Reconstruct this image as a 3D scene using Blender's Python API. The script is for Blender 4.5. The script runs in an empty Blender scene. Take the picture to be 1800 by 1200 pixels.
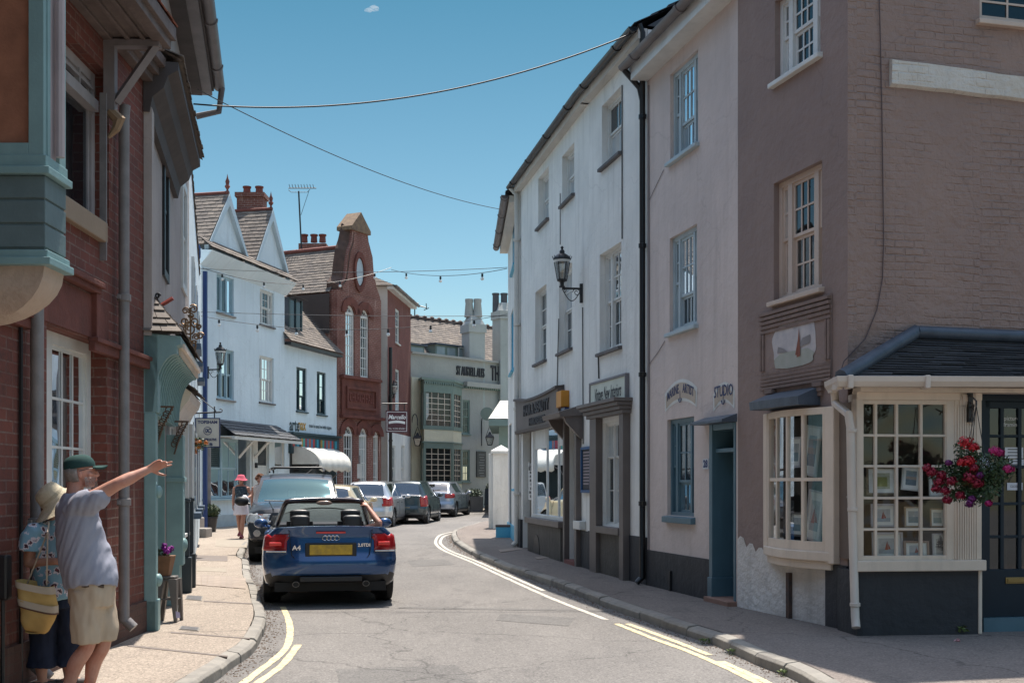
EXPO=0.74
import bpy,bmesh,math,random
from mathutils import Vector,Matrix,noise
R=math.radians
rnd=random.Random(7)
S=bpy.context.scene
COL=S.collection
F_,CX,HY,CH=2100.,900.,850.,1.6
def V(*a):return Vector(a)
def gz(Y):return 0.0 if Y<18 else min((Y-18)*.008,.42)
def P(px,py,Y):return V((px-CX)/F_*Y,Y,CH-(py-HY)/F_*Y)
def G(px,py,dz=0.):
 Y=15.
 for _ in range(30):Y=(CH-gz(Y)-dz)*F_/max(py-HY,1)
 return V((px-CX)/F_*Y,Y,gz(Y)+dz)
def nodes(name):
 m=bpy.data.materials.new(name);m.use_nodes=True
 nt=m.node_tree;b=nt.nodes['Principled BSDF']
 return m,nt,b
def lk(nt,a,b):nt.links.new(a,b)
def N(nt,t,**k):
 n=nt.nodes.new('ShaderNode'+t)
 for q,v in k.items():
  if q in n.inputs.keys()if hasattr(n.inputs,'keys')else False:n.inputs[q].default_value=v
  else:setattr(n,q,v)
 return n
def rgba(c):return(c[0],c[1],c[2],1)
def mixc(nt,fac,a,b,mode='MIX'):
 n=nt.nodes.new('ShaderNodeMix');n.data_type='RGBA';n.blend_type=mode
 for i,v in((0,fac),(6,a),(7,b)):
  if hasattr(v,'is_output'):lk(nt,v,n.inputs[i])
  elif i==0:n.inputs[0].default_value=v
  else:n.inputs[i].default_value=rgba(v)
 return n.outputs[2]
def noise_fac(nt,vec,scale,detail=4,lo=.35,hi=.65,rough=.6):
 t=nt.nodes.new('ShaderNodeTexNoise');t.inputs['Scale'].default_value=scale
 t.inputs['Detail'].default_value=detail;t.inputs['Roughness'].default_value=rough
 lk(nt,vec,t.inputs['Vector'])
 r=nt.nodes.new('ShaderNodeMapRange');r.inputs[1].default_value=lo;r.inputs[2].default_value=hi
 lk(nt,t.outputs['Fac'],r.inputs[0]);return r.outputs[0]
def scaled(nt,vec,s):
 m=nt.nodes.new('ShaderNodeMapping');m.inputs['Scale'].default_value=s;lk(nt,vec,m.inputs['Vector']);return m.outputs[0]
def bump(nt,b,h,dist,strength=1.,prev=None):
 n=nt.nodes.new('ShaderNodeBump');n.inputs['Distance'].default_value=dist;n.inputs['Strength'].default_value=strength
 lk(nt,h,n.inputs['Height'])
 if prev:lk(nt,prev,n.inputs['Normal'])
 lk(nt,n.outputs[0],b.inputs['Normal']);return n.outputs[0]
MC={}
def M(name,col,rough=.6,metal=0.,var=.15,vs=2.5,bmp=.002,bs=30,col2=None,lo=.35,hi=.7,streak=0.,spec=.5,coat=0.,isl=0.,iscol=None):
 if name in MC:return MC[name]
 m,nt,b=nodes(name)
 tc=nt.nodes.new('ShaderNodeTexCoord');vec=tc.outputs['Object']
 c2=col2 or tuple(x*(1-var)for x in col)
 c=mixc(nt,noise_fac(nt,vec,vs,6,lo,hi),col,c2)
 if streak:
  c=mixc(nt,noise_fac(nt,scaled(nt,vec,(7,7,.5)),1.,5,.5,.85),c,tuple(x*(1-streak)for x in col))
 if isl:
  gi=nt.nodes.new('ShaderNodeNewGeometry')
  r=nt.nodes.new('ShaderNodeMapRange');lk(nt,gi.outputs['Random Per Island'],r.inputs[0])
  r.inputs[3].default_value=0;r.inputs[4].default_value=isl
  c=mixc(nt,r.outputs[0],c,iscol or tuple(x*.3 for x in col))
 lk(nt,c,b.inputs['Base Color'])
 b.inputs['Roughness'].default_value=rough;b.inputs['Metallic'].default_value=metal
 b.inputs['Specular IOR Level'].default_value=spec
 if coat:b.inputs['Coat Weight'].default_value=coat;b.inputs['Coat Roughness'].default_value=.04
 if bmp:bump(nt,b,noise_fac(nt,vec,bs,5,0,1),bmp)
 MC[name]=m;return m
def brick_mat(name,c1,c2,mortar,bw=.225,bh=.075,bmp=.006,dirt=.35,ms=.008):
 m,nt,b=nodes(name)
 uv=nt.nodes.new('ShaderNodeUVMap');vec=uv.outputs[0]
 nz=nt.nodes.new('ShaderNodeTexNoise');nz.inputs['Scale'].default_value=1.3;lk(nt,vec,nz.inputs['Vector'])
 vm=nt.nodes.new('ShaderNodeVectorMath');vm.operation='MULTIPLY_ADD'
 lk(nt,nz.outputs['Color'],vm.inputs[0]);vm.inputs[1].default_value=(.012,.012,0);lk(nt,vec,vm.inputs[2])
 t=nt.nodes.new('ShaderNodeTexBrick');lk(nt,vm.outputs[0],t.inputs['Vector'])
 t.inputs['Scale'].default_value=1.;t.inputs['Brick Width'].default_value=bw;t.inputs['Row Height'].default_value=bh
 t.inputs['Mortar Size'].default_value=ms;t.inputs['Mortar Smooth'].default_value=.3;t.inputs['Bias'].default_value=-.1
 t.inputs['Color1'].default_value=rgba(c1);t.inputs['Color2'].default_value=rgba(c2);t.inputs['Mortar'].default_value=rgba(mortar)
 c=mixc(nt,noise_fac(nt,vec,1.1,6,.42,.72),t.outputs['Color'],tuple(x*(1-dirt)for x in c2))
 c=mixc(nt,noise_fac(nt,vec,22,3,.3,.75),c,tuple(x*.75 for x in c1),'MIX')
 c=mixc(nt,noise_fac(nt,scaled(nt,vec,(3,.35,1)),1.4,4,.62,.8),c,tuple(x*1.5 for x in mortar))
 lk(nt,c,b.inputs['Base Color']);b.inputs['Roughness'].default_value=.85
 inv=nt.nodes.new('ShaderNodeMath');inv.operation='SUBTRACT';inv.inputs[0].default_value=1;lk(nt,t.outputs['Fac'],inv.inputs[1])
 p=bump(nt,b,inv.outputs[0],bmp)
 bump(nt,b,noise_fac(nt,vec,60,4,0,1),.003,1,p)
 return m
def render_mat(name,col,col2=None,bmp=.006,bs=6.,rough=.85,brickish=0.,streak=.12,patch=None):
 """painted masonry / lime render: uneven, stained, hairline cracks"""
 m,nt,b=nodes(name)
 uv=nt.nodes.new('ShaderNodeUVMap');vec=uv.outputs[0]
 c=mixc(nt,noise_fac(nt,vec,.8,6,.35,.7),col,col2 or tuple(x*.86 for x in col))
 c=mixc(nt,noise_fac(nt,scaled(nt,vec,(5,.35,1)),1.,6,.5,.85),c,tuple(x*(1-streak*1.6)for x in col))
 c=mixc(nt,noise_fac(nt,vec,26,4,.6,.9),c,tuple(x*.75 for x in col))
 v=nt.nodes.new('ShaderNodeTexVoronoi');v.feature='DISTANCE_TO_EDGE';v.inputs['Scale'].default_value=.55
 nz=nt.nodes.new('ShaderNodeTexNoise');nz.inputs['Scale'].default_value=3;nz.inputs['Detail'].default_value=6;lk(nt,vec,nz.inputs['Vector'])
 vm=nt.nodes.new('ShaderNodeVectorMath');vm.operation='MULTIPLY_ADD';lk(nt,nz.outputs['Color'],vm.inputs[0]);vm.inputs[1].default_value=(.5,.5,0);lk(nt,vec,vm.inputs[2])
 lk(nt,vm.outputs[0],v.inputs['Vector'])
 cr=nt.nodes.new('ShaderNodeMapRange');lk(nt,v.outputs['Distance'],cr.inputs[0]);cr.inputs[1].default_value=0;cr.inputs[2].default_value=.006;cr.inputs[3].default_value=.22;cr.inputs[4].default_value=0
 c=mixc(nt,cr.outputs[0],c,tuple(x*.45 for x in col))
 lk(nt,c,b.inputs['Base Color']);b.inputs['Roughness'].default_value=rough;b.inputs['Specular IOR Level'].default_value=.3
 p=bump(nt,b,noise_fac(nt,vec,bs,5,0,1),bmp*3)
 p=bump(nt,b,noise_fac(nt,vec,90,3,0,1),.0015,1,p)
 if brickish:
  t=nt.nodes.new('ShaderNodeTexBrick');lk(nt,vm.outputs[0],t.inputs['Vector']);vm.inputs[1].default_value=(.07,.05,0)
  t.inputs['Scale'].default_value=1;t.inputs['Brick Width'].default_value=.23;t.inputs['Row Height'].default_value=.078
  t.inputs['Mortar Size'].default_value=.014;t.inputs['Mortar Smooth'].default_value=1.
  inv=nt.nodes.new('ShaderNodeMath');inv.operation='SUBTRACT';inv.inputs[0].default_value=1;lk(nt,t.outputs['Fac'],inv.inputs[1])
  q=nt.nodes.new('ShaderNodeMath');q.operation='MULTIPLY';lk(nt,inv.outputs[0],q.inputs[0])
  lk(nt,noise_fac(nt,vec,1.4,5,.42,.62),q.inputs[1])
  bump(nt,b,q.outputs[0],brickish,1,p)
 return m
def glass_mat(name,tint=(.75,.8,.8),refl=1.,wob=.004,wsc=2.2,dens=.25,base=(.02,.025,.03),gc=(.9,.95,1),gr=.015):
 m,nt,b=nodes(name);nt.nodes.remove(b)
 out=nt.nodes['Material Output']
 tr=nt.nodes.new('ShaderNodeBsdfTransparent');tr.inputs[0].default_value=rgba(tint)
 df=nt.nodes.new('ShaderNodeBsdfDiffuse');df.inputs[0].default_value=rgba(base)
 m1=nt.nodes.new('ShaderNodeMixShader');m1.inputs[0].default_value=dens
 lk(nt,tr.outputs[0],m1.inputs[1]);lk(nt,df.outputs[0],m1.inputs[2])
 gl=nt.nodes.new('ShaderNodeBsdfGlossy');gl.inputs['Roughness'].default_value=gr;gl.inputs[0].default_value=rgba(gc)
 fr=nt.nodes.new('ShaderNodeFresnel');fr.inputs[0].default_value=1.52
 mu=nt.nodes.new('ShaderNodeMath');mu.operation='MULTIPLY_ADD';mu.inputs[1].default_value=1.5*refl;mu.inputs[2].default_value=.05*refl;mu.use_clamp=True
 lk(nt,fr.outputs[0],mu.inputs[0])
 mx=nt.nodes.new('ShaderNodeMixShader');lk(nt,mu.outputs[0],mx.inputs[0]);lk(nt,m1.outputs[0],mx.inputs[1]);lk(nt,gl.outputs[0],mx.inputs[2])
 tc=nt.nodes.new('ShaderNodeTexCoord')
 bp=nt.nodes.new('ShaderNodeBump');bp.inputs['Distance'].default_value=wob
 lk(nt,noise_fac(nt,tc.outputs['Object'],wsc,1,0,1),bp.inputs['Height']);lk(nt,bp.outputs[0],gl.inputs['Normal'])
 lk(nt,mx.outputs[0],out.inputs[0]);return m
class MB:
 def __init__(s):s.v=[];s.f=[]
 def add(s,vs,fs):
  o=len(s.v);s.v+=[Vector(v)for v in vs];s.f+=[tuple(i+o for i in f)for f in fs];return s
 def poly(s,vs):return s.add(vs,[tuple(range(len(vs)))])
 def hexa(s,p):
  return s.add(p,[(0,3,2,1),(4,5,6,7),(0,1,5,4),(1,2,6,5),(2,3,7,6),(3,0,4,7)])
 def box(s,a,b,M_=None):
  x0,y0,z0=a;x1,y1,z1=b
  p=[V(x0,y0,z0),V(x1,y0,z0),V(x1,y1,z0),V(x0,y1,z0),V(x0,y0,z1),V(x1,y0,z1),V(x1,y1,z1),V(x0,y1,z1)]
  if M_:p=[M_@q for q in p]
  return s.hexa(p)
 def tube(s,path,r,n=8,cap=True):
  path=[Vector(p)for p in path];k=len(path);rr=r if hasattr(r,'__len__')else[r]*k
  rings=[];up=None
  for i,p in enumerate(path):
   t=(path[min(i+1,k-1)]-path[max(i-1,0)]).normalized()
   if up is None:up=V(0,0,1)if abs(t.z)<.9 else V(0,1,0)
   up=(up-t*up.dot(t)).normalized();w=t.cross(up)
   ri=rr[i];ra,rb=ri if hasattr(ri,'__len__')else(ri,ri)
   rings.append([p+up*math.cos(a)*ra+w*math.sin(a)*rb for a in[2*math.pi*j/n for j in range(n)]])
  return s.loft(rings,cap)
 def loft(s,rings,cap=True,close=True):
  n=len(rings[0]);vs=[q for r_ in rings for q in r_];fs=[]
  for i in range(len(rings)-1):
   for j in range(n if close else n-1):
    a=i*n+j;b_=i*n+(j+1)%n;fs.append((a,b_,b_+n,a+n))
  if cap:fs.append(tuple(range(n))[::-1]);fs.append(tuple(range((len(rings)-1)*n,len(rings)*n)))
  return s.add(vs,fs)
 def lathe(s,prof,c=(0,0,0),n=16,M_=None,axis='z'):
  rings=[]
  for r_,z in prof:
   ring=[]
   for j in range(n):
    a=2*math.pi*j/n;q=V(r_*math.cos(a),r_*math.sin(a),z)
    if axis=='y':q=V(q.x,q.z,q.y)
    if axis=='x':q=V(q.z,q.x,q.y)
    q=(M_@q)if M_ else q
    ring.append(q+Vector(c))
   rings.append(ring)
  return s.loft(rings)
 def prism(s,pts,off):
  n=len(pts);pts=[Vector(p)for p in pts];off=Vector(off);q=[p+off for p in pts]
  return s.add(pts+q,[tuple(range(n))[::-1],tuple(range(n,2*n))]+[(i,(i+1)%n,(i+1)%n+n,i+n)for i in range(n)])
 def merge(s,o,M_=None):return s.add([M_@v for v in o.v]if M_ else o.v,o.f)
 def blob(s,c,r_,n=10,m=7,M_=None,jit=0):
  c=Vector(c);r_=r_ if hasattr(r_,'__len__')else(r_,r_,r_);rings=[]
  for i in range(1,m):
   th=math.pi*i/m
   ring=[]
   for j in range(n):
    a=2*math.pi*j/n;q=V(r_[0]*math.sin(th)*math.cos(a),r_[1]*math.sin(th)*math.sin(a),-r_[2]*math.cos(th))
    if jit:q*=1+rnd.uniform(-jit,jit)
    ring.append((M_@q if M_ else q)+c)
   rings.append(ring)
  return s.loft(rings)
OFF={}
def setp(o,label=None,cat=None,group=None,kind=None):
 if label:o['label']=label
 if cat:o['category']=cat
 if group:o['group']=group
 if kind:o['kind']=kind
 return o
def thing(name,label,cat,loc=(0,0,0),group=None,rz=0,local=False):
 o=bpy.data.objects.new(name,None);COL.objects.link(o);o.location=loc;o.rotation_euler=(0,0,rz)
 o.empty_display_size=.2
 OFF[o.name]=V(0,0,0)if local else Vector(loc)
 return setp(o,label,cat,group)
def build(name,mb,mat,parent=None,smooth=0,bevel=0,frame=None,seg=2,label=None,rn=True,subd=0):
 off=OFF[parent.name]if parent else V(0,0,0)
 me=bpy.data.meshes.new(name)
 me.from_pydata([tuple(v-off)for v in mb.v],[],mb.f);me.update()
 if rn:
  bm=bmesh.new();bm.from_mesh(me)
  bmesh.ops.recalc_face_normals(bm,faces=bm.faces[:]);bm.to_mesh(me);bm.free()
 uvl=me.uv_layers.new(name='UVMap')
 d=frame.d3 if frame else V(1,0,0);n3=frame.n3 if frame else V(0,-1,0);A=frame.A3 if frame else V(0,0,0)
 co=[v.co+off-A for v in me.vertices]
 for p in me.polygons:
  nn=p.normal;an,ad,az=abs(nn.dot(n3)),abs(nn.dot(d)),abs(nn.z)
  for li in p.loop_indices:
   q=co[me.loops[li].vertex_index]
   if az>.75:uv=(q.dot(d),q.dot(n3))
   elif ad>an:uv=(q.dot(n3),q.z)
   else:uv=(q.dot(d),q.z)
   uvl.data[li].uv=uv
 if smooth:
  me.shade_smooth()if hasattr(me,'shade_smooth')else None
  me.set_sharp_from_angle(angle=R(smooth))
 o=bpy.data.objects.new(name,me);COL.objects.link(o)
 for mm in(mat if isinstance(mat,(list,tuple))else[mat]):me.materials.append(mm)
 if parent:o.parent=parent;OFF[o.name]=off
 else:OFF[o.name]=V(0,0,0)
 if bevel:
  b=o.modifiers.new('b','BEVEL');b.width=bevel;b.segments=seg;b.limit_method='ANGLE';b.angle_limit=R(40)
 if subd:
  b=o.modifiers.new('s','SUBSURF');b.levels=subd;b.render_levels=subd
 if label:o['label']=label
 return o
def struct(name,mb,mat,**k):
 o=build(name,mb,mat,**k);o['kind']='structure';return o
def bake(o):
 """apply modifiers without operators"""
 dg=bpy.context.evaluated_depsgraph_get();me=bpy.data.meshes.new_from_object(o.evaluated_get(dg))
 o.modifiers.clear();o.data=me;return o
def copy_tree(o,parent=None):
 c=o.copy();COL.objects.link(c)
 if parent:c.parent=parent
 for ch in[x for x in COL.objects if x.parent==o]:copy_tree(ch,c)
 return c
class Fac:
 def __init__(s,A,B):
  s.A=V(A[0],A[1]);s.B=V(B[0],B[1]);s.L=(s.B-s.A).length;s.d=(s.B-s.A)/s.L;s.n=V(s.d.y,-s.d.x)
  s.d3=V(s.d.x,s.d.y,0);s.n3=V(s.n.x,s.n.y,0);s.A3=V(s.A.x,s.A.y,0)
 def pt(s,u,z,o=0.):return s.A3+s.d3*u+s.n3*o+V(0,0,z)
 def hit(s,px,py,o=0.):
  rx=(px-CX)/F_;a=s.A+s.n*o
  det=rx*(-s.d.y)+s.d.x
  t=(a.x*(-s.d.y)+s.d.x*a.y)/det
  u=(V(rx*t,t)-a).dot(s.d)
  return u,CH-(py-HY)/F_*t
 def rect(s,xl,xr,yt,yb,xref=None,o=0.):
  u0=s.hit(xl,0,o)[0];u1=s.hit(xr,0,o)[0];xref=xr if xref is None else xref
  return[u0,u1,s.hit(xref,yb,o)[1],s.hit(xref,yt,o)[1]]
 def box(s,mb,u0,u1,z0,z1,o0,o1):
  p=[s.pt(u,z,o)for z in(z0,z1)for u,o in((u0,o1),(u1,o1),(u1,o0),(u0,o0))]
  mb.hexa(p);return mb
 def mat4(s,u,z,o=0.):
  m=Matrix.Identity(4);q=s.pt(u,z,o)
  for i in range(3):m[i][0]=s.d3[i];m[i][1]=(0,0,1)[i];m[i][2]=s.n3[i];m[i][3]=q[i]
  return m
def rz_off(f,u0,z0):return f
def text_mb(txt,size,M4,ext=.004,sx=1.,align='CENTER',bold=0.,shear=0.,arc=0.):
 cu=bpy.data.curves.new('t','FONT');cu.body=txt;cu.size=size;cu.align_x=align;cu.align_y='CENTER'
 cu.extrude=ext;cu.offset=bold;cu.shear=shear;cu.resolution_u=2
 o=bpy.data.objects.new('t',cu);COL.objects.link(o)
 dg=bpy.context.evaluated_depsgraph_get();dg.update();me=o.evaluated_get(dg).to_mesh()
 mb=MB();vs=[]
 for v in me.vertices:
  x,y,z=v.co;x*=sx
  if arc:y-=x*x*arc
  vs.append(M4@V(x,y,z))
 mb.add(vs,[tuple(p.vertices)for p in me.polygons])
 o.evaluated_get(dg).to_mesh_clear();bpy.data.objects.remove(o);bpy.data.curves.remove(cu)
 return mb
def wall_mb(F,u0,u1,z0,z1,holes,rd=.12,mb=None,top=None):
 """front wall with real openings and reveals; holes = (u0,u1,z0,z1[,'arch'])"""
 mb=mb or MB()
 us=sorted({u0,u1}|{h[0]for h in holes}|{h[1]for h in holes});zs=sorted({z0,z1}|{h[2]for h in holes}|{h[3]for h in holes})
 us=[u for u in us if u0-1e-6<=u<=u1+1e-6];zs=[z for z in zs if z0-1e-6<=z<=z1+1e-6]
 for i in range(len(us)-1):
  for j in range(len(zs)-1):
   cu,cz=(us[i]+us[i+1])/2,(zs[j]+zs[j+1])/2
   if any(h[0]<cu<h[1]and h[2]<cz<h[3]for h in holes):continue
   mb.poly([F.pt(us[i],zs[j]),F.pt(us[i+1],zs[j]),F.pt(us[i+1],zs[j+1]),F.pt(us[i],zs[j+1])])
 for h in holes:
  a,b,c,d=h[:4]
  if len(h)>4:
   r_=(b-a)/2;cx_=(a+b)/2;rise=h[5]if len(h)>5 else r_;k=12
   arc=[(cx_-r_*math.cos(math.pi*t/k),d-rise+rise*math.sin(math.pi*t/k))for t in range(k+1)]
   for t in range(k):
    p,q=arc[t],arc[t+1]
    mb.poly([F.pt(*p),F.pt(*q),F.pt(q[0],d),F.pt(p[0],d)])
    mb.poly([F.pt(*p),F.pt(*q),F.pt(q[0],q[1],-rd),F.pt(p[0],p[1],-rd)])
   hz=d-rise
  else:
   hz=d;mb.poly([F.pt(a,d),F.pt(b,d),F.pt(b,d,-rd),F.pt(a,d,-rd)])
  mb.poly([F.pt(a,c),F.pt(a,hz),F.pt(a,hz,-rd),F.pt(a,c,-rd)])
  mb.poly([F.pt(b,c),F.pt(b,hz),F.pt(b,hz,-rd),F.pt(b,c,-rd)])
  mb.poly([F.pt(a,c),F.pt(b,c),F.pt(b,c,-rd),F.pt(a,c,-rd)])
 return mb
def shell_mb(F,u0,u1,z0,z1,depth,mb=None,o=-.005,ends=(1,1)):
 """side and back walls behind a front"""
 mb=mb or MB()
 if ends[0]:mb.poly([F.pt(u0,z0,o),F.pt(u0,z1,o),F.pt(u0,z1,-depth),F.pt(u0,z0,-depth)])
 if ends[1]:mb.poly([F.pt(u1,z0,o),F.pt(u1,z1,o),F.pt(u1,z1,-depth),F.pt(u1,z0,-depth)])
 mb.poly([F.pt(u0,z0,-depth),F.pt(u1,z0,-depth),F.pt(u1,z1,-depth),F.pt(u0,z1,-depth)])
 return mb
GLASS=glass_mat('old window glass',wob=.006)
GLASS_UP=glass_mat('upstairs window glass',(.6,.66,.68),.7,.005,2.0,.4)
GLASS_SHOP=glass_mat('shop window glass',(.9,.93,.93),.6,.004,1.6,.05)
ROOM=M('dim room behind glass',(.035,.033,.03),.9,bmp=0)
CURT=M('pale net curtain',(.5,.5,.47),.9,var=.3,vs=9,bmp=.004,bs=12)
BLIND=M('white louvre shutter slats',(.6,.6,.56),.6,bmp=0)
def window(F,house,r_,fm,lights=((1,3,2,2),),rd=.1,sill=None,curtain='sides',glass=None,fw=.06,bar=.022,mull=.07,archr=None,silldrop=.07,siltout=.07,midrail=True,room=.5,label=None,proud=0.,shutter=False,sf=.035):
 a,b,c,d=r_[:4];mb=MB();f=F
 o0,o1=-rd,-rd+.05+proud
 f.box(mb,a,a+fw,c,d,o0,o1);f.box(mb,b-fw,b,c,d,o0,o1);f.box(mb,a+fw,b-fw,d-fw,d,o0,o1-.002);f.box(mb,a+fw,b-fw,c,c+fw*.8,o0,o1-.002)
 W=(b-a-2*fw-mull*(len(lights)-1));tot=sum(l[0]for l in lights);x=a+fw
 sm=MB();gm=MB()
 for i,(wf,nx,nt_,nb)in enumerate(lights):
  w=W*wf/tot;x1=x+w;z0,z1=c+fw*.8,d-fw
  zm=z0+(z1-z0)*(nb/(nt_+nb)if(nt_+nb)else .5)if midrail else z1
  for(s0,s1,ny,oo)in(((zm,z1,nt_,o1-.022),(z0,zm,nb,o1-.045))if midrail else((z0,z1,nt_,o1-.022),)):
   q0=oo-.02
   f.box(sm,x,x+sf,s0,s1,q0,oo);f.box(sm,x1-sf,x1,s0,s1,q0,oo)
   f.box(sm,x+sf,x1-sf,s1-sf,s1,q0,oo-.001);f.box(sm,x+sf,x1-sf,s0,s0+sf,q0,oo-.001)
   for k in range(1,nx):u=x+sf+(w-2*sf)*k/nx;f.box(sm,u-bar/2,u+bar/2,s0+sf,s1-sf,oo-.012,oo-.003)
   for k in range(1,ny):z=s0+sf+(s1-s0-2*sf)*k/ny;f.box(sm,x+sf,x1-sf,z-bar/2,z+bar/2,oo-.0115,oo-.0035)
   gm.poly([f.pt(x+sf/2,s0+sf/2,q0+.004),f.pt(x1-sf/2,s0+sf/2,q0+.004),f.pt(x1-sf/2,s1-sf/2,q0+.004),f.pt(x+sf/2,s1-sf/2,q0+.004)])
  if i<len(lights)-1:f.box(mb,x1,x1+mull,c+fw*.8,d-fw,o0+.001,o1-.004)
  x=x1+mull
 w_=build('window',mb,fm,house,frame=F,label=label)
 build('sash',sm,fm,w_,frame=F);build('pane',gm,glass or GLASS_UP,w_,frame=F)
 rm=MB();oi=-rd-.012
 for q in(((a,c),(b,c),(b,d),(a,d)),):rm.poly([f.pt(u,z,oi-room)for u,z in q])
 for(u_,z_),(u2,z2)in(((a,c),(b,c)),((b,c),(b,d)),((b,d),(a,d)),((a,d),(a,c))):rm.poly([f.pt(u_,z_,oi),f.pt(u2,z2,oi),f.pt(u2,z2,oi-room),f.pt(u_,z_,oi-room)])
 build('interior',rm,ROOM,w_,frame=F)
 if curtain:
  cm=MB();L=b-a
  spans={'sides':((a+.03,a+L*.27),(b-L*.25,b-.03)),'left':((a+.03,a+L*.4),),'full':((a+.03,b-.03),),'half':((a+.03,b-.03),),'top':((a+.03,b-.03),)}[curtain]
  zt=c+(d-c)*(.5 if curtain=='half' else 1)-.02;zb=c+.03 if curtain!='top' else d-(d-c)*.35
  for s0,s1 in spans:
   k=max(6,int((s1-s0)/.03));top=[];bot=[]
   for t in range(k+1):
    u=s0+(s1-s0)*t/k;oo=oi-.07+.015*math.sin(t*1.9)+rnd.uniform(-.004,.004);top.append(f.pt(u,zt,oo));bot.append(f.pt(u,zb,oo+rnd.uniform(-.01,.01)))
   cm.loft([bot,top],False,False)
  build('curtain',cm,CURT,w_,smooth=60,frame=F)
 if shutter:
  cm=MB();z=c+.08
  while z<d-.08:
   p=[f.pt(a+.03,z,oi-.03),f.pt(b-.03,z,oi-.03),f.pt(b-.03,z+.05,oi-.06),f.pt(a+.03,z+.05,oi-.06)];cm.poly(p);z+=.06
  build('shutter_slats',cm,BLIND,w_,frame=F)
 if sill:
  s_=MB();p=[f.pt(u,z,o)for(z,o)in((c-silldrop,siltout),(c-silldrop,-rd+.004),(c+.004,-rd+.004),(c-.018,siltout))for u in(a-.05,b+.05)]
  s_.add(p,[(0,1,3,2),(2,3,5,4),(4,5,7,6),(6,7,1,0),(0,2,4,6),(1,7,5,3)])
  build('sill',s_,sill,w_,frame=F,bevel=.008)
 return w_
def slates(mb,p00,p10,p11,p01,course=.2,w=.25,th=.012,jit=.012,lift=.03,skip=0.):
 """rows of real slates; p00->p10 eave, p01->p11 ridge"""
 p00,p10,p11,p01=map(Vector,(p00,p10,p11,p01))
 nrm=(p10-p00).cross(p01-p00)
 if nrm.length<1e-6:nrm=(p10-p00).cross(p11-p00)
 nrm.normalize()
 if nrm.z<0:nrm=-nrm
 H=max((p01-p00).length,(p11-p10).length);n=max(2,int(H/course))
 for i in range(n):
  t0,t1=i/n,min(1.,(i+1.35)/n)
  a0,b0=p00.lerp(p01,t0),p10.lerp(p11,t0);a1,b1=p00.lerp(p01,t1),p10.lerp(p11,t1)
  L=(b0-a0).length;L1=(b1-a1).length
  if L<.04:continue
  k=max(1,round(L/w));offs=.5*(i%2)
  e=[0.]+[(j+offs)/k for j in range(0 if offs else 1,k)]+[1.]
  for j in range(len(e)-1):
   if e[j+1]-e[j]<.02/k:continue
   g=.0035/L
   h=lift*rnd.uniform(.7,1.25)*.5;s_=rnd.uniform(-jit,jit)
   u0,u1=e[j]+g,e[j+1]-g
   da=(a1-a0).normalized()*s_ if(a1-a0).length>0 else V(0,0,0)
   A_=a0.lerp(b0,u0)+da+nrm*(h+th);B_=a0.lerp(b0,u1)+da*rnd.uniform(.5,1.2)+nrm*(h+th);C_=a1.lerp(b1,u1)+nrm*th*.3;D_=a1.lerp(b1,u0)+nrm*th*.3
   d_=nrm*th
   mb.add([A_,B_,C_,D_,A_-d_,B_-d_,C_-d_,D_-d_],[(0,1,2,3),(0,4,5,1),(1,5,6,2),(3,7,4,0)])
 mb.poly([p00-nrm*.02,p10-nrm*.02,p11-nrm*.02,p01-nrm*.02]);return mb
m_pink=render_mat('pale pink render',(.64,.545,.50),(.52,.45,.42),streak=.17)
m_brown=render_mat('mauve brown render',(.29,.215,.188),(.235,.175,.157),streak=.1,bmp=.008)
m_brown2=render_mat('brown painted brickwork',(.31,.22,.185),(.26,.185,.16),streak=.08,brickish=.011,bmp=.016)
m_white=render_mat('white render',(.78,.77,.73),(.64,.64,.61),streak=.2)
m_white2=render_mat('pale blue white render',(.66,.75,.79),(.57,.66,.70),streak=.14)
m_offwhite=render_mat('off white limewash',(.60,.57,.52),(.5,.48,.44),streak=.16)
m_patch=render_mat('bare lime undercoat',(.74,.71,.67),(.46,.42,.39),streak=.3,bs=9,bmp=.012)
m_grey=render_mat('grey painted render',(.37,.36,.335),(.32,.31,.29),streak=.08)
m_cream=render_mat('cream render',(.70,.64,.48),streak=.1)
m_greyw=render_mat('pale grey chimney render',(.42,.43,.41),streak=.15)
m_plinth=render_mat('black plinth paint',(.035,.037,.042),(.05,.05,.055),streak=.2,rough=.6)
m_plinthg=render_mat('grimy stall riser paint',(.10,.09,.08),(.04,.037,.035),streak=.35,rough=.6)
m_wpaint=M('white window paint',(.68,.68,.65),.45,bs=60,bmp=.0015,var=.18,streak=.2)
m_cpaint=M('cream shop paint',(.72,.60,.49),.5,bs=50,bmp=.003,var=.12,streak=.25)
m_cpaint2=M('cream window paint',(.58,.46,.38),.5,bs=50,bmp=.002,var=.15,streak=.2)
m_bpaint=M('pale blue window paint',(.33,.47,.53),.45,bs=60,bmp=.0015,var=.2,streak=.15)
m_bpaint2=M('grey blue window paint',(.42,.50,.53),.45,bs=60,bmp=.0015,var=.2,streak=.15)
m_dblue=M('slate blue door paint',(.085,.165,.21),.4,bs=50,bmp=.0015,var=.2,streak=.2)
m_navy=M('dark navy door paint',(.010,.022,.036),.4,bs=50,bmp=.001,var=.2,spec=.25)
m_taupe=M('taupe shopfront paint',(.15,.125,.115),.5,bs=60,bmp=.002,var=.22,streak=.2)
m_black=M('black ironwork',(.016,.016,.018),.45,bs=80,bmp=.001,var=.3)
m_blackpl=M('black rainwater pipe',(.012,.012,.014),.3,bmp=0,var=.2)
m_sky=M('bright blue paint',(.10,.42,.60),.5,var=.1,streak=.1)
m_lead=M('weathered lead sheet',(.11,.14,.18),.45,metal=.3,var=.35,vs=5,bs=12,bmp=.006)
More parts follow.
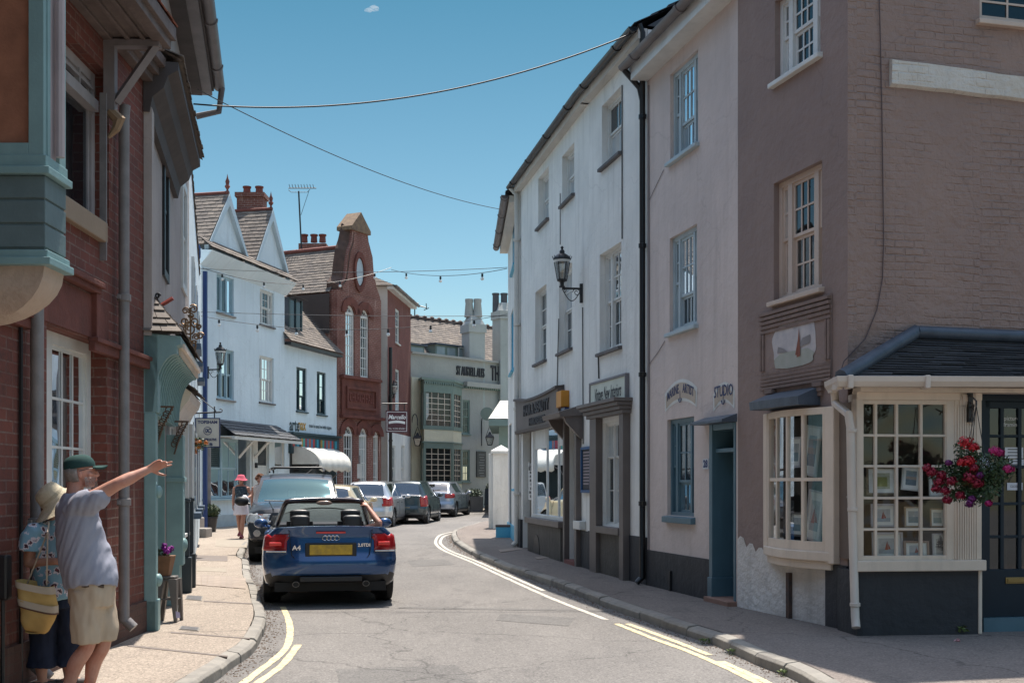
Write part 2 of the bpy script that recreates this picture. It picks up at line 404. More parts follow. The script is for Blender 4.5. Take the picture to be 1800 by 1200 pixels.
m_leadk=M('dark lead sheet',(.07,.09,.12),.5,metal=.2,var=.35,vs=5,bs=12,bmp=.006)
m_slate=M('dark roof slate',(.075,.078,.085),.55,var=.35,vs=7,bs=35,bmp=.004,isl=.7,iscol=(.035,.04,.05))
m_slatew=M('sun bleached brown slate',(.25,.205,.165),.8,col2=(.12,.10,.09),vs=2.2,bs=30,bmp=.006,isl=.8,iscol=(.10,.085,.075),streak=.4)
m_gutter=M('grey cast gutter',(.17,.15,.15),.5,var=.35,streak=.2,bs=30)
m_cgut=M('cream plastic gutter',(.62,.54,.47),.35,var=.12,bmp=0)
m_stone=M('pale stone sill',(.30,.27,.24),.8,var=.35,bs=30,bmp=.006)
m_sillg=M('grey slate sill',(.13,.12,.12),.7,var=.3,bs=30,bmp=.004)
m_terra=M('red terracotta',(.19,.055,.04),.75,var=.35,vs=4,bs=30,bmp=.004)
m_text=M('dark lettering paint',(.03,.03,.035),.6,bmp=0)
m_textn=M('navy lettering paint',(.03,.045,.13),.6,bmp=0)
m_textw=M('white lettering',(.8,.8,.78),.6,bmp=0)
m_brass=M('tarnished brass',(.25,.19,.09),.35,metal=1,var=.4)
m_bricka=brick_mat('dark red brickwork',(.20,.055,.036),(.085,.032,.026),(.235,.17,.14),dirt=.4,ms=.0085,bw=.24,bh=.086)
m_brickb=brick_mat('old orange red brickwork',(.23,.08,.058),(.17,.06,.045),(.42,.32,.27),dirt=.35,ms=.012)
m_brickc=brick_mat('deep red brickwork',(.21,.06,.045),(.14,.042,.034),(.26,.17,.14),dirt=.3)
m_rubbed=M('carved red brick dressing',(.17,.052,.036),.85,var=.45,vs=3,bs=25,bmp=.008,streak=.4)
PAVE=.11
brC=(3.42,12.17);brA=(2.741,14.5);pkA=(1.998,17.63);whM=(1.326,20.63);whA=(.167,27.03);enA=(-.11,33.)
FBR=Fac(brA,brC);FPK=Fac(pkA,brA);FWN=Fac(whM,pkA);FWF=Fac(whA,whM);FEN=Fac(enA,whA)
sdx=V(1,.26).normalized()
FSD=Fac(brC,(brC[0]+sdx.x*7,brC[1]+sdx.y*7))
def ew(r):return r
def hip_roof(name,house,F,u0,u1,z,depth,rise,mat,over=.18,o=.0,back=True,course=.25):
 mb=MB();e=over
 a,b=F.pt(u0-.02,z,e),F.pt(u1+.02,z,e);c,d=F.pt(u1+.02,z+rise,-depth/2),F.pt(u0-.02,z+rise,-depth/2)
 slates(mb,a,b,c,d,course=course)
 mb.poly([F.pt(u0-.02,z,-depth-e),F.pt(u1+.02,z,-depth-e),c,d])
 mb.poly([F.pt(u0,z,0),F.pt(u0,z,-depth),F.pt(u0,z+rise,-depth/2)]);mb.poly([F.pt(u1,z,0),F.pt(u1,z,-depth),F.pt(u1,z+rise,-depth/2)])
 return build(name,mb,mat,house)
def gutter(F,house,u0,u1,z,o,mat,r=.065,joints=True,fascia=None):
 mb=MB();n=8;prof=[(math.cos(math.pi+math.pi*t/n)*r,math.sin(math.pi+math.pi*t/n)*r)for t in range(n+1)]
 for inner in(0,1):
  k=1-.13*inner;mb.loft([[F.pt(u,z+q*k,o+p*k)for p,q in prof]for u in(u0,u1)],True,False)
 u=u0+.5
 while joints and u<u1:
  mb.loft([[F.pt(uu,z+q*1.18,o+p*1.18)for p,q in prof]for uu in(u-.035,u+.035)],True,False);u+=1.8
 g=build('gutter',mb,mat,house,smooth=50)
 if fascia:
  fm=MB();F.box(fm,u0,u1,z-.16,z-.01,.0,o-r-.01);build('eaves_board',fm,fascia,house)
 return g
def downpipe(name,label,F,u,z0,z1,o,mat,r=.045,parent=None,group=None,shoe=True,hopper=False,bends=None):
 t=thing(name,label,'drainpipe',F.pt(u,z0,o),group)if parent is None else parent
 mb=MB();path=[F.pt(u,z0+.1,o),F.pt(u,z1,o)]
 if shoe:path=[F.pt(u,z0+.03,o+.09),F.pt(u,z0+.09,o+.03)]+path
 if bends:path+=[F.pt(*q)for q in bends]
 mb.tube(path,r,12);build('pipe',mb,mat,t,smooth=40)
 cm=MB();z=z0+1.2
 while z<z1-.2:
  cm.lathe([(r,-.035),(r*1.3,-.03),(r*1.3,.03),(r,.035)],F.pt(u,z,o),12);F.box(cm,u-r*1.9,u+r*1.9,z-.02,z+.02,o-r*.7,o-r*.2);z+=1.9
 if cm.v:build('collar',cm,mat,t,smooth=40)
 if hopper:
  h=MB();h.lathe([(r,0),(r*1.6,.06),(r*2.1,.16),(r*2.1,.2)],F.pt(u,z1,o),4);build('hopper',h,mat,t)
 return t
ch=thing('corner_house','mauve brown rendered corner house with a cream shop bay','house',(3.0,13.4,PAVE))
H_BR=9.0
w_top=FBR.rect(1362,1442,-60,92,1442);w_mid=FBR.rect(1360,1445,281,503,1445)
w_bow=FBR.rect(1366,1452,722,968,1452)
mb=wall_mb(FBR,0,FBR.L,PAVE-.3,H_BR,[w_top,w_mid,w_bow],.14)
build('front_wall',mb,m_brown,ch,frame=FBR)
w_sd=FSD.rect(1722,1840,-100,42,1800)
LSD=FSD.L
sd_open=[FSD.hit(1506,0)[0],FSD.hit(1838,0)[0],PAVE,2.62]
mb=wall_mb(FSD,0,LSD,PAVE-.3,H_BR,[w_sd,sd_open],.14)
build('side_wall',mb,m_brown2,ch,frame=FSD)
mb=MB();a=FBR.pt(0,0,0);q=FSD.pt(LSD,0,0);k=FBR.pt(0,0,-6.5)
for p_,q_ in((a,k),(k,q)):
 mb.poly([p_+V(0,0,-.2),q_+V(0,0,-.2),q_+V(0,0,H_BR),p_+V(0,0,H_BR)])
build('back_wall',mb,m_brown,ch)
mb=MB();top=(a+q+FBR.pt(FBR.L,0,0)+k)/4+V(0,0,H_BR+1.8)
cs=[a+FBR.n3*.2,V(brC[0],brC[1],0)+FBR.n3*.2+FSD.n3*.2,q+FSD.n3*.2,k]
for i in range(4):slates(mb,cs[i]+V(0,0,H_BR),cs[(i+1)%4]+V(0,0,H_BR),top+V(.01,0,0),top,course=.4,w=.5)
build('roof',mb,m_slate,ch)
TRI=((.42,1,2,2),(1.5,3,2,2),(.42,1,2,2))
window(FBR,ch,w_top,m_wpaint,TRI,.12,m_wpaint,None,midrail=True,mull=.09,label='white sash window below the eaves')
window(FBR,ch,w_mid,m_cpaint2,TRI,.12,m_cpaint2,'sides',mull=.09,label='cream three part sash window')
window(FSD,ch,w_sd,m_cpaint2,((1,2,2,2),),.1,m_cpaint2,None,mull=.08)
mb=MB();u1=FBR.hit(1453,0)[0]
pts=[(0,PAVE-.2)];zt=FBR.hit(1300,950)[1]
top=[(0,zt+.02)];n=26
for i in range(1,n+1):
 u=u1*i/n;zz=zt+.02-.13*min(1,u/.6)+.05*noise.noise(V(u*5,3,0))+(.05 if i%3 else-.03)
 zz=min(zz,FBR.hit(1400,985)[1]+.02 if u>FBR.hit(1358,0)[0]else 9);top.append((u,zz))
mb.poly([FBR.pt(u,z,.006)for u,z in[(0,PAVE-.2),(u1,PAVE-.2)]+top[::-1]])
build('bare_patch',mb,m_patch,ch,frame=FBR,label='patch of unpainted pale render')
zpl=FBR.hit(1470,992)[1]
mb=MB();FBR.box(mb,u1+.004,FBR.L+.01,PAVE-.2,zpl,0,.02);build('plinth',mb,m_plinth,ch,frame=FBR)
mb=MB();ub=FBR.hit(1391,0)[0];FBR.box(mb,ub-.035,ub+.035,FBR.hit(1391,1089)[1],FBR.hit(1391,1006)[1],.008,.05);build('iron_strap',mb,M('rusty iron strap',(.05,.045,.045),.7,var=.5,col2=(.12,.06,.04),vs=9),ch)
bw=FBR.rect(1358,1464,716,985,1452);a_,b_,c_,d_=bw
def bow_o(t,amp=.13):return .03+amp*math.sin(math.pi*t)
wb=MB();K=10
def bowpt(t,z,e=0.):return FBR.pt(a_+(b_-a_)*t,z,bow_o(t)+e)
def strip(mb_,t0,t1,z0,z1,e0,e1,k=None):
 k=k or max(1,int(abs(t1-t0)*K+.5));rings=[]
 for i in range(k+1):
  t=t0+(t1-t0)*i/k;rings.append([bowpt(t,z0,e0),bowpt(t,z0,e1),bowpt(t,z1,e1),bowpt(t,z1,e0)])
 mb_.loft(rings)
strip(wb,0,1,c_+.1,c_+.2,-.05,.03,K);strip(wb,0,1,d_-.07,d_,-.05,.03,K)
for t in(0,.95):strip(wb,t,t+.05,c_+.2,d_-.07,-.06,.035)
bow=build('bow_window',wb,m_cpaint,ch,smooth=40)
wb=MB()
for t in(.17,.28,.5,.72,.83)[:]:
 if t in(.5,):strip(wb,t-.013,t+.013,c_+.2,d_-.07,-.02,.02)
 elif t in(.28,.72):strip(wb,t-.015,t+.015,c_+.2,d_-.07,-.02,.02)
zmid=FBR.hit(1452,842)[1];strip(wb,.05,.95,zmid-.018,zmid+.018,-.02,.022,K)
build('sash',wb,m_cpaint,bow)
wb=MB()
for i in range(K):wb.poly([bowpt(.05+.9*i/K,c_+.2),bowpt(.05+.9*(i+1)/K,c_+.2),bowpt(.05+.9*(i+1)/K,d_-.07),bowpt(.05+.9*i/K,d_-.07)])
build('pane',wb,glass_mat('bow window glass',(.9,.93,.93),.3,.004,1.6,.01),bow)
wb=MB();strip(wb,-.06,1.06,c_,c_+.1,-.2,.07,14);strip(wb,-.03,1.03,c_-.09,c_,-.2,.03,14);build('sill',wb,m_cpaint,bow,bevel=.01)
wb=MB();FBR.box(wb,b_-.02,b_+.14,c_-.02,d_,0,.08);FBR.box(wb,a_-.1,a_,c_,d_,0,.07);build('pilaster',wb,m_cpaint,bow,bevel=.01)
wb=MB()
for t in(0,1):
 pass
mb=MB();r_=MB()
p=[(a_,c_+.1),(b_,c_+.1),(b_,d_),(a_,d_)]
r_.poly([FBR.pt(u,z,-.75)for u,z in p])
for(u_,z_),(u2,z2)in zip(p,p[1:]+p[:1]):r_.poly([FBR.pt(u_,z_,-.1),FBR.pt(u2,z2,-.1),FBR.pt(u2,z2,-.75),FBR.pt(u_,z_,-.75)])
build('interior',r_,M('shop back wall',(.10,.085,.07),.9,bmp=0),bow)
hd=MB();u0,z0=FBR.hit(1354,722);u1_,_=FBR.hit(1442,0);zt=FBR.hit(1440,696)[1]
rings=[]
for i in range(9):
 t=i/8;u=u0+(u1_-u0)*t;o_=.26+.03*math.sin(math.pi*t)
 rings.append([FBR.pt(u,z0+.0,.0),FBR.pt(u,z0-.0,o_),FBR.pt(u,z0+.09,o_+.01),FBR.pt(u,z0+.2,.0)])
hd.loft(rings);build('lead_hood',hd,m_lead,ch)
pr=FBR.rect(1341,1463,515,668,1462);a1,b1,c1,d1=pr
pl=MB();FBR.box(pl,a1,b1,c1,d1,.002,.02)
plq=build('picture_panel',pl,m_brown,ch,frame=FBR)
fr=MB()
for i in range(5):
 h=.035;FBR.box(fr,a1-.01,b1+.01,d1-.26+i*.05,d1-.26+i*.05+h,.02,.035+.007*i);FBR.box(fr,a1-.01,b1+.01,c1+i*.042,c1+i*.042+.03,.02,.04-.004*i)
for s0 in(a1,b1-.085):
 FBR.box(fr,s0,s0+.03,c1+.22,d1-.27,.02,.045);FBR.box(fr,s0+.045,s0+.085,c1+.22,d1-.27,.02,.04)
for s0 in(a1+.15,b1-.3):
 for k,(w2,h2)in enumerate(((.09,.04),(.07,.05),(.05,.05))):FBR.box(fr,s0+.075-w2,s0+.075+w2,c1-.05*(k+1),c1-.05*k-.004,0,.06-.012*k)
build('moulded_frame',fr,M('brown moulding',(.235,.165,.14),.8,var=.3,vs=8),plq,bevel=.004)
cu,cz=(a1+b1)/2,(c1+d1)/2-.02
def blobpoly(F,cu,cz,w,h,o,seed,k=44,j=.09):
 return[F.pt(cu+w*math.copysign(abs(math.cos(a))**.6,math.cos(a))*(1+j*noise.noise(V(math.cos(a)*2.5,math.sin(a)*2.5,seed))),cz+h*math.copysign(abs(math.sin(a))**.7,math.sin(a))*(1+j*2*noise.noise(V(math.cos(a)*3,math.sin(a)*3,seed+5))),o)for a in[2*math.pi*i/k for i in range(k)]]
ps=MB().poly(blobpoly(FBR,cu,cz+.04,.47,.24,.024,1));build('painted_sky',ps,M('painted cloudy sky',(.52,.48,.47),.8,col2=(.38,.36,.38),vs=6,bmp=0),plq)
ps=MB();q=[v for v in blobpoly(FBR,cu,cz-.14,.43,.09,.028,2)];ps.poly(q);build('painted_sea',ps,M('painted green sea',(.33,.34,.29),.8,col2=(.38,.38,.34),vs=9,bmp=0),plq)
ps=MB();ps.poly([FBR.pt(cu+.1,cz-.03,.031),FBR.pt(cu+.35,cz+.0,.031),FBR.pt(cu+.36,cz+.09,.031),FBR.pt(cu+.2,cz+.07,.031)]);ps.poly([FBR.pt(cu-.36,cz-.04,.031),FBR.pt(cu-.12,cz-.05,.031),FBR.pt(cu-.22,cz+.0,.031),FBR.pt(cu-.34,cz+.03,.031)])
build('painted_hills',ps,M('painted slate hills',(.25,.23,.23),.8,bmp=0),plq)
ps=MB();ps.poly([FBR.pt(cu+.08,cz-.13,.035),FBR.pt(cu+.16,cz-.12,.035),FBR.pt(cu+.13,cz+.2,.035)]);ps.poly([FBR.pt(cu+.05,cz-.1,.035),FBR.pt(cu+.1,cz-.11,.035),FBR.pt(cu+.115,cz+.08,.035)])
build('painted_sail',ps,M('painted russet sail',(.25,.09,.06),.8,bmp=0),plq)
bm_=MB();n=24;rings=[]
ua,ub=FSD.hit(1563,0)[0],FSD.hit(1863,0)[0]
for i in range(n+1):
 u=ua+(ub-ua)*i/n;zb_=FSD.hit(1563,152)[1]+.01*noise.noise(V(u*3,0,0))-.02*(u-ua);zt_=FSD.hit(1563,104)[1]+.012*noise.noise(V(u*2.5,4,0))-.03*(u-ua)
 o_=.05+.012*noise.noise(V(u*2,9,0));rings.append([FSD.pt(u,zb_,0),FSD.pt(u,zb_+.02,o_),FSD.pt(u,zt_-.02,o_+.01),FSD.pt(u,zt_,0)])
bm_.loft(rings);build('white_beam',bm_,render_mat('flaking white beam',(.62,.60,.56),(.5,.45,.38),bmp=.02,bs=5,brickish=.01),ch,frame=FSD,label='white painted band across the side wall')
cm=MB();cm.tube([FSD.pt(*FSD.hit(x,y),.015)for x,y in((1543,-40),(1546,60),(1549,200),(1552,420),(1550,490),(1540,545),(1520,595),(1482,635),(1471,672))],.006,5)
build('cable',cm,M('mauve painted cable',(.10,.07,.07),.7,bmp=0),ch)
Yb=11.72
FB=Fac(((1506-900)/F_*Yb,Yb),((1726-900)/F_*11.86,11.86))
FB0=Fac((brC[0]-.0,brC[1]-.02),(FB.A.x,FB.A.y))
dorA=V(FB.B.x,FB.B.y);FD=Fac((dorA.x+.02,dorA.y+.22),(dorA.x+1.3,dorA.y+.42))
rz_=PAVE
zs0=FB.hit(1600,1003)[1];zs1=FB.hit(1600,984)[1]
bay=MB();FB.box(bay,0,FB.L,PAVE-.2,zs0,-.5,0);
bayo=build('shop_bay',bay,m_plinth,ch,frame=FB,label='black stall riser under the cream bay window')
wr=FB.rect(1515,1678,703,985,1600)
cs_=MB();zt=FB.hit(1600,690)[1]
FB.box(cs_,0,wr[0],zs1,zt,-.12,.0);FB.box(cs_,wr[1],FB.L,zs1,zt,-.12,.0);FB.box(cs_,0,FB.L,wr[3],zt+.02,-.12,.012)
build('casing',cs_,m_cpaint,bayo,bevel=.008)
fl=MB();u0,u1=FB.hit(1682,0)[0],FB.hit(1719,0)[0]
zz0=FB.hit(1700,985)[1];zz1=FB.hit(1700,712)[1]
for i in range(9):uu=u0+(u1-u0)*(i+.5)/9;FB.box(fl,uu-.008,uu+.008,zz0,zz1,.0,.012)
for k,s_ in enumerate((.085,.055,.025)):
 c0=(u0+u1)/2;cz2=FB.hit(1700,702)[1];FB.box(fl,c0-s_,c0+s_,cz2-s_*.85,cz2+s_*.85,0,.012+.01*k)
build('fluted_pilaster',fl,m_cpaint,bayo)
zz=MB();FB.box(zz,-.02,FB.L+.02,zs0,zs1,-.1,.06);FB.box(zz,FB.L-.04,FB.L,PAVE,zs0,-.1,.012);build('sill',zz,m_cpaint,bayo,bevel=.01)
a2,b2,c2,d2=wr;sm=MB();gm=MB()
rowy=[703,765,819,875,930,985];rz2=[FB.hit(1600,y)[1]for y in rowy]
colx=[1515,1540,1577,1619,1665];cu2=[FB.hit(x,0)[0]for x in(1517,1541,1578,1621,1665)]
for u in cu2:FB.box(sm,u-.014,u+.014,c2,d2,-.06,-.015)
for z in rz2[1:-1]:FB.box(sm,a2,b2-.06,z-.012,z+.012,-.058,-.018)
FB.box(sm,a2-.002,b2-.06,c2-.0,c2+.05,-.07,-.01);FB.box(sm,a2-.002,b2-.06,d2-.04,d2,-.07,-.01);FB.box(sm,b2-.08,b2+.002,c2,d2,-.07,-.008)
build('glazing_bars',sm,m_cpaint,bayo,bevel=.004)
gm.poly([FB.pt(a2,c2,-.045),FB.pt(b2,c2,-.045),FB.pt(b2,d2,-.045),FB.pt(a2,d2,-.045)]);build('pane',gm,glass_mat('bay window glass',(.9,.92,.92),.4,.01,2.5,.01),bayo)
ri=MB();dp=.9
p=[(a2,c2),(b2,c2),(b2,d2),(a2,d2)];ri.poly([FB.pt(u,z,-dp)for u,z in p])
for(u_,z_),(u2,z2)in zip(p,p[1:]+p[:1]):ri.poly([FB.pt(u_,z_,-.1),FB.pt(u2,z2,-.1),FB.pt(u2,z2,-dp),FB.pt(u_,z_,-dp)])
build('interior',ri,M('gallery interior',(.16,.12,.095),.9,bmp=0),bayo)
ce=MB();L0=FB0.L
FB0.box(ce,0,L0,zs1,zt,-.06,0);build('end_panel',ce,m_cpaint,bayo)
ce=MB();FB0.box(ce,0,L0,PAVE-.2,zs1,-.06,-.002);build('end_riser',ce,m_plinth,bayo)
picmats={}
def picture(F,xl,xr,yt,yb,o,art,col=(.35,.3,.25),mount=(.8,.8,.75),lab='',tilt=0.,lean=.06):
 a_,b_,c_,d_=F.rect(xl,xr,yt,yb,(xl+xr)/2,o)
 t=thing('framed_picture',lab,'picture',F.pt((a_+b_)/2,c_,o),'framed pictures in the gallery windows')
 m_=F.mat4((a_+b_)/2,(c_+d_)/2,o)@Matrix.Rotation(tilt,4,'Z')@Matrix.Rotation(-lean,4,'X');w,h=(b_-a_)/2,(d_-c_)/2
 f=MB();e=min(.022,w*.16)
 f.box((-w,-h,0),(w,-h+e,.02),m_);f.box((-w,h-e,0),(w,h,.02),m_);f.box((-w,-h+e,0),(-w+e,h-e,.02),m_);f.box((w-e,-h+e,0),(w,h-e,.02),m_)
 build('frame',f,M('picture frame %.2f'%col[0],col,.5,bmp=0),t)
 build('mount',MB().box((-w+e,-h+e,0),(w-e,h-e,.008),m_),M('picture mount %.2f'%mount[0],mount,.8,bmp=0),t)
 iw,ih=(w-e)*.66,(h-e)*.66;z=.009
 def q(x0,y0,x1,y1,c,k):build('image',MB().poly([m_@V(x,y,z+.001*k)for x,y in((x0,y0),(x1,y0),(x1,y1),(x0,y1))]),M('watercolour %.2f %.2f %.2f'%c,c,.8,col2=tuple(x*.7 for x in c),vs=14,bmp=0),t)
 def sail(x,y,s,c):
  build('image',MB().add([m_@V(x-s*.5,y,z+.004),m_@V(x+.1*s,y,z+.004),m_@V(x,y+s*1.6,z+.004),m_@V(x+s*.15,y+.1*s,z+.004),m_@V(x+s*.6,y+.1*s,z+.004),m_@V(x+.15*s,y+s*1.1,z+.004)],[(0,1,2),(3,4,5)]),M('watercolour sail %.2f'%c[0],c,.8,bmp=0),t)
 if art=='sea':q(-iw,-ih,iw,0,(.22,.31,.34),0);q(-iw,0,iw,ih,(.45,.48,.48),0);sail(.1*iw,0,ih*.3,(.6,.6,.58))
 if art=='yacht':q(-iw,-ih,iw,-.4*ih,(.35,.42,.46),0);q(-iw,-.4*ih,iw,ih,(.52,.54,.55),0);sail(0,-.5*ih,ih*.75,(.33,.06,.04))
 if art=='sunset':q(-iw,-ih,iw,-.2*ih,(.20,.26,.30),0);q(-iw,-.2*ih,iw,.2*ih,(.46,.38,.32),0);q(-iw,.2*ih,iw,ih,(.34,.42,.47),0)
 if art=='tree':q(-iw,-ih,iw,ih,(.48,.50,.38),0);q(-.6*iw,-.7*ih,.7*iw,.5*ih,(.32,.33,.12),1)
 if art=='ship':
  q(-iw,-ih,iw,ih,(.55,.52,.47),0)
  s=MB();rr=random.Random(3)
  for k in range(26):
   x,y=rr.gauss(0,iw*.25),rr.uniform(-.6,.7)*ih;s.box((x,y,z+.002),(x+.004,y+rr.uniform(.02,.07),z+.004),m_);s.box((x-.03,y,z+.002),(x+.03,y+.004,z+.004),m_)
  build('image',s,m_text,t)
 return t
PL=[(1522,1575,820,870,-.25,'tree',(.2,.15,.1),'framed watercolour of a leafy tree at the left of the shop bay'),(1584,1618,818,862,-.12,'sunset',(.6,.58,.54),'white framed sunset seascape propped up on a small easel'),(1632,1660,828,872,-.2,'sea',(.6,.55,.5),'pale framed picture half behind the red flowers of the basket'),(1530,1574,885,926,-.3,'yacht',(.5,.48,.5),'white framed picture of one tall red sailed boat, middle shelf'),(1589,1620,890,926,-.25,'sea',(.45,.33,.22),'wood framed grey seascape, middle shelf of the shop bay'),(1634,1660,893,926,-.2,'sea',(.3,.18,.1),'narrow brown framed seascape, middle shelf of the shop bay at the right'),(1532,1586,935,983,-.35,'yacht',(.5,.42,.33),'large pale watercolour of a red boat on the bottom shelf'),(1588,1632,950,983,-.15,'yacht',(.28,.18,.12),'brown framed picture of red sails low in the shop bay'),(1638,1669,937,983,-.2,'ship',(.5,.43,.33),'pen drawing of a rigged ship in the bottom corner of the shop bay')]
for x0,x1,y0,y1,o_,art,c_,lb in PL:picture(FB,x0,x1,y0,y1,-.07+o_*.25,art,c_,lab=lb,tilt=(-.1 if 'easel' in lb else 0))
mb=MB()
for y in(872,928):z=FB.hit(1600,y)[1];FB.box(mb,a2,b2,z-.02,z,-.4,-.15)
build('shelf',mb,M('pale shelf',(.4,.36,.3),.7,bmp=0),bayo)
PB=[(1388,1410,768,822,.02,'sea',(.5,.45,.38),'cream framed seascape at the back of the bow window, upper left'),(1416,1441,748,836,.06,'sunset',(.6,.55,.45),'tall pale framed picture leaning in the top of the bow window'),(1390,1414,900,942,.02,'sea',(.15,.12,.1),'dark framed seascape low in the bow window'),(1420,1447,862,950,.06,'yacht',(.5,.42,.3),'tall wooden framed yacht picture leaning in the bottom of the bow window')]
for x0,x1,y0,y1,o_,art,c_,lb in PB:picture(FBR,x0,x1,y0,y1,o_-.07,art,c_,lab=lb,tilt=(-.12 if 'tall' in lb else 0))
zr0=FB.hit(1600,668,.2)[1];zr1=2.95
e0=V(*FB.pt(-.22,zr0,.16));e1=FB.pt(FB.L+1.6,zr0,.16)
ridge0=FSD.pt(FSD.hit(1608,0)[0],0,.01);ridge0.z=FSD.hit(1608,592)[1];ridge1=FSD.pt(FSD.L*.9,0,.01);ridge1.z=ridge0.z-.03
wl=V(*FBR.pt(FBR.L-.0,zr0,.12))
mb=MB();slates(mb,e0,e1,ridge1,ridge0,course=.2,w=.4,lift=.03)
slates(mb,wl,e0,ridge0+V(.005,0,0),ridge0,course=.2,w=.34,lift=.03)
br=build('bay_roof',mb,m_slate,ch,label='dark slate lean-to roof over the shop bay')
mb=MB();mb.tube([e0+V(0,0,.03),ridge0+V(0,-.02,.05)],(.075),8);mb.tube([ridge0+V(0,-.04,.04),ridge1+V(0,-.05,.04)],.07,8);build('lead_flashing',mb,m_leadk,br,smooth=50)
mb=MB();r_=.06
def half_gutter(mb_,path):
 rings=[]
 for i,p_ in enumerate(path):
  t=(path[min(i+1,len(path)-1)]-path[max(i-1,0)]).normalized();sd=t.cross(V(0,0,1)).normalized()
  rings.append([p_+sd*.065*c+V(0,0,s)for c,s in((-1,.05),(-1,-.01),(-.7,-.05),(.5,-.05),(1,-.0),(1.08,.05))])
 mb_.loft(rings,True,True)
gp=[wl+FBR.n3*.05+V(-.02,0,-.02),e0+V(-.03,-.05,-.02),FB.pt(FB.L*.5,zr0-.015,.22),e1+V(0,-.06,-.0)]
half_gutter(mb,gp)
gu=build('gutter',mb,m_cgut,br,bevel=.004)
mb=MB()
for t_ in(.2,.75):
 p_=gp[0].lerp(gp[1],t_);mb.box(tuple(p_-V(.03,.085,.07)),tuple(p_+V(.03,.085,.06)))
for t_ in(.1,.95):p_=gp[1].lerp(gp[2],t_);mb.box(tuple(p_-V(.025,.085,.07)),tuple(p_+V(.025,.085,.06)))
build('gutter_clip',mb,m_cgut,gu,bevel=.01)
mb=MB();fb=[FB.pt(-.02,zr0-.13,.1),FB.pt(FB.L+1.6,zr0-.13,.1)]
FB.box(mb,-.0,FB.L+1.6,zt-.0,zr0-.06,-.1,.1);build('fascia_board',mb,m_cpaint,br)
mb=MB();p0=gp[0]+V(.03,-.02,-.05);q0=V(*FB.pt(-.06,0,.02))
mb.tube([p0,p0+V(.01,0,-.12),V(q0.x-.03,q0.y,2.28),V(q0.x-.01,q0.y,2.15),V(q0.x,q0.y,1.5),V(q0.x+.035,q0.y,.3),V(q0.x+.03,q0.y-.05,.2)],.042,12)
for z in(2.12,1.35,.42):mb.lathe([(.042,-.02),(.052,-.015),(.052,.015),(.042,.02)],(q0.x+(.0 if z>1.4 else .01 if z>1 else .033),q0.y,z),12)
build('waste_pipe',mb,m_cgut,bayo,smooth=45)
zd1=FD.hit(1760,705)[1];u0=FD.hit(1730,0)[0]
dm=MB();w=FD.L
FD.box(dm,u0-.12,u0,PAVE,zd1,-.1,.03);FD.box(dm,u0-.12,w,zd1,zd1+.12,-.1,.03)
dr=build('shop_door',dm,m_navy,ch,frame=FD,label='dark navy glazed shop door')
dm=MB();l0,l1=u0+.01,u0+.86;zb0=PAVE+.14
zg0=FD.hit(1760,1000)[1]
rails=[zb0+.0,zg0]
FD.box(dm,l0,l1,zb0,zg0,-.06,-.01);FD.box(dm,l0,l0+.06,zg0,zd1,-.06,-.01);FD.box(dm,l1-.06,l1,zg0,zd1,-.06,-.01);FD.box(dm,l0,l1,zd1-.07,zd1,-.06,-.01)
for y in(766,820,885,943):z=FD.hit(1760,y)[1];FD.box(dm,l0+.06,l1-.06,z-.015,z+.015,-.055,-.015)
for x in(1763,):u=FD.hit(x,0)[0];FD.box(dm,u-.02,u+.02,zg0,zd1,-.055,-.012)
u=FD.hit(1763,0)[0]+(FD.hit(1763,0)[0]-l0);FD.box(dm,u-.02,u+.02,zg0,zd1,-.055,-.012)
build('door_leaf',dm,m_navy,dr,frame=FD,bevel=.005)
dm=MB();FD.box(dm,l0-.05,l1+.1,PAVE,zb0,-.1,.06);build('threshold',dm,m_dblue,dr)
dm=MB();dm.poly([FD.pt(l0,zg0,-.035),FD.pt(l1,zg0,-.035),FD.pt(l1,zd1,-.035),FD.pt(l0,zd1,-.035)]);build('pane',dm,GLASS_SHOP,dr)
dm=MB();p=[(l0-.1,PAVE),(l1+.3,PAVE),(l1+.3,zd1),(l0-.1,zd1)];dm.poly([FD.pt(u,z,-1.5)for u,z in p])
for(u_,z_),(u2,z2)in zip(p,p[1:]+p[:1]):dm.poly([FD.pt(u_,z_,-.1),FD.pt(u2,z2,-.1),FD.pt(u2,z2,-1.5),FD.pt(u_,z_,-1.5)])
build('interior',dm,MC['gallery interior'],dr)
dm=MB();u=FD.hit(1768,0)[0];z=FD.hit(1780,1020)[1];FD.box(dm,u,u+.24,z-.03,z+.035,-.01,.0);FD.box(dm,u+.02,u+.22,z-.018,z+.022,0,.006);build('letter_plate',dm,m_brass,dr,bevel=.004)
tx=text_mb('picture',.062,FD.mat4(FD.hit(1781,0)[0],FD.hit(1781,735)[1],-.03),.001,.95);tx.merge(text_mb('framing',.062,FD.mat4(FD.hit(1781,0)[0],FD.hit(1781,746)[1],-.03),.001,.95));build('lettering',tx,m_textw,dr)
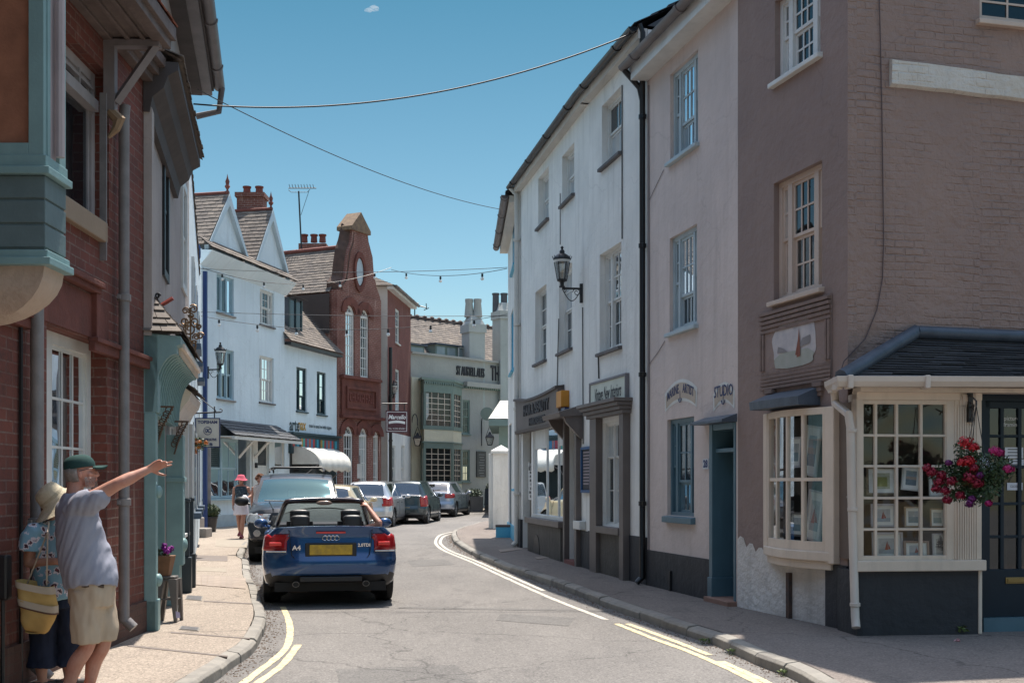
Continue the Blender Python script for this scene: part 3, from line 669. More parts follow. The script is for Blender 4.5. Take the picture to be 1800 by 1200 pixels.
def notice(F,xl,xr,yt,yb,o,nm,col,lab,lines=4,txt=None,hang=False):
 a_,b_,c_,d_=F.rect(xl,xr,yt,yb,(xl+xr)/2,o);t=thing(nm,lab,nm.replace('_',' '),F.pt((a_+b_)/2,c_,o))
 mb_=MB();F.box(mb_,a_,b_,c_,d_,o,o+.005);build('sheet',mb_,M('paper %.2f'%col[0],col,.7,bmp=0),t)
 if txt:build('writing',text_mb(txt,(d_-c_)*.42,F.mat4((a_+b_)/2,(c_+d_)/2,o+.006),.0005,.9),m_text,t)
 else:
  l=MB();h=(d_-c_)/(lines*2+1)
  for i in range(lines):z=d_-h*(2*i+1.6);F.box(l,a_+.15*(b_-a_),b_-(.15+.2*rnd.random())*(b_-a_),z,z+h*.6,o+.005,o+.006)
  build('writing',l,m_text,t)
 if hang:build('cord',MB().tube([F.pt(a_+.02,d_,o+.002),F.pt((a_+b_)/2,d_+.12,o),F.pt(b_-.02,d_,o+.002)],.003,4),m_text,t)
 return t
notice(FD,1766,1798,786,805,-.03,'notice',(.66,.68,.72),'upper white paper notice taped inside the shop door glass',3)
notice(FD,1774,1799,807,821,-.03,'notice',(.62,.64,.70),'small white paper notice just under the larger one on the shop door',2)
notice(FD,1770,1797,848,861,-.03,'door_sign',(.62,.56,.45),'small cream sign hung on a cord inside the shop door',txt='CLOSED',hang=True)
ph=thing('pink_house','pale pink rendered house with slate blue door and studio plaques','house',(2.4,16,PAVE))
H_PK=7.75
p_top=FPK.rect(1178,1227,86,249,1227);p_mid=FPK.rect(1177,1225,393,568,1225);p_gr=FPK.rect(1173,1220,731,908,1220)
dr_=[FPK.hit(1250,0)[0],FPK.hit(1294,0)[0],PAVE-.1,FPK.hit(1270,744)[1]]
build('front_wall',wall_mb(FPK,0,FPK.L,PAVE-.3,H_PK,[p_top,p_mid,p_gr,dr_],.14),m_pink,ph,frame=FPK)
build('back_wall',shell_mb(FPK,0,FPK.L,PAVE-.3,H_PK,6.5),m_pink,ph,frame=FPK)
hip_roof('roof',ph,FPK,0,FPK.L,H_PK+.06,6.5,2.1,m_slate,over=.25,course=.3)
gutter(FPK,ph,-.15,FPK.L,H_PK+.02,.33,m_gutter,.075,fascia=m_wpaint)
mb=MB();FPK.box(mb,0,FPK.L,H_PK-.22,H_PK-.14,0,.26);build('soffit',mb,m_wpaint,ph)
LP_=((.3,1,2,2),(1.,3,2,1),(.3,1,2,2))
window(FPK,ph,p_top,m_bpaint2,LP_,.1,m_bpaint2,None,mull=.06,label='pale blue sash window below the eaves')
window(FPK,ph,p_mid,m_bpaint2,LP_,.1,m_bpaint2,'sides',mull=.06,label='pale blue middle floor sash window')
window(FPK,ph,p_gr,m_dblue,((.3,1,2,2),(1.,2,2,1),(.3,1,2,2)),.1,m_dblue,'sides',mull=.06,silldrop=.1,label='slate blue ground floor sash window')
mb=MB();zz=FPK.hit(1200,975)[1];FPK.box(mb,0.02,dr_[0]-.01,PAVE-.2,zz,0,.02);build('plinth',mb,m_plinth,ph,frame=FPK)
mb=MB();FPK.box(mb,FPK.hit(1182,0)[0]-.03,FPK.hit(1182,0)[0]+.03,PAVE,PAVE+.28,.02,.05);build('air_brick',mb,m_black,ph)
d=MB();FPK.box(d,dr_[0],dr_[0]+.1,PAVE,dr_[3],-.3,.03);FPK.box(d,dr_[1]-.05,dr_[1],PAVE,dr_[3],-.3,.015);FPK.box(d,dr_[0]+.1,dr_[1]-.05,dr_[3]-.08,dr_[3],-.3,.02);FPK.box(d,dr_[0]-.01,dr_[0]+.13,PAVE,PAVE+.3,-.3,.05)
FPK.box(d,dr_[0]+.1,dr_[1]-.05,dr_[3]-.36,dr_[3]-.31,-.3,-.02)
door=build('front_door',d,m_dblue,ph,frame=FPK,bevel=.006,label='slate blue panelled front door standing ajar')
d=MB();h0=FPK.pt(dr_[0]+.1,0,-.28);e_=h0+FPK.d3*.55-FPK.n3*.35;dz=dr_[3]-.36;th=(FPK.d3*.35+FPK.n3*.55).normalized()*.04
d.hexa([h0+V(0,0,PAVE),e_+V(0,0,PAVE),e_+th+V(0,0,PAVE),h0+th+V(0,0,PAVE),h0+V(0,0,dz),e_+V(0,0,dz),e_+th+V(0,0,dz),h0+th+V(0,0,dz)])
for k in range(3):
 z0_=PAVE+.15+k*.62;aa=h0.lerp(e_,.18)+th*1.0;bb=h0.lerp(e_,.82)+th*1.0;t2=th*.35
 d.hexa([aa+V(0,0,z0_),bb+V(0,0,z0_),bb+t2+V(0,0,z0_),aa+t2+V(0,0,z0_),aa+V(0,0,z0_+.48),bb+V(0,0,z0_+.48),bb+t2+V(0,0,z0_+.48),aa+t2+V(0,0,z0_+.48)])
build('door_leaf',d,m_dblue,door,bevel=.006)
d=MB();p=[(dr_[0]+.05,PAVE-.1),(dr_[1]-.02,PAVE-.1),(dr_[1]-.02,dr_[3]-.02),(dr_[0]+.05,dr_[3]-.02)];d.poly([FPK.pt(u,z,-1.6)for u,z in p])
for(u_,z_),(u2,z2)in zip(p,p[1:]+p[:1]):d.poly([FPK.pt(u_,z_,-.3),FPK.pt(u2,z2,-.3),FPK.pt(u2,z2,-1.6),FPK.pt(u_,z_,-1.6)])
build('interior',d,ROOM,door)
d=MB();FPK.box(d,dr_[0]+.03,dr_[1]+.02,PAVE-.1,PAVE+.06,-.3,.12);build('doorstep',d,M('red tiled step',(.28,.16,.12),.7),door,bevel=.01)
d=MB();ua,ub=dr_[0]-.22,dr_[1]+.03;d.loft([[FPK.pt(u,dr_[3]-.0,0),FPK.pt(u,dr_[3]+.0,.2),FPK.pt(u,dr_[3]+.03,.2),FPK.pt(u,dr_[3]+.1,0)]for u in(ua,ub)]);build('lead_hood',d,m_lead,ph)
def arch_plaque(F,xl,xr,yt,yb,word,o,size,sx):
 a_,b_,c_,d_=F.rect(xl,xr,yt,yb,(xl+xr)/2,0);cu=(a_+b_)/2;w=(b_-a_)/2;h=d_-c_;k=14
 def ring(e):
  top=[(cu+(w-e)*(-1+2*i/k),c_+h*.62+(h*.38)*(1-(-1+2*i/k)**2)-e)for i in range(k+1)]
  bot=[(cu+(w*.97-e)*(1-2*i/k),c_+(h*.28)*(1-(1-2*i/k)**2)+e)for i in range(k+1)]
  return top+bot
 m1=build('name_plaque',MB().poly([F.pt(u,z,.004)for u,z in ring(0)]),m_wpaint,ph,frame=F)
 build('painted_field',MB().poly([F.pt(u,z,.008)for u,z in ring(.045)]),M('painted cream field',(.50,.42,.34),.8,bmp=0),m1,frame=F)
 tx_=text_mb(word,size,F.mat4(cu,c_+h*.68,.011),.001,sx,arc=.35 if len(word)>8 else .1,bold=.002)
 an=F.mat4(cu,c_+h*.42,.011);tx_.box((-.006,-.05,0),(.006,.09,.002),an)
 prev=None
 for i in range(9):
  an_=math.pi+math.pi*i/8;q=an@V(.05*math.cos(an_),-.02+.05*math.sin(an_),.001)
  if prev:tx_.tube([prev,q],.006,4)
  prev=q
 build('lettering',tx_,m_textn,m1)
arch_plaque(FPK,1169,1226,666,720,'MARINE    ARTIST',0,.175,.72)
arch_plaque(FPK,1254,1292,671,721,'STUDIO',0,.2,.82)
mb=MB();a_,b_,c_,d_=FPK.rect(1237,1247,806,824,1247);FPK.box(mb,a_,b_,c_,d_,0,.015);hn=build('house_number_tile',mb,M('white tile',(.55,.57,.6),.3,bmp=0),ph)
build('numerals',text_mb('28',.13,FPK.mat4((a_+b_)/2,(c_+d_)/2,.016),.001,1.1,bold=.006),m_textn,hn)
downpipe('downpipe','tall black drainpipe between the white and pink houses',FPK,-.02,PAVE,H_PK+.5,.07,m_blackpl,.045,bends=[(-.02,H_PK+.62,.12)])
mb=MB();mb.tube([FPK.pt(-.02,H_PK-.5,.07),FPK.pt(-.06,H_PK-.3,.1),FPK.pt(-.08,H_PK-.05,.33)],.045,10);build('swan_neck',mb,m_blackpl,ph,smooth=40)
mb=MB();mb.tube([FPK.pt(.09,PAVE+.5,.01),FPK.pt(.1,4.5,.012),FPK.pt(.08,H_PK-.3,.01)],.012,5);mb.tube([FPK.pt(.1,3.35,.012),FPK.pt(.5,3.5,.01),FPK.pt(.75,3.62,.01)],.005,5);mb.tube([FPK.pt(.1,5.75,.012),FPK.pt(.7,6.05,.01)],.005,5);build('cable',mb,M('grey cable',(.25,.22,.22),.7,bmp=0),ph)
wh=thing('white_house','three storey white rendered house with two taupe shopfronts','house',(1.3,21,PAVE))
H_WH=8.3
w6=FWN.rect(1054,1092,424,606,1092);w3=FWN.rect(1058,1092,151,265,1092)
vin=FWN.rect(1060,1100,737,926,1100)
build('front_wall',wall_mb(FWN,0,FWN.L,PAVE-.3,H_WH,[w3,w6,vin],.16),m_white,wh,frame=FWN)
w1=FWF.rect(946,964.5,292,382,964);w2=FWF.rect(988,1009.5,250,339,1009);w4=FWF.rect(941,960.5,499,630,960);w5=FWF.rect(982.5,1005.5,461,609,1005)
shw=FWF.rect(937,993,745,914,993);sdr=[FWF.hit(1001,0)[0],FWF.hit(1019,0)[0],PAVE-.2,FWF.hit(1010,738)[1]];rcs=[FWF.hit(919,0)[0],FWF.hit(934,0)[0],PAVE-.2,FWF.hit(930,750)[1]]
build('front_wall',wall_mb(FWF,0,FWF.L,PAVE-.3,H_WH,[w1,w2,w4,w5,shw,sdr,rcs],.16),m_white,wh,frame=FWF)
build('back_wall',shell_mb(FWN,0,FWN.L,PAVE-.3,H_WH,6.5,ends=(0,1)),m_white,wh,frame=FWN)
build('back_wall',shell_mb(FWF,0,FWF.L,PAVE-.3,H_WH,6.5,ends=(1,0)),m_white,wh,frame=FWF)
hip_roof('roof',wh,FWN,-.1,FWN.L,H_WH+.05,6.5,2.0,m_slate,.2,course=.3);hip_roof('roof',wh,FWF,0,FWF.L+.1,H_WH+.05,6.5,2.0,m_slate,.2,course=.3)
gutter(FWN,wh,-.05,FWN.L,H_WH+.02,.22,m_blackpl,.07,fascia=m_offwhite);gutter(FWF,wh,-.1,FWF.L+.03,H_WH+.02,.22,m_blackpl,.07,fascia=m_offwhite)
L2=((.34,1,2,2),(1.,3,2,2))
m_tw=m_wpaint
window(FWN,wh,w3,m_tw,((1,2,1,1),),.15,m_sillg,'half',label='small top floor window nearest the drainpipe');window(FWN,wh,w6,m_tw,L2,.15,m_sillg,'sides',label='large middle floor sash window nearest the drainpipe')
for r_,l_ in((w1,'far top floor window'),(w2,'middle top floor window')):window(FWF,wh,r_,m_tw,((1,2,1,1),),.15,m_sillg,None,label=l_)
for r_,l_ in((w4,'far middle floor sash window'),(w5,'middle floor sash window behind the wall lantern')):window(FWF,wh,r_,m_tw,((1,3,2,2),),.15,m_sillg,'full',label=l_)
window(FWN,wh,vin,m_tw,((.5,1,1,2),(1.,2,1,2)),.1,None,None,fw=.035,mull=.035,sf=.018,glass=GLASS_SHOP,label='ground floor shop window with white glazing bars',bar=.016)
sf=MB();uL,uR=FWN.hit(1048,0)[0],FWN.hit(1108,0)[0];a_,b_,c_,d_=vin;zc=FWN.hit(1108,726)[1]
FWN.box(sf,uL,a_-.02,PAVE,zc,0,.12);FWN.box(sf,b_+.02,uR,PAVE,zc,0,.12)
shopf=build('shopfront',sf,m_taupe,wh,frame=FWN,bevel=.008,label='taupe timber surround of the nearer shop window')
sf=MB();zc1=zc+.24
for k in range(4):FWN.box(sf,uL-.1-.03*k,uR+.06+.02*k,zc+.06*k,zc+.06*(k+1)-.003,0,.15+.05*k)
build('cornice',sf,m_taupe,shopf,bevel=.006)
sf=MB();FWN.box(sf,a_-.02,b_+.02,c_-.13,c_-.02,0,.14);build('sill',sf,m_taupe,shopf,bevel=.008)
sf=MB();FWN.box(sf,a_-.02,b_+.02,PAVE,c_-.13,0,.05);build('stall_riser',sf,m_plinthg,shopf,frame=FWN)
sf=MB();zpl=FWN.hit(1122,942)[1];FWN.box(sf,uR+.003,FWN.L-.0,PAVE-.2,zpl,0,.02);FWN.box(sf,0,uL-.003,PAVE-.2,zpl-.02,0,.02);build('plinth',sf,m_plinth,wh,frame=FWN)
sg=FWN.rect(1043,1105,660,706,1105);a_,b_,c_,d_=sg
s_=MB();FWN.box(s_,a_,b_,c_,d_,0,.05);si=thing('shop_sign','cream sign in grey frame lettered in script above the nearer taupe shopfront','sign',FWN.pt((a_+b_)/2,c_,0));build('board',s_,M('cream sign board',(.66,.68,.58),.6),si)
s_=MB();e=.04;FWN.box(s_,a_-e,b_+e,d_,d_+e,0,.07);FWN.box(s_,a_-e,b_+e,c_-e,c_,0,.07);FWN.box(s_,a_-e,a_,c_,d_,0,.068);FWN.box(s_,b_,b_+e,c_,d_,0,.068);build('frame',s_,M('grey sign frame',(.2,.19,.2),.6),si,bevel=.005)
build('lettering',text_mb('Vintage New Interiors',.3,FWN.mat4((a_+b_)/2,(c_+d_)/2,.052),.001,.62*(b_-a_)/2.2,shear=.35,bold=.004),m_text,si)
fs=FWF.rect(915,991,690,748,991);a_,b_,c_,d_=fs
zb=FWF.hit(985,742)[1];zt=FWF.hit(985,690)[1]
si=thing('shop_sign','taupe fascia board with dark raised lettering over the farther shop window','sign',FWF.pt((a_+b_)/2,zb,0))
s_=MB();rings=[]
for i in range(9):
 t=i/8;u=a_+(b_-a_)*t;e=.22*(t*2-1)**2 if t<.5 else .12*(t*2-1)**2
 rings.append([FWF.pt(u,zb,0),FWF.pt(u,zb,.1),FWF.pt(u,zt+e*.5,.12),FWF.pt(u,zt+e*.5,0)])
s_.loft(rings);build('board',s_,m_taupe,si)
s_=MB();rings=[[r[2]+FWF.n3*.05,r[2]+FWF.n3*.05+V(0,0,.05),r[3]+V(0,0,.07),r[3]]for r in rings];s_.loft(rings);s_.loft([[FWF.pt(u,zb-.06,0),FWF.pt(u,zb-.06,.13),FWF.pt(u,zb,.14),FWF.pt(u,zb,0)]for u in(a_,b_)]);build('moulding',s_,M('dark taupe moulding',(.09,.075,.07),.6),si)
um=(a_+b_)/2+.1
tx=text_mb('HAIR & BEAUTY',.3,FWF.mat4(um,(zt+zb)/2+.1,.115),.02,(b_-a_)*.28,bold=.012);tx.merge(text_mb('HAIRDRESSERS',.2,FWF.mat4(um+.1,(zt+zb)/2-.16,.113),.015,(b_-a_)*.28,bold=.008));build('lettering',tx,m_text,si)
a_,b_,c_,d_=shw;s_=MB();f_=FWF
for px in(937,958.5,978.5,993):u=f_.hit(px,0)[0];f_.box(s_,u-.035,u+.035,c_,d_,-.1,-.03)
ztr=f_.hit(985,780)[1]
for x0,x1 in((938,957),(980,992)):f_.box(s_,f_.hit(x0,0)[0],f_.hit(x1,0)[0],ztr-.03,ztr+.03,-.08,-.035);f_.box(s_,f_.hit(x0,0)[0]+.02,f_.hit(x1,0)[0]-.02,ztr+.03,d_,-.07,-.03)
f_.box(s_,a_,b_,c_-.02,c_+.05,-.1,.01)
sw=build('shop_window',s_,m_wpaint,wh,frame=FWF,bevel=.005,label='three light shop window of the farther shop')
build('pane',MB().poly([f_.pt(a_,c_,-.05),f_.pt(b_,c_,-.05),f_.pt(b_,d_,-.05),f_.pt(a_,d_,-.05)]),glass_mat('mirror bright shop glass',(.7,.75,.75),2.2,.004,.8,.3),sw)
s_=MB();p=[(a_,c_),(b_,c_),(b_,d_),(a_,d_)];s_.poly([f_.pt(u,z,-1.2)for u,z in p])
for(u_,z_),(u2,z2)in zip(p,p[1:]+p[:1]):s_.poly([f_.pt(u_,z_,-.17),f_.pt(u2,z2,-.17),f_.pt(u2,z2,-1.2),f_.pt(u_,z_,-1.2)])
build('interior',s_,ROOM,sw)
s_=MB();f_.box(s_,a_-.15,b_+.12,c_-.14,c_-.02,0,.16);build('sill',s_,m_taupe,sw,bevel=.01)
s_=MB();f_.box(s_,a_-.1,b_+.05,PAVE-.1,c_-.14,0,.1);build('stall_riser',s_,m_plinthg,sw,frame=FWF)
uc=f_.hit(952,0)[0];s_=MB();pts=[(uc+.32*math.cos(math.pi*i/10),PAVE+.03+.42*math.sin(math.pi*i/10))for i in range(11)];s_.prism([f_.pt(u,z,.1)for u,z in pts],f_.n3*.012);build('cellar_vent',s_,m_black,sw)
a_,b_,c_,d_=rcs;s_=MB();dp=1.1
for(u_,z_),(u2,z2)in zip([(a_,c_),(b_,c_),(b_,d_),(a_,d_)],[(b_,c_),(b_,d_),(a_,d_),(a_,c_)]):s_.poly([f_.pt(u_,z_,-.16),f_.pt(u2,z2,-.16),f_.pt(u2,z2,-dp),f_.pt(u_,z_,-dp)])
s_.poly([f_.pt(a_,c_,-dp),f_.pt(b_,c_,-dp),f_.pt(b_,d_,-dp),f_.pt(a_,d_,-dp)])
lob=build('lobby',s_,M('cream lobby paint',(.42,.38,.33),.7,streak=.2),wh)
ph_=f_.pt(b_,0,-.2);z0,z1=f_.hit(932,878)[1],f_.hit(932,812)[1]
Fp=Fac((f_.pt(a_+.15,0,-.25).x,f_.pt(a_,0,-.25).y),(f_.pt(a_+.7,0,-.35).x,f_.pt(a_,0,-.25).y-.05))
Fp=Fac(tuple(f_.pt(a_+.12,0,-.10))[:2],tuple(f_.pt(b_+.05,0,-.06))[:2])
pa,pb=0.0,Fp.L
z0,z1=Fp.hit(930,878)[1],Fp.hit(930,812)[1]
lst=thing('price_list','white hairdresser price list in the recess beside the farther shop window','notice',Fp.pt((pa+pb)/2,z0,0))
s_=MB();Fp.box(s_,pa,pb,z0,z1,-.02,0);build('panel',s_,M('white price panel',(.6,.6,.58),.6,bmp=0),lst)
h=z1-z0;tx=MB()
for i,(w_,sz)in enumerate((('RYDON',.2),('HAIR SALON',.17),('CUTS & BLOW',.09),('DRY COLOUR',.09),('HIGHLIGHTS',.09),('PERMS',.09),('CHILDREN',.09),('BY APPOINTMENT',.09),('Tel. 01392',.11))):
 tx.merge(text_mb(w_,sz*h/1.05,Fp.mat4((pa+pb)/2,z1-h*(.07+.105*i),.002),.001,min(1,(pb-pa)*.9/(len(w_)*sz*h*.58)),bold=.003))
build('lettering',tx,m_text,lst)
a_,b_,c_,d_=sdr;s_=MB();f_.box(s_,a_-.12,a_,PAVE,d_,0,.1);f_.box(s_,b_,b_+.14,PAVE,d_,0,.1);f_.box(s_,a_-.12,b_+.14,d_,d_+.12,0,.1)
dr=build('shop_door',s_,m_taupe,wh,frame=FWF,bevel=.006,label='taupe shop door under a bracketed hood')
s_=MB();f_.box(s_,a_,b_,PAVE,d_,-.2,-.14);build('door_leaf',s_,M('dark brown door paint',(.075,.055,.05),.5,streak=.2),dr)
s_=MB();f_.box(s_,a_,b_,PAVE-.1,PAVE+.1,-.2,.1);build('doorstep',s_,M('red painted step',(.2,.07,.06),.7),dr)
s_=MB();s_.loft([[f_.pt(u,d_+.05,0),f_.pt(u,d_+.02,.42),f_.pt(u,d_+.1,.45),f_.pt(u,d_+.24,0)]for u in(a_-.35,b_+.3)])
for u in(a_-.3,b_+.16):s_.prism([f_.pt(u,d_+.05,0),f_.pt(u,d_+.04,.36),f_.pt(u,d_-.08,.3),f_.pt(u,d_-.36,.04),f_.pt(u,d_-.36,0)],f_.d3*.1)
build('hood',s_,m_taupe,dr)
wre=thing('door_wreath','dark twiggy wreath on the taupe shop door','wreath',f_.pt((a_+b_)/2,d_-.6,-.1));s_=MB()
for i in range(70):
 a0=rnd.uniform(0,6.28);c=f_.mat4((a_+b_)/2,d_-.55,-.09);p0=c@V(.15*math.cos(a0),.15*math.sin(a0),0);p1=c@V(.17*math.cos(a0+.4)+rnd.uniform(-.06,.06),.17*math.sin(a0+.4)+rnd.uniform(-.06,.06),rnd.uniform(-.02,.05));s_.tube([p0,p1],.008,4)
build('twigs',s_,M('dark dried twigs',(.04,.035,.025),.9,bmp=0),wre)
f2=FWF;t=thing('alarm_box','orange and yellow alarm box at the end of the fascia board','alarm box',f2.pt(f2.hit(996,0)[0],4.0,.05));a_,b_,c_,d_=f2.rect(992,1001,686,715,1000)
s_=MB();f2.box(s_,a_,b_,c_,d_,0,.16);build('cover',s_,M('orange alarm plastic',(.62,.25,.02),.4,bmp=0),t,bevel=.015);s_=MB();f2.box(s_,a_+.05,b_-.05,c_-.09,c_,0,.08);build('strobe',s_,M('blue strobe lens',(.02,.06,.25),.2,bmp=0),t)
t=thing('notice_board','blue framed notice board on the white wall beside the taupe door','notice board',FWN.pt(.1,1.6,.0));a_,b_,c_,d_=FWF.rect(1026,1043,784,866,1040)
s_=MB();e=.05;FWF.box(s_,a_,b_,d_-e,d_,0,.06);FWF.box(s_,a_,b_,c_,c_+e,0,.06);FWF.box(s_,a_,a_+e,c_+e,d_-e,0,.06);FWF.box(s_,b_-e,b_,c_+e,d_-e,0,.06);build('frame',s_,M('royal blue frame',(.02,.08,.2),.5),t,bevel=.006)
s_=MB();FWF.box(s_,a_+e,b_-e,c_+e,d_-e,0,.03);build('panel',s_,M('slate chalkboard',(.03,.03,.04),.7,bmp=0),t)
s_=MB()
for i in range(11):z=d_-e-.06-i*(d_-c_-2*e-.1)/11;FWF.box(s_,a_+e+.05,b_-e-.05-rnd.random()*.12,z,z+.025,.03,.032)
build('writing',s_,M('chalk writing',(.3,.25,.27),.8,bmp=0),t)
t=thing('meter_box','small white electricity box low between the two taupe shopfronts','meter box',FWF.pt(FWF.hit(1024,0)[0],.9,0));a_,b_,c_,d_=FWF.rect(1018.5,1030,915,930,1025)
s_=MB();FWF.box(s_,a_,b_,c_,d_,0,.12);build('box',s_,m_wpaint,t,bevel=.01);s_=MB();s_.tube([FWF.pt(a_+.1,d_,.05),FWF.pt(a_+.1,FWF.hit(1023,765)[1],.04)],.025,8);build('conduit',s_,m_wpaint,t)
sf=MB();zpl=FWF.hit(1024,932)[1];FWF.box(sf,FWF.hit(1021.5,0)[0],FWF.L,PAVE-.2,zpl,0,.02);FWF.box(sf,-.01,rcs[0]-.01,PAVE-.2,FWF.hit(915,912)[1],0,.06);build('plinth',sf,m_plinth,wh,frame=FWF)
mb=MB();mb.tube([FWF.pt(*FWF.hit(986,y),.015)for y in(340,430)],.008,4);mb.tube([FWF.pt(*FWF.hit(x,y),.02)for x,y in((1026,540),(1027,780))],.01,4);mb.tube([FWN.pt(*FWN.hit(1095,y),.015)for y in(150,420)],.01,4);mb.tube([FWN.pt(*FWN.hit(x,y),.015)for x,y in((1053,622),(1054,665))],.012,4)
mb.tube([FWF.pt(*FWF.hit(x,y),.02)for x,y in((984,560),(981,680),(985,682),(993,676),(994,690))],.01,4);build('cable',mb,M('dark wall cable',(.06,.06,.06),.7,bmp=0),wh)
eh=thing('blue_trimmed_house','narrow white house with bright blue trim past the hair shop','house',(0,30,PAVE))
H_EN=8.15
e1=FEN.rect(900.5,906.5,350,462,906);e2=FEN.rect(906.5,911,525,640,910);e3=FEN.rect(898,902.5,540,650,902);e4=FEN.rect(904,910,740,858,909);e5=[FEN.hit(895,0)[0],FEN.hit(899,0)[0],PAVE,FEN.hit(897,745)[1]]
build('front_wall',wall_mb(FEN,0,FEN.L,0,H_EN,[e1,e2,e3,e4,e5],.12),m_white,eh,frame=FEN)
build('back_wall',shell_mb(FEN,0,FEN.L,0,H_EN,7),m_white,eh,frame=FEN)
hip_roof('roof',eh,FEN,-.2,FEN.L,H_EN+.05,7,2.2,m_slate,.3,course=.3);gutter(FEN,eh,-.2,FEN.L-.1,H_EN,.32,m_gutter,.09,fascia=m_offwhite)
for r_ in(e1,e2,e3,e4):window(FEN,eh,r_,m_sky,((1,2,1,1),),.08,m_sky,None)
mb=MB();a_,b_,c_,d_=e5;FEN.box(mb,a_,b_,c_,d_,-.1,-.03);build('front_door',mb,M('dark door',(.03,.06,.08),.5),eh)
mb=MB();zz=FEN.hit(905,925)[1];FEN.box(mb,0,FEN.L-.02,0,zz,0,.03);build('plinth',mb,m_sky,eh,frame=FEN)
downpipe('downpipe','cream drainpipe where the white house meets the blue trimmed house',FWF,.12,gz(27)+PAVE,H_WH-.2,.08,m_offwhite,.06,bends=[(.0,H_WH-.02,.2)])
gp_=thing('gate_pier','white panelled gate pier with pyramid cap and bright blue foot','gate pier',P(880,925,36));c=P(881,850,36.4);zb=P(0,926,36.4).z;zt=P(0,797,36.4).z;w=.25
mb=MB();mb.box((c.x-w,36.1,zb-.3),(c.x+w,36.7,zt));mb.box((c.x-w-.13,36.3,zb-.3),(c.x-w,36.8,zt));build('shaft',mb,m_white,gp_,bevel=.01)
mb=MB();mb.box((c.x-w-.06,36.02,zt),(c.x+w+.06,36.78,zt+.08));mb.add([(c.x-w-.06,36.02,zt+.08),(c.x+w+.06,36.02,zt+.08),(c.x+w+.06,36.78,zt+.08),(c.x-w-.06,36.78,zt+.08),(c.x,36.4,zt+.26)],[(0,1,4),(1,2,4),(2,3,4),(3,0,4)]);build('cap',mb,m_wpaint,gp_)
mb=MB();c3=G(888,944,.1);mb.box((c3.x-.24,c3.y-.3,c3.z-.2),(c3.x+.22,c3.y+.2,c3.z+.28));fo=build('foot',mb,m_sky,gp_,bevel=.01);mb=MB();mb.box((c3.x-.25,c3.y-.31,c3.z+.28),(c3.x+.23,c3.y+.2,c3.z+.33));build('tread',mb,M('brown step tread',(.12,.09,.08),.8),fo)
gw=thing('garden_wall','white rendered garden wall behind the gate pier','wall',(1,37.5,.1));mb=MB();mb.box((c.x-.05,36.8,0),(c.x+5,37.05,zt-.15));build('wall',mb,m_white,gw)
def ground_mat(name,col,dark,light,speck,bs=120,crack=.35,rough=.9,sc=1.):
 m,nt,b=nodes(name);tc=nt.nodes.new('ShaderNodeTexCoord');vec=tc.outputs['Object']
 c=mixc(nt,noise_fac(nt,scaled(nt,vec,(.9,.28,1)),.8*sc,6,.38,.66),col,light)
 c=mixc(nt,noise_fac(nt,scaled(nt,vec,(1,.4,1)),1.9*sc,7,.55,.75,.7),c,dark)
 c=mixc(nt,noise_fac(nt,vec,9,5,.58,.8),c,dark)
 v=nt.nodes.new('ShaderNodeTexVoronoi');v.inputs['Scale'].default_value=75;lk(nt,vec,v.inputs['Vector'])
 r=nt.nodes.new('ShaderNodeSeparateColor');lk(nt,v.outputs['Color'],r.inputs[0])
 q=nt.nodes.new('ShaderNodeMapRange');lk(nt,r.outputs[0],q.inputs[0]);q.inputs[1].default_value=.35;q.inputs[2].default_value=1;q.inputs[3].default_value=0;q.inputs[4].default_value=speck
 c=mixc(nt,q.outputs[0],c,tuple(x*1.9 for x in light))
 q2=nt.nodes.new('ShaderNodeMapRange');lk(nt,r.outputs[1],q2.inputs[0]);q2.inputs[1].default_value=.6;q2.inputs[2].default_value=1;q2.inputs[3].default_value=0;q2.inputs[4].default_value=speck*1.2
 c=mixc(nt,q2.outputs[0],c,tuple(x*.35 for x in col))
 nz=nt.nodes.new('ShaderNodeTexNoise');nz.inputs['Scale'].default_value=2.2;nz.inputs['Detail'].default_value=7;lk(nt,vec,nz.inputs['Vector'])
 vm=nt.nodes.new('ShaderNodeVectorMath');vm.operation='MULTIPLY_ADD';lk(nt,nz.outputs['Color'],vm.inputs[0]);vm.inputs[1].default_value=(.7,.7,0);lk(nt,vec,vm.inputs[2])
 v2=nt.nodes.new('ShaderNodeTexVoronoi');v2.feature='DISTANCE_TO_EDGE';v2.inputs['Scale'].default_value=.3;lk(nt,vm.outputs[0],v2.inputs['Vector'])
 cr=nt.nodes.new('ShaderNodeMapRange');lk(nt,v2.outputs['Distance'],cr.inputs[0]);cr.inputs[2].default_value=.0045;cr.inputs[3].default_value=crack;cr.inputs[4].default_value=0
 c=mixc(nt,cr.outputs[0],c,tuple(x*.3 for x in dark))
 lk(nt,c,b.inputs['Base Color']);b.inputs['Roughness'].default_value=rough;b.inputs['Specular IOR Level'].default_value=.35
 p=bump(nt,b,r.outputs[0],.004);bump(nt,b,noise_fac(nt,vec,1.5,4,0,1),.03,.6,p);return m
m_rpat=ground_mat('darker asphalt repair',(.118,.112,.107),(.08,.076,.074),(.155,.148,.14),.35,crack=.6)
m_road=ground_mat('worn grey asphalt',(.135,.127,.12),(.085,.08,.078),(.19,.178,.166),.4,crack=.5)
m_pav=ground_mat('pinkish gravel dressed pavement',(.245,.205,.168),(.165,.138,.12),(.32,.27,.222),.45,crack=.6)
m_pavr=ground_mat('dark asphalt pavement',(.16,.135,.12),(.1,.088,.08),(.21,.18,.16),.35,crack=.6)
m_kerb=M('worn granite kerb',(.24,.22,.19),.8,col2=(.13,.12,.11),vs=6,bs=25,bmp=.008,isl=.5,iscol=(.33,.31,.27))
m_grit=M('gutter grit and debris',(.20,.14,.10),.95,col2=(.1,.075,.06),vs=12,bs=60,bmp=.01)
m_yel=None
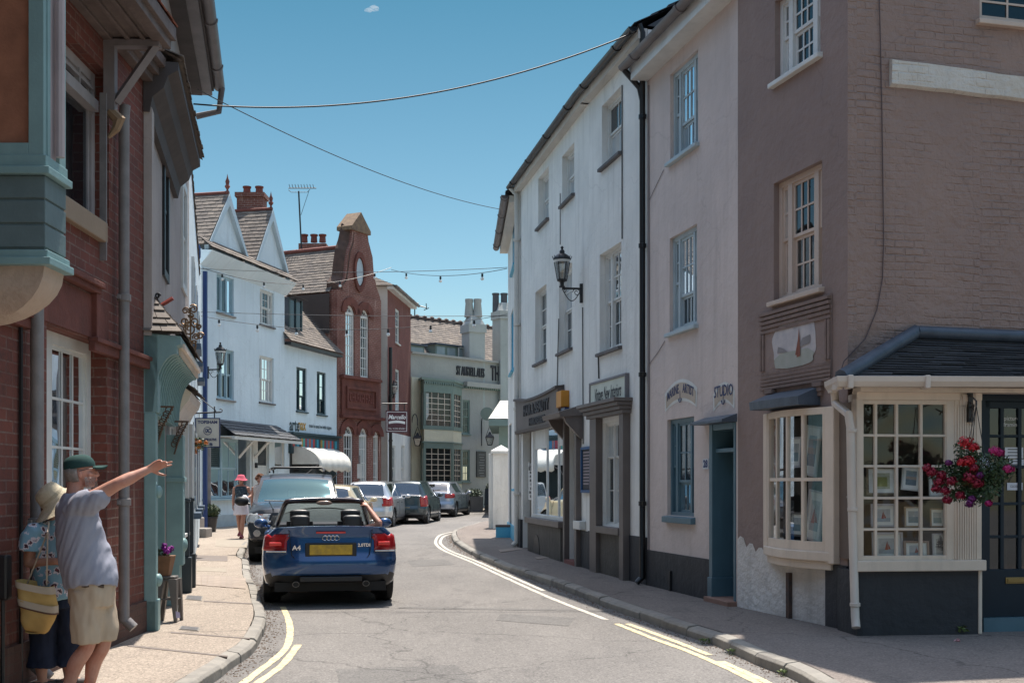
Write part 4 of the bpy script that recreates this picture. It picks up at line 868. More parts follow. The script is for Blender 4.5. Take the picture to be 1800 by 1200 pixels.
def worn_paint(name,col):
 m,nt,b=nodes(name);tc=nt.nodes.new('ShaderNodeTexCoord');vec=tc.outputs['Object']
 c=mixc(nt,noise_fac(nt,vec,6,6,.35,.7),col,tuple(x*.75 for x in col))
 c=mixc(nt,noise_fac(nt,vec,16,8,.50,.62,.8),c,(.15,.14,.13))
 lk(nt,c,b.inputs['Base Color']);b.inputs['Roughness'].default_value=.7;bump(nt,b,noise_fac(nt,vec,90,3,0,1),.003);return m
m_yel=worn_paint('faded yellow road paint',(.72,.60,.34));m_whi=worn_paint('faded pale road paint',(.58,.54,.46))
def sheet(xs,ys,dz):
 mb=MB();vs=[(x,y,gz(y)+dz)for y in ys for x in xs];n=len(xs)
 return mb.add(vs,[(j*n+i,j*n+i+1,(j+1)*n+i+1,(j+1)*n+i)for j in range(len(ys)-1)for i in range(n-1)])
struct('ground',sheet([-400,-40,40,400],[-60,18,70.5,500],-.35),m_pavr)
struct('road',sheet([-30,-10,10,40],[-45,0,18,30,45,70.5,90],0.),m_road)
def cat(pts,step=.25):
 """Catmull-Rom resample"""
 pts=[Vector(p)for p in pts];out=[]
 for i in range(len(pts)-1):
  p0,p1,p2,p3=pts[max(i-1,0)],pts[i],pts[i+1],pts[min(i+2,len(pts)-1)]
  n=max(2,int((p2-p1).length/step))
  for k in range(n):
   t=k/n;out.append(.5*((2*p1)+(-p0+p2)*t+(2*p0-5*p1+4*p2-p3)*t*t+(-p0+3*p1-3*p2+p3)*t**3))
 return out+[pts[-1]]
def gxy(lst,dz=0):return[V(G(*p,dz).x,G(*p,dz).y)for p in lst]
KR=[V(2.6,6.5),V(2.35,8.)]+gxy([(1403,1197),(1330,1168),(1257,1134),(1183,1109),(1110,1083),(1055,1063),(1000,1040),(941,1019),(890,1002),(853,987),(817,968),(797,953),(795,939),(804,934),(826,927),(865,919)])+[V(2.2,45.8),V(12,49.5),V(30,53)]
KL=[V(-2.55,4),V(-2.45,7)]+gxy([(376,1200),(410,1174),(448,1146),(466,1106),(466,1086),(461,1070),(452,1041),(441,1019),(437,993),(427,982)])+[V(-6.5,30),V(-6.75,34),V(-6.2,39),V(-5.35,44),V(-4.5,49),V(-3.6,52.8),V(-2.4,54.6),V(-.6,55.3),V(4,56),V(14,58.5),V(30,62)]
def kerb(path,side,name,wd=.15,seed=1):
 pts=cat([(p.x,p.y,0)for p in path],.1);rr=random.Random(seed);mb=MB();d=0;i=0;inner=[]
 cum=[0]
 for a,b in zip(pts,pts[1:]):cum.append(cum[-1]+(b-a).length)
 def at(s):
  s=min(max(s,0),cum[-1]-1e-4);lo,hi=0,len(cum)-1
  while hi-lo>1:
   m=(lo+hi)//2
   if cum[m]<=s:lo=m
   else:hi=m
  t=(s-cum[lo])/max(cum[hi]-cum[lo],1e-9);p=pts[lo].lerp(pts[hi],t);a=pts[max(lo-2,0)];b=pts[min(hi+2,len(pts)-1)]
  tg=(b-a).normalized();return p,V(tg.y,-tg.x,0)*side
 s=0
 while s<cum[-1]-.1:
  L=rr.uniform(.55,.95)if s<40 else 1.5;e=min(s+L,cum[-1]);g_=.008;dz=rr.uniform(-.012,.012);oo=rr.uniform(-.01,.01)
  k=2;rings=[]
  for t in range(k+1):
   p,nn=at(s+g_+(e-s-2*g_)*t/k);p=p-nn*oo;z=gz(p.y)
   rings.append([V(p.x,p.y,z-.1),V(p.x,p.y,z+.075+dz),V(p.x,p.y,z+.1+dz)+nn*.025,V(p.x,p.y,z+PAVE+.004+dz*.3)+nn*(wd-.02),V(p.x,p.y,z-.1)+nn*wd])
  mb.loft(rings);s=e
 struct(name,mb,m_kerb,bevel=.006)
 s=0;inner=[]
 while s<cum[-1]:p,nn=at(s);inner.append(p+nn*(wd-.012));s+=.35
 return inner
inR=kerb(KR,1,'kerb',seed=3);inL=kerb(KL,-1,'kerb',seed=5)
def pave(name,inner,outer_pts,mat,dz=PAVE,lift=None):
 bm=bmesh.new();vs=[bm.verts.new((p.x,p.y,0))for p in inner+outer_pts];f=bm.faces.new(vs)
 bmesh.ops.triangulate(bm,faces=[f]);
 for yy in(18,30,45):bmesh.ops.bisect_plane(bm,geom=bm.verts[:]+bm.edges[:]+bm.faces[:],plane_co=(0,yy,0),plane_no=(0,1,0))
 for v in bm.verts:v.co.z=gz(v.co.y)+dz+(lift(v.co)if lift else 0)
 bm.verts.index_update();mb=MB();mb.add([v.co.copy()for v in bm.verts],[tuple(v.index for v in f.verts)for f in bm.faces]);bm.free();return struct(name,mb,mat)
pave('pavement',inR,[V(30,6,0),V(9,4,0)],m_pavr)
pave('pavement',inL,[V(30,75,0),V(-22,75,0),V(-22,4,0)],m_pav,lift=lambda c:.25*max(0,min(1,(c.y-56)/3)))
def ribbon(pts,w,dz,mb=None,wj=0.):
 pts=cat([(p.x,p.y,0)for p in pts],.12);L_,R_=[],[]
 for i,p in enumerate(pts):
  t=(pts[min(i+1,len(pts)-1)]-pts[max(i-1,0)]).normalized();n=V(t.y,-t.x,0);ww=w*(1+wj*noise.noise(p*6))/2;z=V(0,0,gz(p.y)+dz)
  L_.append(p-n*ww+z);R_.append(p+n*ww+z)
 mb=mb or MB();n=len(pts);return mb.add(L_+R_,[(i,i+1,n+i+1,n+i)for i in range(n-1)])
mb=MB()
for tr in([(1084,1096),(1119,1110),(1154,1124),(1196,1139),(1238,1156),(1285,1177),(1330,1199),(1400,1235)],[(1103,1096),(1150,1113),(1200,1132),(1247,1151)],[(1267,1162),(1310,1181),(1350,1200),(1420,1235)],[(497,1066),(507,1089),(510,1111),(504,1136),(483,1158),(455,1179),(428,1200),(360,1250)],[(524,1133),(511,1151),(492,1172),(453,1200),(385,1250)]):ribbon(gxy(tr),.072,.004,mb,.3)
struct('road_marking',mb,m_yel)
mb=MB()
for tr in([(822,928.5),(795,934.5),(774,940),(766,950),(769,959),(784,969),(830,988),(882,1012),(930,1034),(981,1056),(1066,1089)],[(824,932),(800,937),(781,942),(774,951),(777,958),(792,968),(835,985),(883,1006),(956,1038)]):ribbon(gxy(tr),.075,.004,mb,.2)
struct('road_marking',mb,m_whi)
def off_path(path,side,d):
 pts=cat([(p.x,p.y,0)for p in path],.4);out=[]
 for i,p in enumerate(pts):t=(pts[min(i+1,len(pts)-1)]-pts[max(i-1,0)]).normalized();out.append(p+V(-t.y,t.x,0)*side*d)
 return out
def grit(path,side,nm):
 mb=MB();pts=cat([(p.x,p.y,0)for p in path],.2)
 for i,p in enumerate(pts[:260]):
  t=(pts[min(i+1,len(pts)-1)]-pts[max(i-1,0)]).normalized();n=V(-t.y,t.x,0)*side
  for _ in range(16):
   c=p+n*abs(rnd.gauss(0,.1))+t*rnd.uniform(-.1,.1);s=rnd.uniform(.004,.013);z=gz(c.y);mb.add([(c.x-s,c.y-s,z),(c.x+s,c.y-s*.4,z),(c.x,c.y+s,z),(c.x,c.y,z+s*.9)],[(0,1,3),(1,2,3),(2,0,3)])
 o=build(nm,mb,m_grit);o['kind']='stuff';o['label']='loose grit and dry leaves gathered along the kerb'
grit(KL[1:14],-1,'gutter_grit');grit(KR[1:18],1,'gutter_grit')
def patch(name,quad,mat,dz,kind=None,th=0.):
 q=[G(*p,PAVE)for p in quad];mb=MB();mb.prism([V(p.x,p.y,gz(p.y)+PAVE+dz-.02)for p in q],(0,0,.02));return struct(name,mb,mat)
m_flag=M('pale stone flags',(.33,.27,.22),.85,col2=(.22,.18,.15),vs=5,bs=40,bmp=.006,isl=.5,iscol=(.24,.2,.17))
mb=MB();aL,aR,bL,bR=G(332,1027,PAVE),G(432,1035,PAVE),G(334,1008,PAVE),G(432,1016,PAVE)
for i in range(9):
 for j in range(1):
  t0,t1=(i+.03)/9,(i+.97)/9;q=[aL.lerp(aR,t0),aL.lerp(aR,t1),bL.lerp(bR,t1),bL.lerp(bR,t0)];mb.prism([V(p.x,p.y,gz(p.y)+PAVE-.01)for p in q],(0,0,.018+rnd.uniform(-.002,.003)))
struct('paving_setts',mb,m_flag)
m_dkp=M('dark trench reinstatement',(.17,.14,.12),.9,vs=8,bs=90,bmp=.004,col2=(.17,.15,.14));m_ltp=M('light patch of new asphalt',(.30,.26,.21),.9,vs=8,bs=90,bmp=.004)
for q,m_ in(([(346,996),(398,998),(398,1005),(346,1003)],m_ltp),([(333,994),(344,995),(344,1004),(333,1003)],m_dkp),([(380,947),(434,949),(434,962),(378,960)],m_ltp),([(330,975),(400,977),(400,986),(330,984)],m_dkp),([(300,1110),(440,1121),(438,1122.5),(300,1112)],m_dkp),([(228,1133),(400,1152),(399,1154),(224,1135.5)],m_dkp),([(358,1055),(444,1060),(444,1061.5),(358,1057)],m_dkp)):patch('pavement_patch',q,m_,.004)
m_iron=M('worn iron cover',(.16,.15,.15),.5,metal=.4,vs=30,bs=70,bmp=.006,col2=(.08,.08,.08))
for i,(q,l)in enumerate((([(318,1100),(352,1103),(349,1109),(314,1106)],'small rectangular iron cover in the left pavement nearest the stool'),([(328,1046),(357,1048),(355,1056),(325,1053)],'square iron cover with frame beside the dark pavement patch'),([(338,982),(346,982),(346,987),(337,987)],'tiny iron cover by the black shop columns on the pavement'))):
 c=sum((G(*p,PAVE)for p in q),V(0,0,0))/4;t=thing('manhole_cover',l,'manhole cover',c,'iron covers in the pavement')
 ps=[V(G(*p,PAVE).x,G(*p,PAVE).y,gz(c.y)+PAVE)for p in q];mb=MB();mb.prism([p+V(0,0,-.01)for p in ps],(0,0,.016));build('frame',mb,m_kerb,t);mb=MB();mb.prism([c+(p-c)*.86+V(0,0,-.01)for p in ps],(0,0,.02));build('lid',mb,m_iron,t)
for q,l in(([(876,966),(912,961),(918,965),(880,971)],'long pale access cover in the shade of the blue trimmed house'),([(940,979),(962,977),(966,980),(944,983)],'small pale cover in the pavement before the hair shop')):
 c=sum((G(*p,PAVE)for p in q),V(0,0,0))/4;t=thing('manhole_cover',l,'manhole cover',c,'iron covers in the pavement')
 ps=[V(G(*p,PAVE).x,G(*p,PAVE).y,gz(c.y)+PAVE)for p in q];mb=MB();mb.prism([p+V(0,0,-.01)for p in ps],(0,0,.016));build('lid',mb,m_flag,t)
for q,l in(([(880,1078),(1010,1086),(1000,1100),(872,1090)],0),([(590,1176),(800,1168),(840,1200),(600,1216)],0),([(716,985),(780,982),(800,992),(724,996)],0),([(700,1066),(1100,1072),(1104,1075),(700,1069)],1)):
 ps=[G(*p,0)for p in q];mb=MB();mb.poly([V(p.x,p.y,gz(p.y)+.003)for p in ps]);struct('road_patch',mb,m_rpat)
m_leaf=M('weed leaves',(.07,.12,.03),.6,bmp=0,isl=.8,iscol=(.16,.2,.05));m_petal=M('pink petals',(.7,.35,.38),.6,bmp=0)
def leafball(mb,c,r,n,ls,seed=0,up=.0):
 rr=random.Random(seed)
 for _ in range(n):
  d=V(rr.gauss(0,1),rr.gauss(0,1),rr.gauss(0,1)+up).normalized();k=rr.uniform(.55,1.05);p=c+V(d.x*r[0]*k,d.y*r[1]*k,d.z*r[2]*k)
  a=V(rr.gauss(0,1),rr.gauss(0,1),rr.gauss(0,1)).normalized();b=(d+a*.8).cross(a).normalized();s=ls*rr.uniform(.6,1.3)
  t=(d+a).normalized();w_=b*s*.42;mb.add([p-t*s,p-w_,p+t*s,p+w_],[(0,1,2,3)])
for(px,py,l)in((1683,1114,'small green weed growing at the foot of the shop bay'),(185,1128,'yellowing weed at the foot of the brick wall by the man')):
 c=G(px,py,PAVE);t=thing('weed',l,'weed',c);mb=MB();leafball(mb,c+V(0,0,.05),(.1,.06,.05),60,.025,4,.5);build('leaves',mb,m_leaf,t)
mb=MB()
for(px,py)in((1238,1131),(1288,1150),(1378,1188)):
 c=G(px,py,0);leafball(mb,c+V(.0,0,.03),(.07,.05,.03),50,.016,9,.5)
o=build('kerb_moss',mb,m_leaf);o['kind']='stuff';o['label']='tufts of moss and grass along the right kerb'
t=thing('fallen_petals','pink petals dropped on the dark pavement under the flower basket','petals',G(1684,1127,PAVE));mb=MB();leafball(mb,G(1684,1127,PAVE)+V(0,0,.015),(.03,.025,.012),16,.015,2);build('petal',mb,m_petal,t)
m_teal=M('pale teal shop paint',(.22,.35,.35),.5,bs=50,bmp=.002,var=.2,streak=.25)
m_teald=M('grey teal weatherboard paint',(.13,.185,.19),.6,bs=30,bmp=.003,var=.25,streak=.25)
m_greyp=M('grey painted iron pipe',(.24,.22,.215),.45,var=.3,vs=6,bs=20,bmp=.004,streak=.25)
m_wood=M('weathered brown eaves timber',(.16,.12,.105),.75,var=.45,vs=5,bs=20,bmp=.006,streak=.3)
m_soot=M('sooty cornice timber',(.075,.06,.055),.75,var=.4,streak=.3)
m_tile=M('red clay tiles',(.30,.10,.055),.8,var=.4,vs=6,bmp=.005,isl=.6,iscol=(.14,.06,.045))
m_blind=M('ginger roller blind',(.36,.15,.085),.85,var=.3,vs=6,streak=.2,bmp=.004,bs=50)
m_cream2=render_mat('dirty cream render',(.42,.37,.34),(.33,.29,.27),streak=.2)
wx=lambda Y:-3.72-.019*(Y-12.07)
F1=Fac((wx(4.2),4.2),(-3.72,12.07))
F2=Fac((-3.72,12.07),(-5.03,18.6));F3=Fac((-5.03,18.6),(-9.3,35.8))
FG_=Fac((-9.35,36.),(-7.96,41.8));FA=Fac((-7.96,41.8),(-6.78,46.2));FC=Fac((-6.78,46.2),(-5.3,49.2));FR=Fac((-5.2,49.9),(-4.7,55.4));FP=Fac((-4.71,55.5),(-4.71+.867*9,55.5+9.))
u_=lambda F,Y:(Y-F.A.y)/F.d.y
lb=thing('brick_building','dark red brick building with teal oriel window at the near left','building',(wx(9),9,PAVE))
H1=5.7
a1=F1.rect(92,157,56,395,153,-.18);a1[3]=min(a1[3],H1-.35);a1[0]=F1.hit(104,0)[0];g1=F1.rect(86,150,606,700,150,-.2);g1[2]=.95;g1[0]=F1.hit(82,0)[0]
g0=[u_(F1,5.0),u_(F1,6.4),.95,g1[3]]
build('front_wall',wall_mb(F1,0,F1.L,-.2,H1,[a1,g1,g0],.2),m_bricka,lb,frame=F1)
build('back_wall',shell_mb(F1,0,F1.L,-.2,H1,6),m_bricka,lb,frame=F1)
mb=MB();z=H1+.1
slates(mb,F1.pt(-.1,z,.6),F1.pt(u_(F1,11.05),z,.6),F1.pt(u_(F1,11.05),z+3.2,-2.6),F1.pt(-.1,z+3.2,-2.6),course=.18,w=.2)
slates(mb,F1.pt(u_(F1,11.05),H1+.15,.15),F1.pt(F1.L,H1+.15,.15),F1.pt(F1.L,z+3.2,-2.6),F1.pt(u_(F1,11.05),z+3.2,-2.6),course=.18,w=.2)
build('roof',mb,m_tile,lb)
mb=MB();ue=u_(F1,11.);F1.box(mb,0,ue,H1-.06,H1-.02,0,.52)
for k,(o0,o1,z0,z1)in enumerate(((.44,.56,H1-.1,H1+.04),(.50,.60,H1-.02,H1+.1))):F1.box(mb,0,ue+.02*k,z0,z1,o0,o1)
for o0,o1 in((0,.08),(.2,.24),(.34,.38)):F1.box(mb,0,ue-.03,H1-.09,H1-.055,o0,o1)
F1.box(mb,ue-.08,ue+.0,H1-.12,H1+.06,0,.5)
ev=build('eaves',mb,m_wood,lb,bevel=.006,label='deep brown timber eaves')
mb=MB()
for yb in(10.85,8.6):
 u=u_(F1,yb);F1.box(mb,u-.045,u+.045,4.98,5.6,.0,.1)
 p0,p1=F1.pt(u,5.06,.1),F1.pt(u,5.58,.46);mb.tube([p0,p1],.045,4)
 F1.box(mb,u-.05,u+.05,5.56,5.62,0,.5)
build('bracket',mb,M('grey painted timber',(.25,.22,.22),.6,streak=.3,var=.3),ev)
mb=MB();u=u_(F1,10.85);mb.tube([F1.pt(u,4.98,.05),F1.pt(u,4.9,.13),F1.pt(u,4.82,.1),F1.pt(u,4.74,.03)],[(.05,.05),(.06,.05),(.04,.04),(.015,.02)],8);build('corbel',mb,M('ochre stone',(.3,.2,.12),.8),ev)
mb=MB();F1.box(mb,ue+.03,F1.L,H1-.05,H1+.02,0,.1);F1.box(mb,ue+.03,F1.L,H1+.02,H1+.1,0,.16);F1.box(mb,ue+.03,F1.L+.02,H1+.1,H1+.2,0,.22);build('cornice',mb,m_wood,lb,bevel=.008)
w_=window(F1,lb,a1,m_greyp if False else M('grey white window paint',(.40,.37,.37),.5,streak=.3,var=.3),((1,1,1,1),),.18,None,None,midrail=False,fw=.09,label='tall upper window with small paned top light')
mb=MB();zt=F1.hit(152,150)[1];F1.box(mb,a1[0]+.05,a1[1]-.05,zt-.06,zt+.04,-.19,-.08)
for k in(1,2):u=a1[0]+(a1[1]-a1[0])*(k/3);F1.box(mb,u-.014,u+.014,zt,a1[3]-.08,-.17,-.12)
zm=(zt+a1[3])/2;F1.box(mb,a1[0]+.05,a1[1]-.05,zm-.014,zm+.014,-.17,-.12);build('transom',mb,MC['grey white window paint'],w_)
mb=MB();F1.box(mb,a1[0]-.3,u_(F1,10.75),a1[2]-.2,a1[2]-.02,-.18,.06);build('stone_sill',mb,M('ochre stone sill',(.30,.22,.15),.8,bmp=.006),lb,bevel=.01)
window(F1,lb,g1,m_wpaint,((.35,1,3,1),(1.,3,3,1)),.2,m_stone,'full',mull=.14,fw=.1,label='white ground floor window with flaking paint',glass=GLASS)
window(F1,lb,g0,m_wpaint,((1.,3,3,1),),.2,m_stone,'full',fw=.1)
mb=MB();ua,ub=a1[0]-.32,u_(F1,10.72)
for(u0,u1,z0,z1,o)in((g1[0]-.15,g1[1]+.0,g1[3]+.01,g1[3]+.38,.012),):F1.box(mb,u0,u1,z0,z1,0,o)
build('flat_arch',mb,m_rubbed,lb)
mb=MB();zc=g1[3]+.4
F1.box(mb,g1[0]-.3,u_(F1,10.55),zc,zc+.05,0,.07);F1.box(mb,g1[0]-.3,u_(F1,10.57),zc+.05,zc+.1,0,.1)
F1.box(mb,u_(F1,10.45),u_(F1,10.57),2.84,zc,0,.06)
build('hood_mould',mb,m_rubbed,lb,bevel=.008)
mb=MB()
for u0,u1 in((0,u_(F1,9.0)),(u_(F1,10.4),F1.L+.02)):F1.box(mb,u0,u1,2.76,2.84,0,.06);F1.box(mb,u0,u1,2.84,2.88,0,.085)
build('string_course',mb,m_rubbed,lb,bevel=.006)
mb=MB();F1.box(mb,0,F1.L,-.1,.42,0,.03);build('plinth',mb,brick_mat('sooty plinth brickwork',(.13,.06,.045),(.09,.045,.035),(.11,.08,.065),dirt=.6),lb,frame=F1)
mb=MB();u=u_(F1,10.72);F1.box(mb,u-.02,u+.0,3.6,5.1,0,.06);build('iron_strip',mb,m_greyp,lb)
oo=MB();Y0,Y1,X1=7.79,8.13,-3.05;xw=wx(7.9)+.0
def obox(mb,z0,z1,e=0.,e2=0.):mb.box((xw-.02,Y0-e,z0),(X1+e,Y1+e2,z1))
obox(oo,3.12,3.62);orl=build('oriel_window',oo,m_teald,lb,label='grey teal oriel bay with cream plaster underside')
mb=MB()
for z0 in(3.14,3.3,3.46):mb.box((xw,Y0-.012,z0),(X1+.012,Y1+.01,z0+.145))
build('weatherboard',mb,m_teald,orl,bevel=.006)
mb=MB();obox(mb,3.02,3.07,.06,.03);obox(mb,3.07,3.12,.035,.02);obox(mb,3.61,3.66,.05,.03);obox(mb,3.66,3.74,.02,.02);build('moulding',mb,m_teal,orl,bevel=.006)
mb=MB();n=8;rings=[]
for i in range(n+1):
 t=math.pi/2*i/n;f=math.cos(t);z=3.02-.36*math.sin(t);rings.append([V(xw,Y0+.28*(1-f),z),V(xw+(X1-xw)*max(f,.06),Y0+.28*(1-f),z),V(xw+(X1-xw)*max(f,.06),Y1,z),V(xw,Y1,z)])
mb.loft(rings);build('plaster_corbel',mb,render_mat('cracked cream plaster',(.50,.40,.32),(.4,.3,.24),streak=.2,bmp=.01),orl,smooth=50)
mb=MB();mb.box((X1-.1,Y0-.01,3.74),(X1,Y0+.09,5.6));mb.box((X1-.0,Y0+.04,3.74),(X1+.008,Y0+.09,5.6));mb.box((xw,Y0-.01,3.74),(X1-.1,Y0+.04,3.82));mb.box((X1-.08,Y1-.1,3.74),(X1+.01,Y1+.01,5.6));mb.box((xw,Y0-.01,5.4),(X1,Y1,5.62));mb.box((xw,Y0-.01,3.7),(X1,Y1,3.745))
build('frame',mb,m_teal,orl,bevel=.004)
mb=MB();mb.box((xw,Y0+.03,3.8),(X1-.09,Y0+.05,5.5));build('blind',mb,m_blind,orl)
mb=MB();mb.box((X1-.03,Y0+.09,3.72),(X1-.015,Y1-.1,5.5));mb.tube([V(X1+.03,Y0+.2,3.78),V(X1+.03,Y0+.2,5.5)],.03,8);build('shutter',mb,M('pinkish white board',(.42,.35,.35),.6,streak=.25),orl)
g_='grey iron drainpipes on the brick building'
downpipe('downpipe','grey iron drainpipe behind the couple at the near left',F1,u_(F1,8.98),PAVE,3.0,.09,m_greyp,.05,group=g_)
downpipe('downpipe','grey iron drainpipe with round head on the brick wall next to the teal shop',F1,u_(F1,11.12),PAVE+.12,5.0,.09,m_greyp,.05,group=g_,bends=[(u_(F1,11.12),5.12,.1)])
mb=MB();u=u_(F1,8.45);t=thing('iron_bootscraper','rusty iron bar and bracket fixed to the near end of the brick wall','ironwork',F1.pt(u,PAVE,.04));mb.tube([F1.pt(u,PAVE,.05),F1.pt(u,.78,.05)],.014,6);build('bar',mb,m_black,t);mb=MB();F1.box(mb,u-.05,u+.05,.78,1.1,.02,.1);build('weight',mb,m_black,t,bevel=.02)
mb=MB();mb.tube([F1.pt(u_(F1,8.85),PAVE,.02),F1.pt(u_(F1,8.85),2.9,.02),F1.pt(u_(F1,8.93),3.0,.02),F1.pt(u_(F1,8.86),3.2,.02)],.015,5);build('cable',mb,m_black,lb)
ts=thing('teal_shop_building','tall cream rendered building over a teal shopfront with coved hood','building',(-3.9,13,PAVE))
H2=7.85
d1=F2.rect(285,294,262,500,294);d2=F2.rect(318,326,330,520,325)
so1=[u_(F2,12.45),u_(F2,14.45),PAVE-.1,2.3];so2=[u_(F2,15.2),u_(F2,16.7),.95,2.45]
build('front_wall',wall_mb(F2,0,F2.L,-.2,H2,[d1,d2,so1,so2],.12),m_cream2,ts,frame=F2);build('back_wall',shell_mb(F2,0,F2.L,-.2,H2,6),m_cream2,ts,frame=F2)
hip_roof('roof',ts,F2,0,F2.L,H2+.05,6,2.5,m_slate,.42);gutter(F2,ts,-.1,F2.L+.1,H2,.45,m_gutter,.09,fascia=m_gutter)
mb=MB();F2.box(mb,0,F2.L,H2-.12,H2-.04,0,.38);F2.box(mb,0,F2.L,H2-.2,H2-.12,0,.2);build('soffit',mb,m_soot,ts)
mb=MB();mb.tube([F2.pt(F2.L,H2-.05,.5),F2.pt(F2.L+.1,H2-.4,.45),F2.pt(F2.L+.1,H2-.5,.1)],.05,8);build('swan_neck',mb,m_gutter,ts,smooth=40)
for r_,l_ in((d1,'tall narrow dark window'),(d2,'tall narrow farther window')):window(F2,ts,r_,m_black if r_ is d1 else m_wpaint,((1,1,1,1),),.12,None,None,label=l_,proud=.1,fw=.12)
mb=MB();F2.box(mb,-.02,.22,3.1,5.4,0,.08);build('pilaster',mb,m_cream2,ts,frame=F2)
mb=MB();uc=u_(F2,15.7)
prof=[(0,5.35),(.06,5.35),(.09,5.5),(.2,5.6),(.24,5.72),(.34,5.78),(.34,5.86),(0,5.86)]
mb.loft([[F2.pt(u,z,o)for o,z in prof]for u in(-.05,uc)]);hc=build('cornice',mb,m_soot,ts,label='dark heavy timber cornice halfway up')
mb=MB();slates(mb,F2.pt(-.08,5.9,.38),F2.pt(uc+.05,5.9,.38),F2.pt(uc+.05,6.08,.0),F2.pt(-.08,6.08,0),course=.14,w=.2);build('slates',mb,m_slatew,hc)
mb=MB();mb.tube([F2.pt(.5,6.1,.05),F2.pt(.5,H2-.2,.05)],.045,8);build('black_pipe',mb,m_blackpl,ts)
mb=MB();u2=u_(F2,14.6)
F2.box(mb,0,.2,PAVE,2.32,0,.12);F2.box(mb,0,.24,PAVE,.42,0,.14);F2.box(mb,0,.26,2.32,3.12,0,.14);F2.box(mb,u2,u2+.35,.6,2.2,0,.2);F2.box(mb,u2-.02,u2+.37,1.62,1.68,0,.22);F2.box(mb,u2,u2+.35,PAVE,.62,0,.16)
tsf=build('shopfront',mb,m_teal,ts,frame=F2,bevel=.008,label='pale teal timber shopfront')
mb=MB()
for z in(1.52,.62):mb.blob(tuple(F2.pt(.1,z,.13)),(.045,.06,.07),10,7)
mb.blob(tuple(F2.pt(u2+.1,.85,.2)),(.05,.08,.09),10,7);build('console',mb,m_teal,tsf,smooth=50)
mb=MB();e=.32;F2.box(mb,so1[0],so1[1],PAVE,2.3,-.5,-.45)
for k in range(5):u=so1[0]+.15+k*.4;F2.box(mb,u,u+.3,PAVE+.3,2.1,-.45,-.42)
F2.box(mb,so1[1]-.05,so1[1],PAVE,2.3,-.5,0);build('door_panelling',mb,m_teal,tsf,bevel=.005)
K2=10;uh=u_(F2,15.1)
cove=[(.08,2.32),(.1,2.42)]+[(.1+.22*(1-math.cos(math.pi/2*i/K2)),2.42+.5*math.sin(math.pi/2*i/K2))for i in range(1,K2+1)]
mb=MB();prof=cove+[(.32,3.0),(.36,3.02),(.36,3.1),(0,3.12),(0,2.32)]
mb.loft([[F2.pt(u,z,o)for o,z in prof]for u in(.0,uh)]);hood=build('coved_hood',mb,m_teal,tsf,frame=F2)
mb=MB()
for k in range(15):
 u=.12+k*(uh-.2)/14;mb.tube([F2.pt(u,z+.005,o+.012)for o,z in cove],.014,5)
build('hood_ribs',mb,m_teal,hood)
mb=MB();F2.box(mb,.26,uh,3.0,3.05,.32,.38)
k=.3
while k<uh:F2.box(mb,k,k+.04,2.94,3.0,.30,.35);k+=.09
build('dentils',mb,m_cpaint,hood)
mb=MB();slates(mb,F2.pt(-.03,3.13,.38),F2.pt(uh+.1,3.13,.38),F2.pt(uh+.1,3.6,0),F2.pt(.4,3.6,0),course=.13,w=.24,lift=.03);slates(mb,F2.pt(-.03,3.13,-.02),F2.pt(-.03,3.13,.38),F2.pt(.4,3.6,.01),F2.pt(.4,3.6,-.02),course=.11,w=.17,lift=.03);build('hood_slates',mb,m_slatew,hood)
mb=MB();a0,z0=.55,2.28
for(ub_,zb_)in((.3,2.4),(u2-.05,2.36)):
 for k in range(7):
  c=F2.pt(ub_,zb_-.04-.04*k,.08+.17*(1-k/7)*.8);mb.tube([c+F2.n3*.045*math.cos(a)*(1-a/14)+V(0,0,.045*math.sin(a)*(1-a/14))for a in[j*.9 for j in range(9)]],.006,4)
 mb.tube([F2.pt(ub_,zb_,.1),F2.pt(ub_,zb_,.27)],.01,4);mb.tube([F2.pt(ub_,zb_-.4,.1),F2.pt(ub_,zb_-.2,.16),F2.pt(ub_,zb_,.26)],.01,4)
build('scroll_bracket',mb,M('rusty brown scrollwork',(.12,.07,.045),.6,metal=.3),tsf)
mb=MB();v0,v1=u_(F2,15.35),u_(F2,17.4)
mb.loft([[F2.pt(u,z,o)for o,z in((.0,2.42),(.08,2.46),(.15,2.6),(.22,2.68),(.25,2.78),(0,2.95))]for u in(v0,v1)]);cn=build('canopy',mb,m_cpaint,ts,label='small cream coved canopy with ragged slate edge')
mb=MB();slates(mb,F2.pt(v0-.05,2.8,.28),F2.pt(v1,2.8,.28),F2.pt(v1,3.02,0),F2.pt(v0-.05,3.02,0),course=.12,w=.16,lift=.06,jit=.03);build('slates',mb,m_slatew,cn)
window(F2,ts,so2,m_wpaint,((1,2,1,1),(1,2,1,1)),.1,m_wpaint,'full',midrail=False,siltout=.14,label='white shop window behind the black columns')
for Yc,sc_ in((16.35,1.),(17.2,1.)):
 u=u_(F2,Yc);t=thing('shop_column','black and white slender shop column, %s'%('nearer of the pair' if Yc<17 else 'farther of the pair'),'column',F2.pt(u,PAVE,.2),'columns of the small white shop')
 mb=MB();F2.box(mb,u-.08,u+.08,PAVE,.6,.04,.19);F2.box(mb,u-.05,u+.05,.6,1.35,.06,.16);F2.box(mb,u-.065,u+.065,1.35,1.4,.05,.175);build('base',mb,M('blue black column paint',(.03,.045,.055),.4,bmp=0),t,bevel=.012);mb=MB();F2.box(mb,u-.045,u+.045,1.4,2.46,.07,.15);build('shaft',mb,m_wpaint,t,bevel=.01)
mb=MB();F2.box(mb,u_(F2,15.0),F2.L,PAVE,.95,0,.06);build('stall_riser',mb,M('grey white panelling',(.35,.33,.32),.6,streak=.3),ts)
t=thing('sign_bracket','ornate gilded scrollwork sign bracket above the teal shop','sign bracket',P(322,640,15.8));mb=MB();Yb=15.8
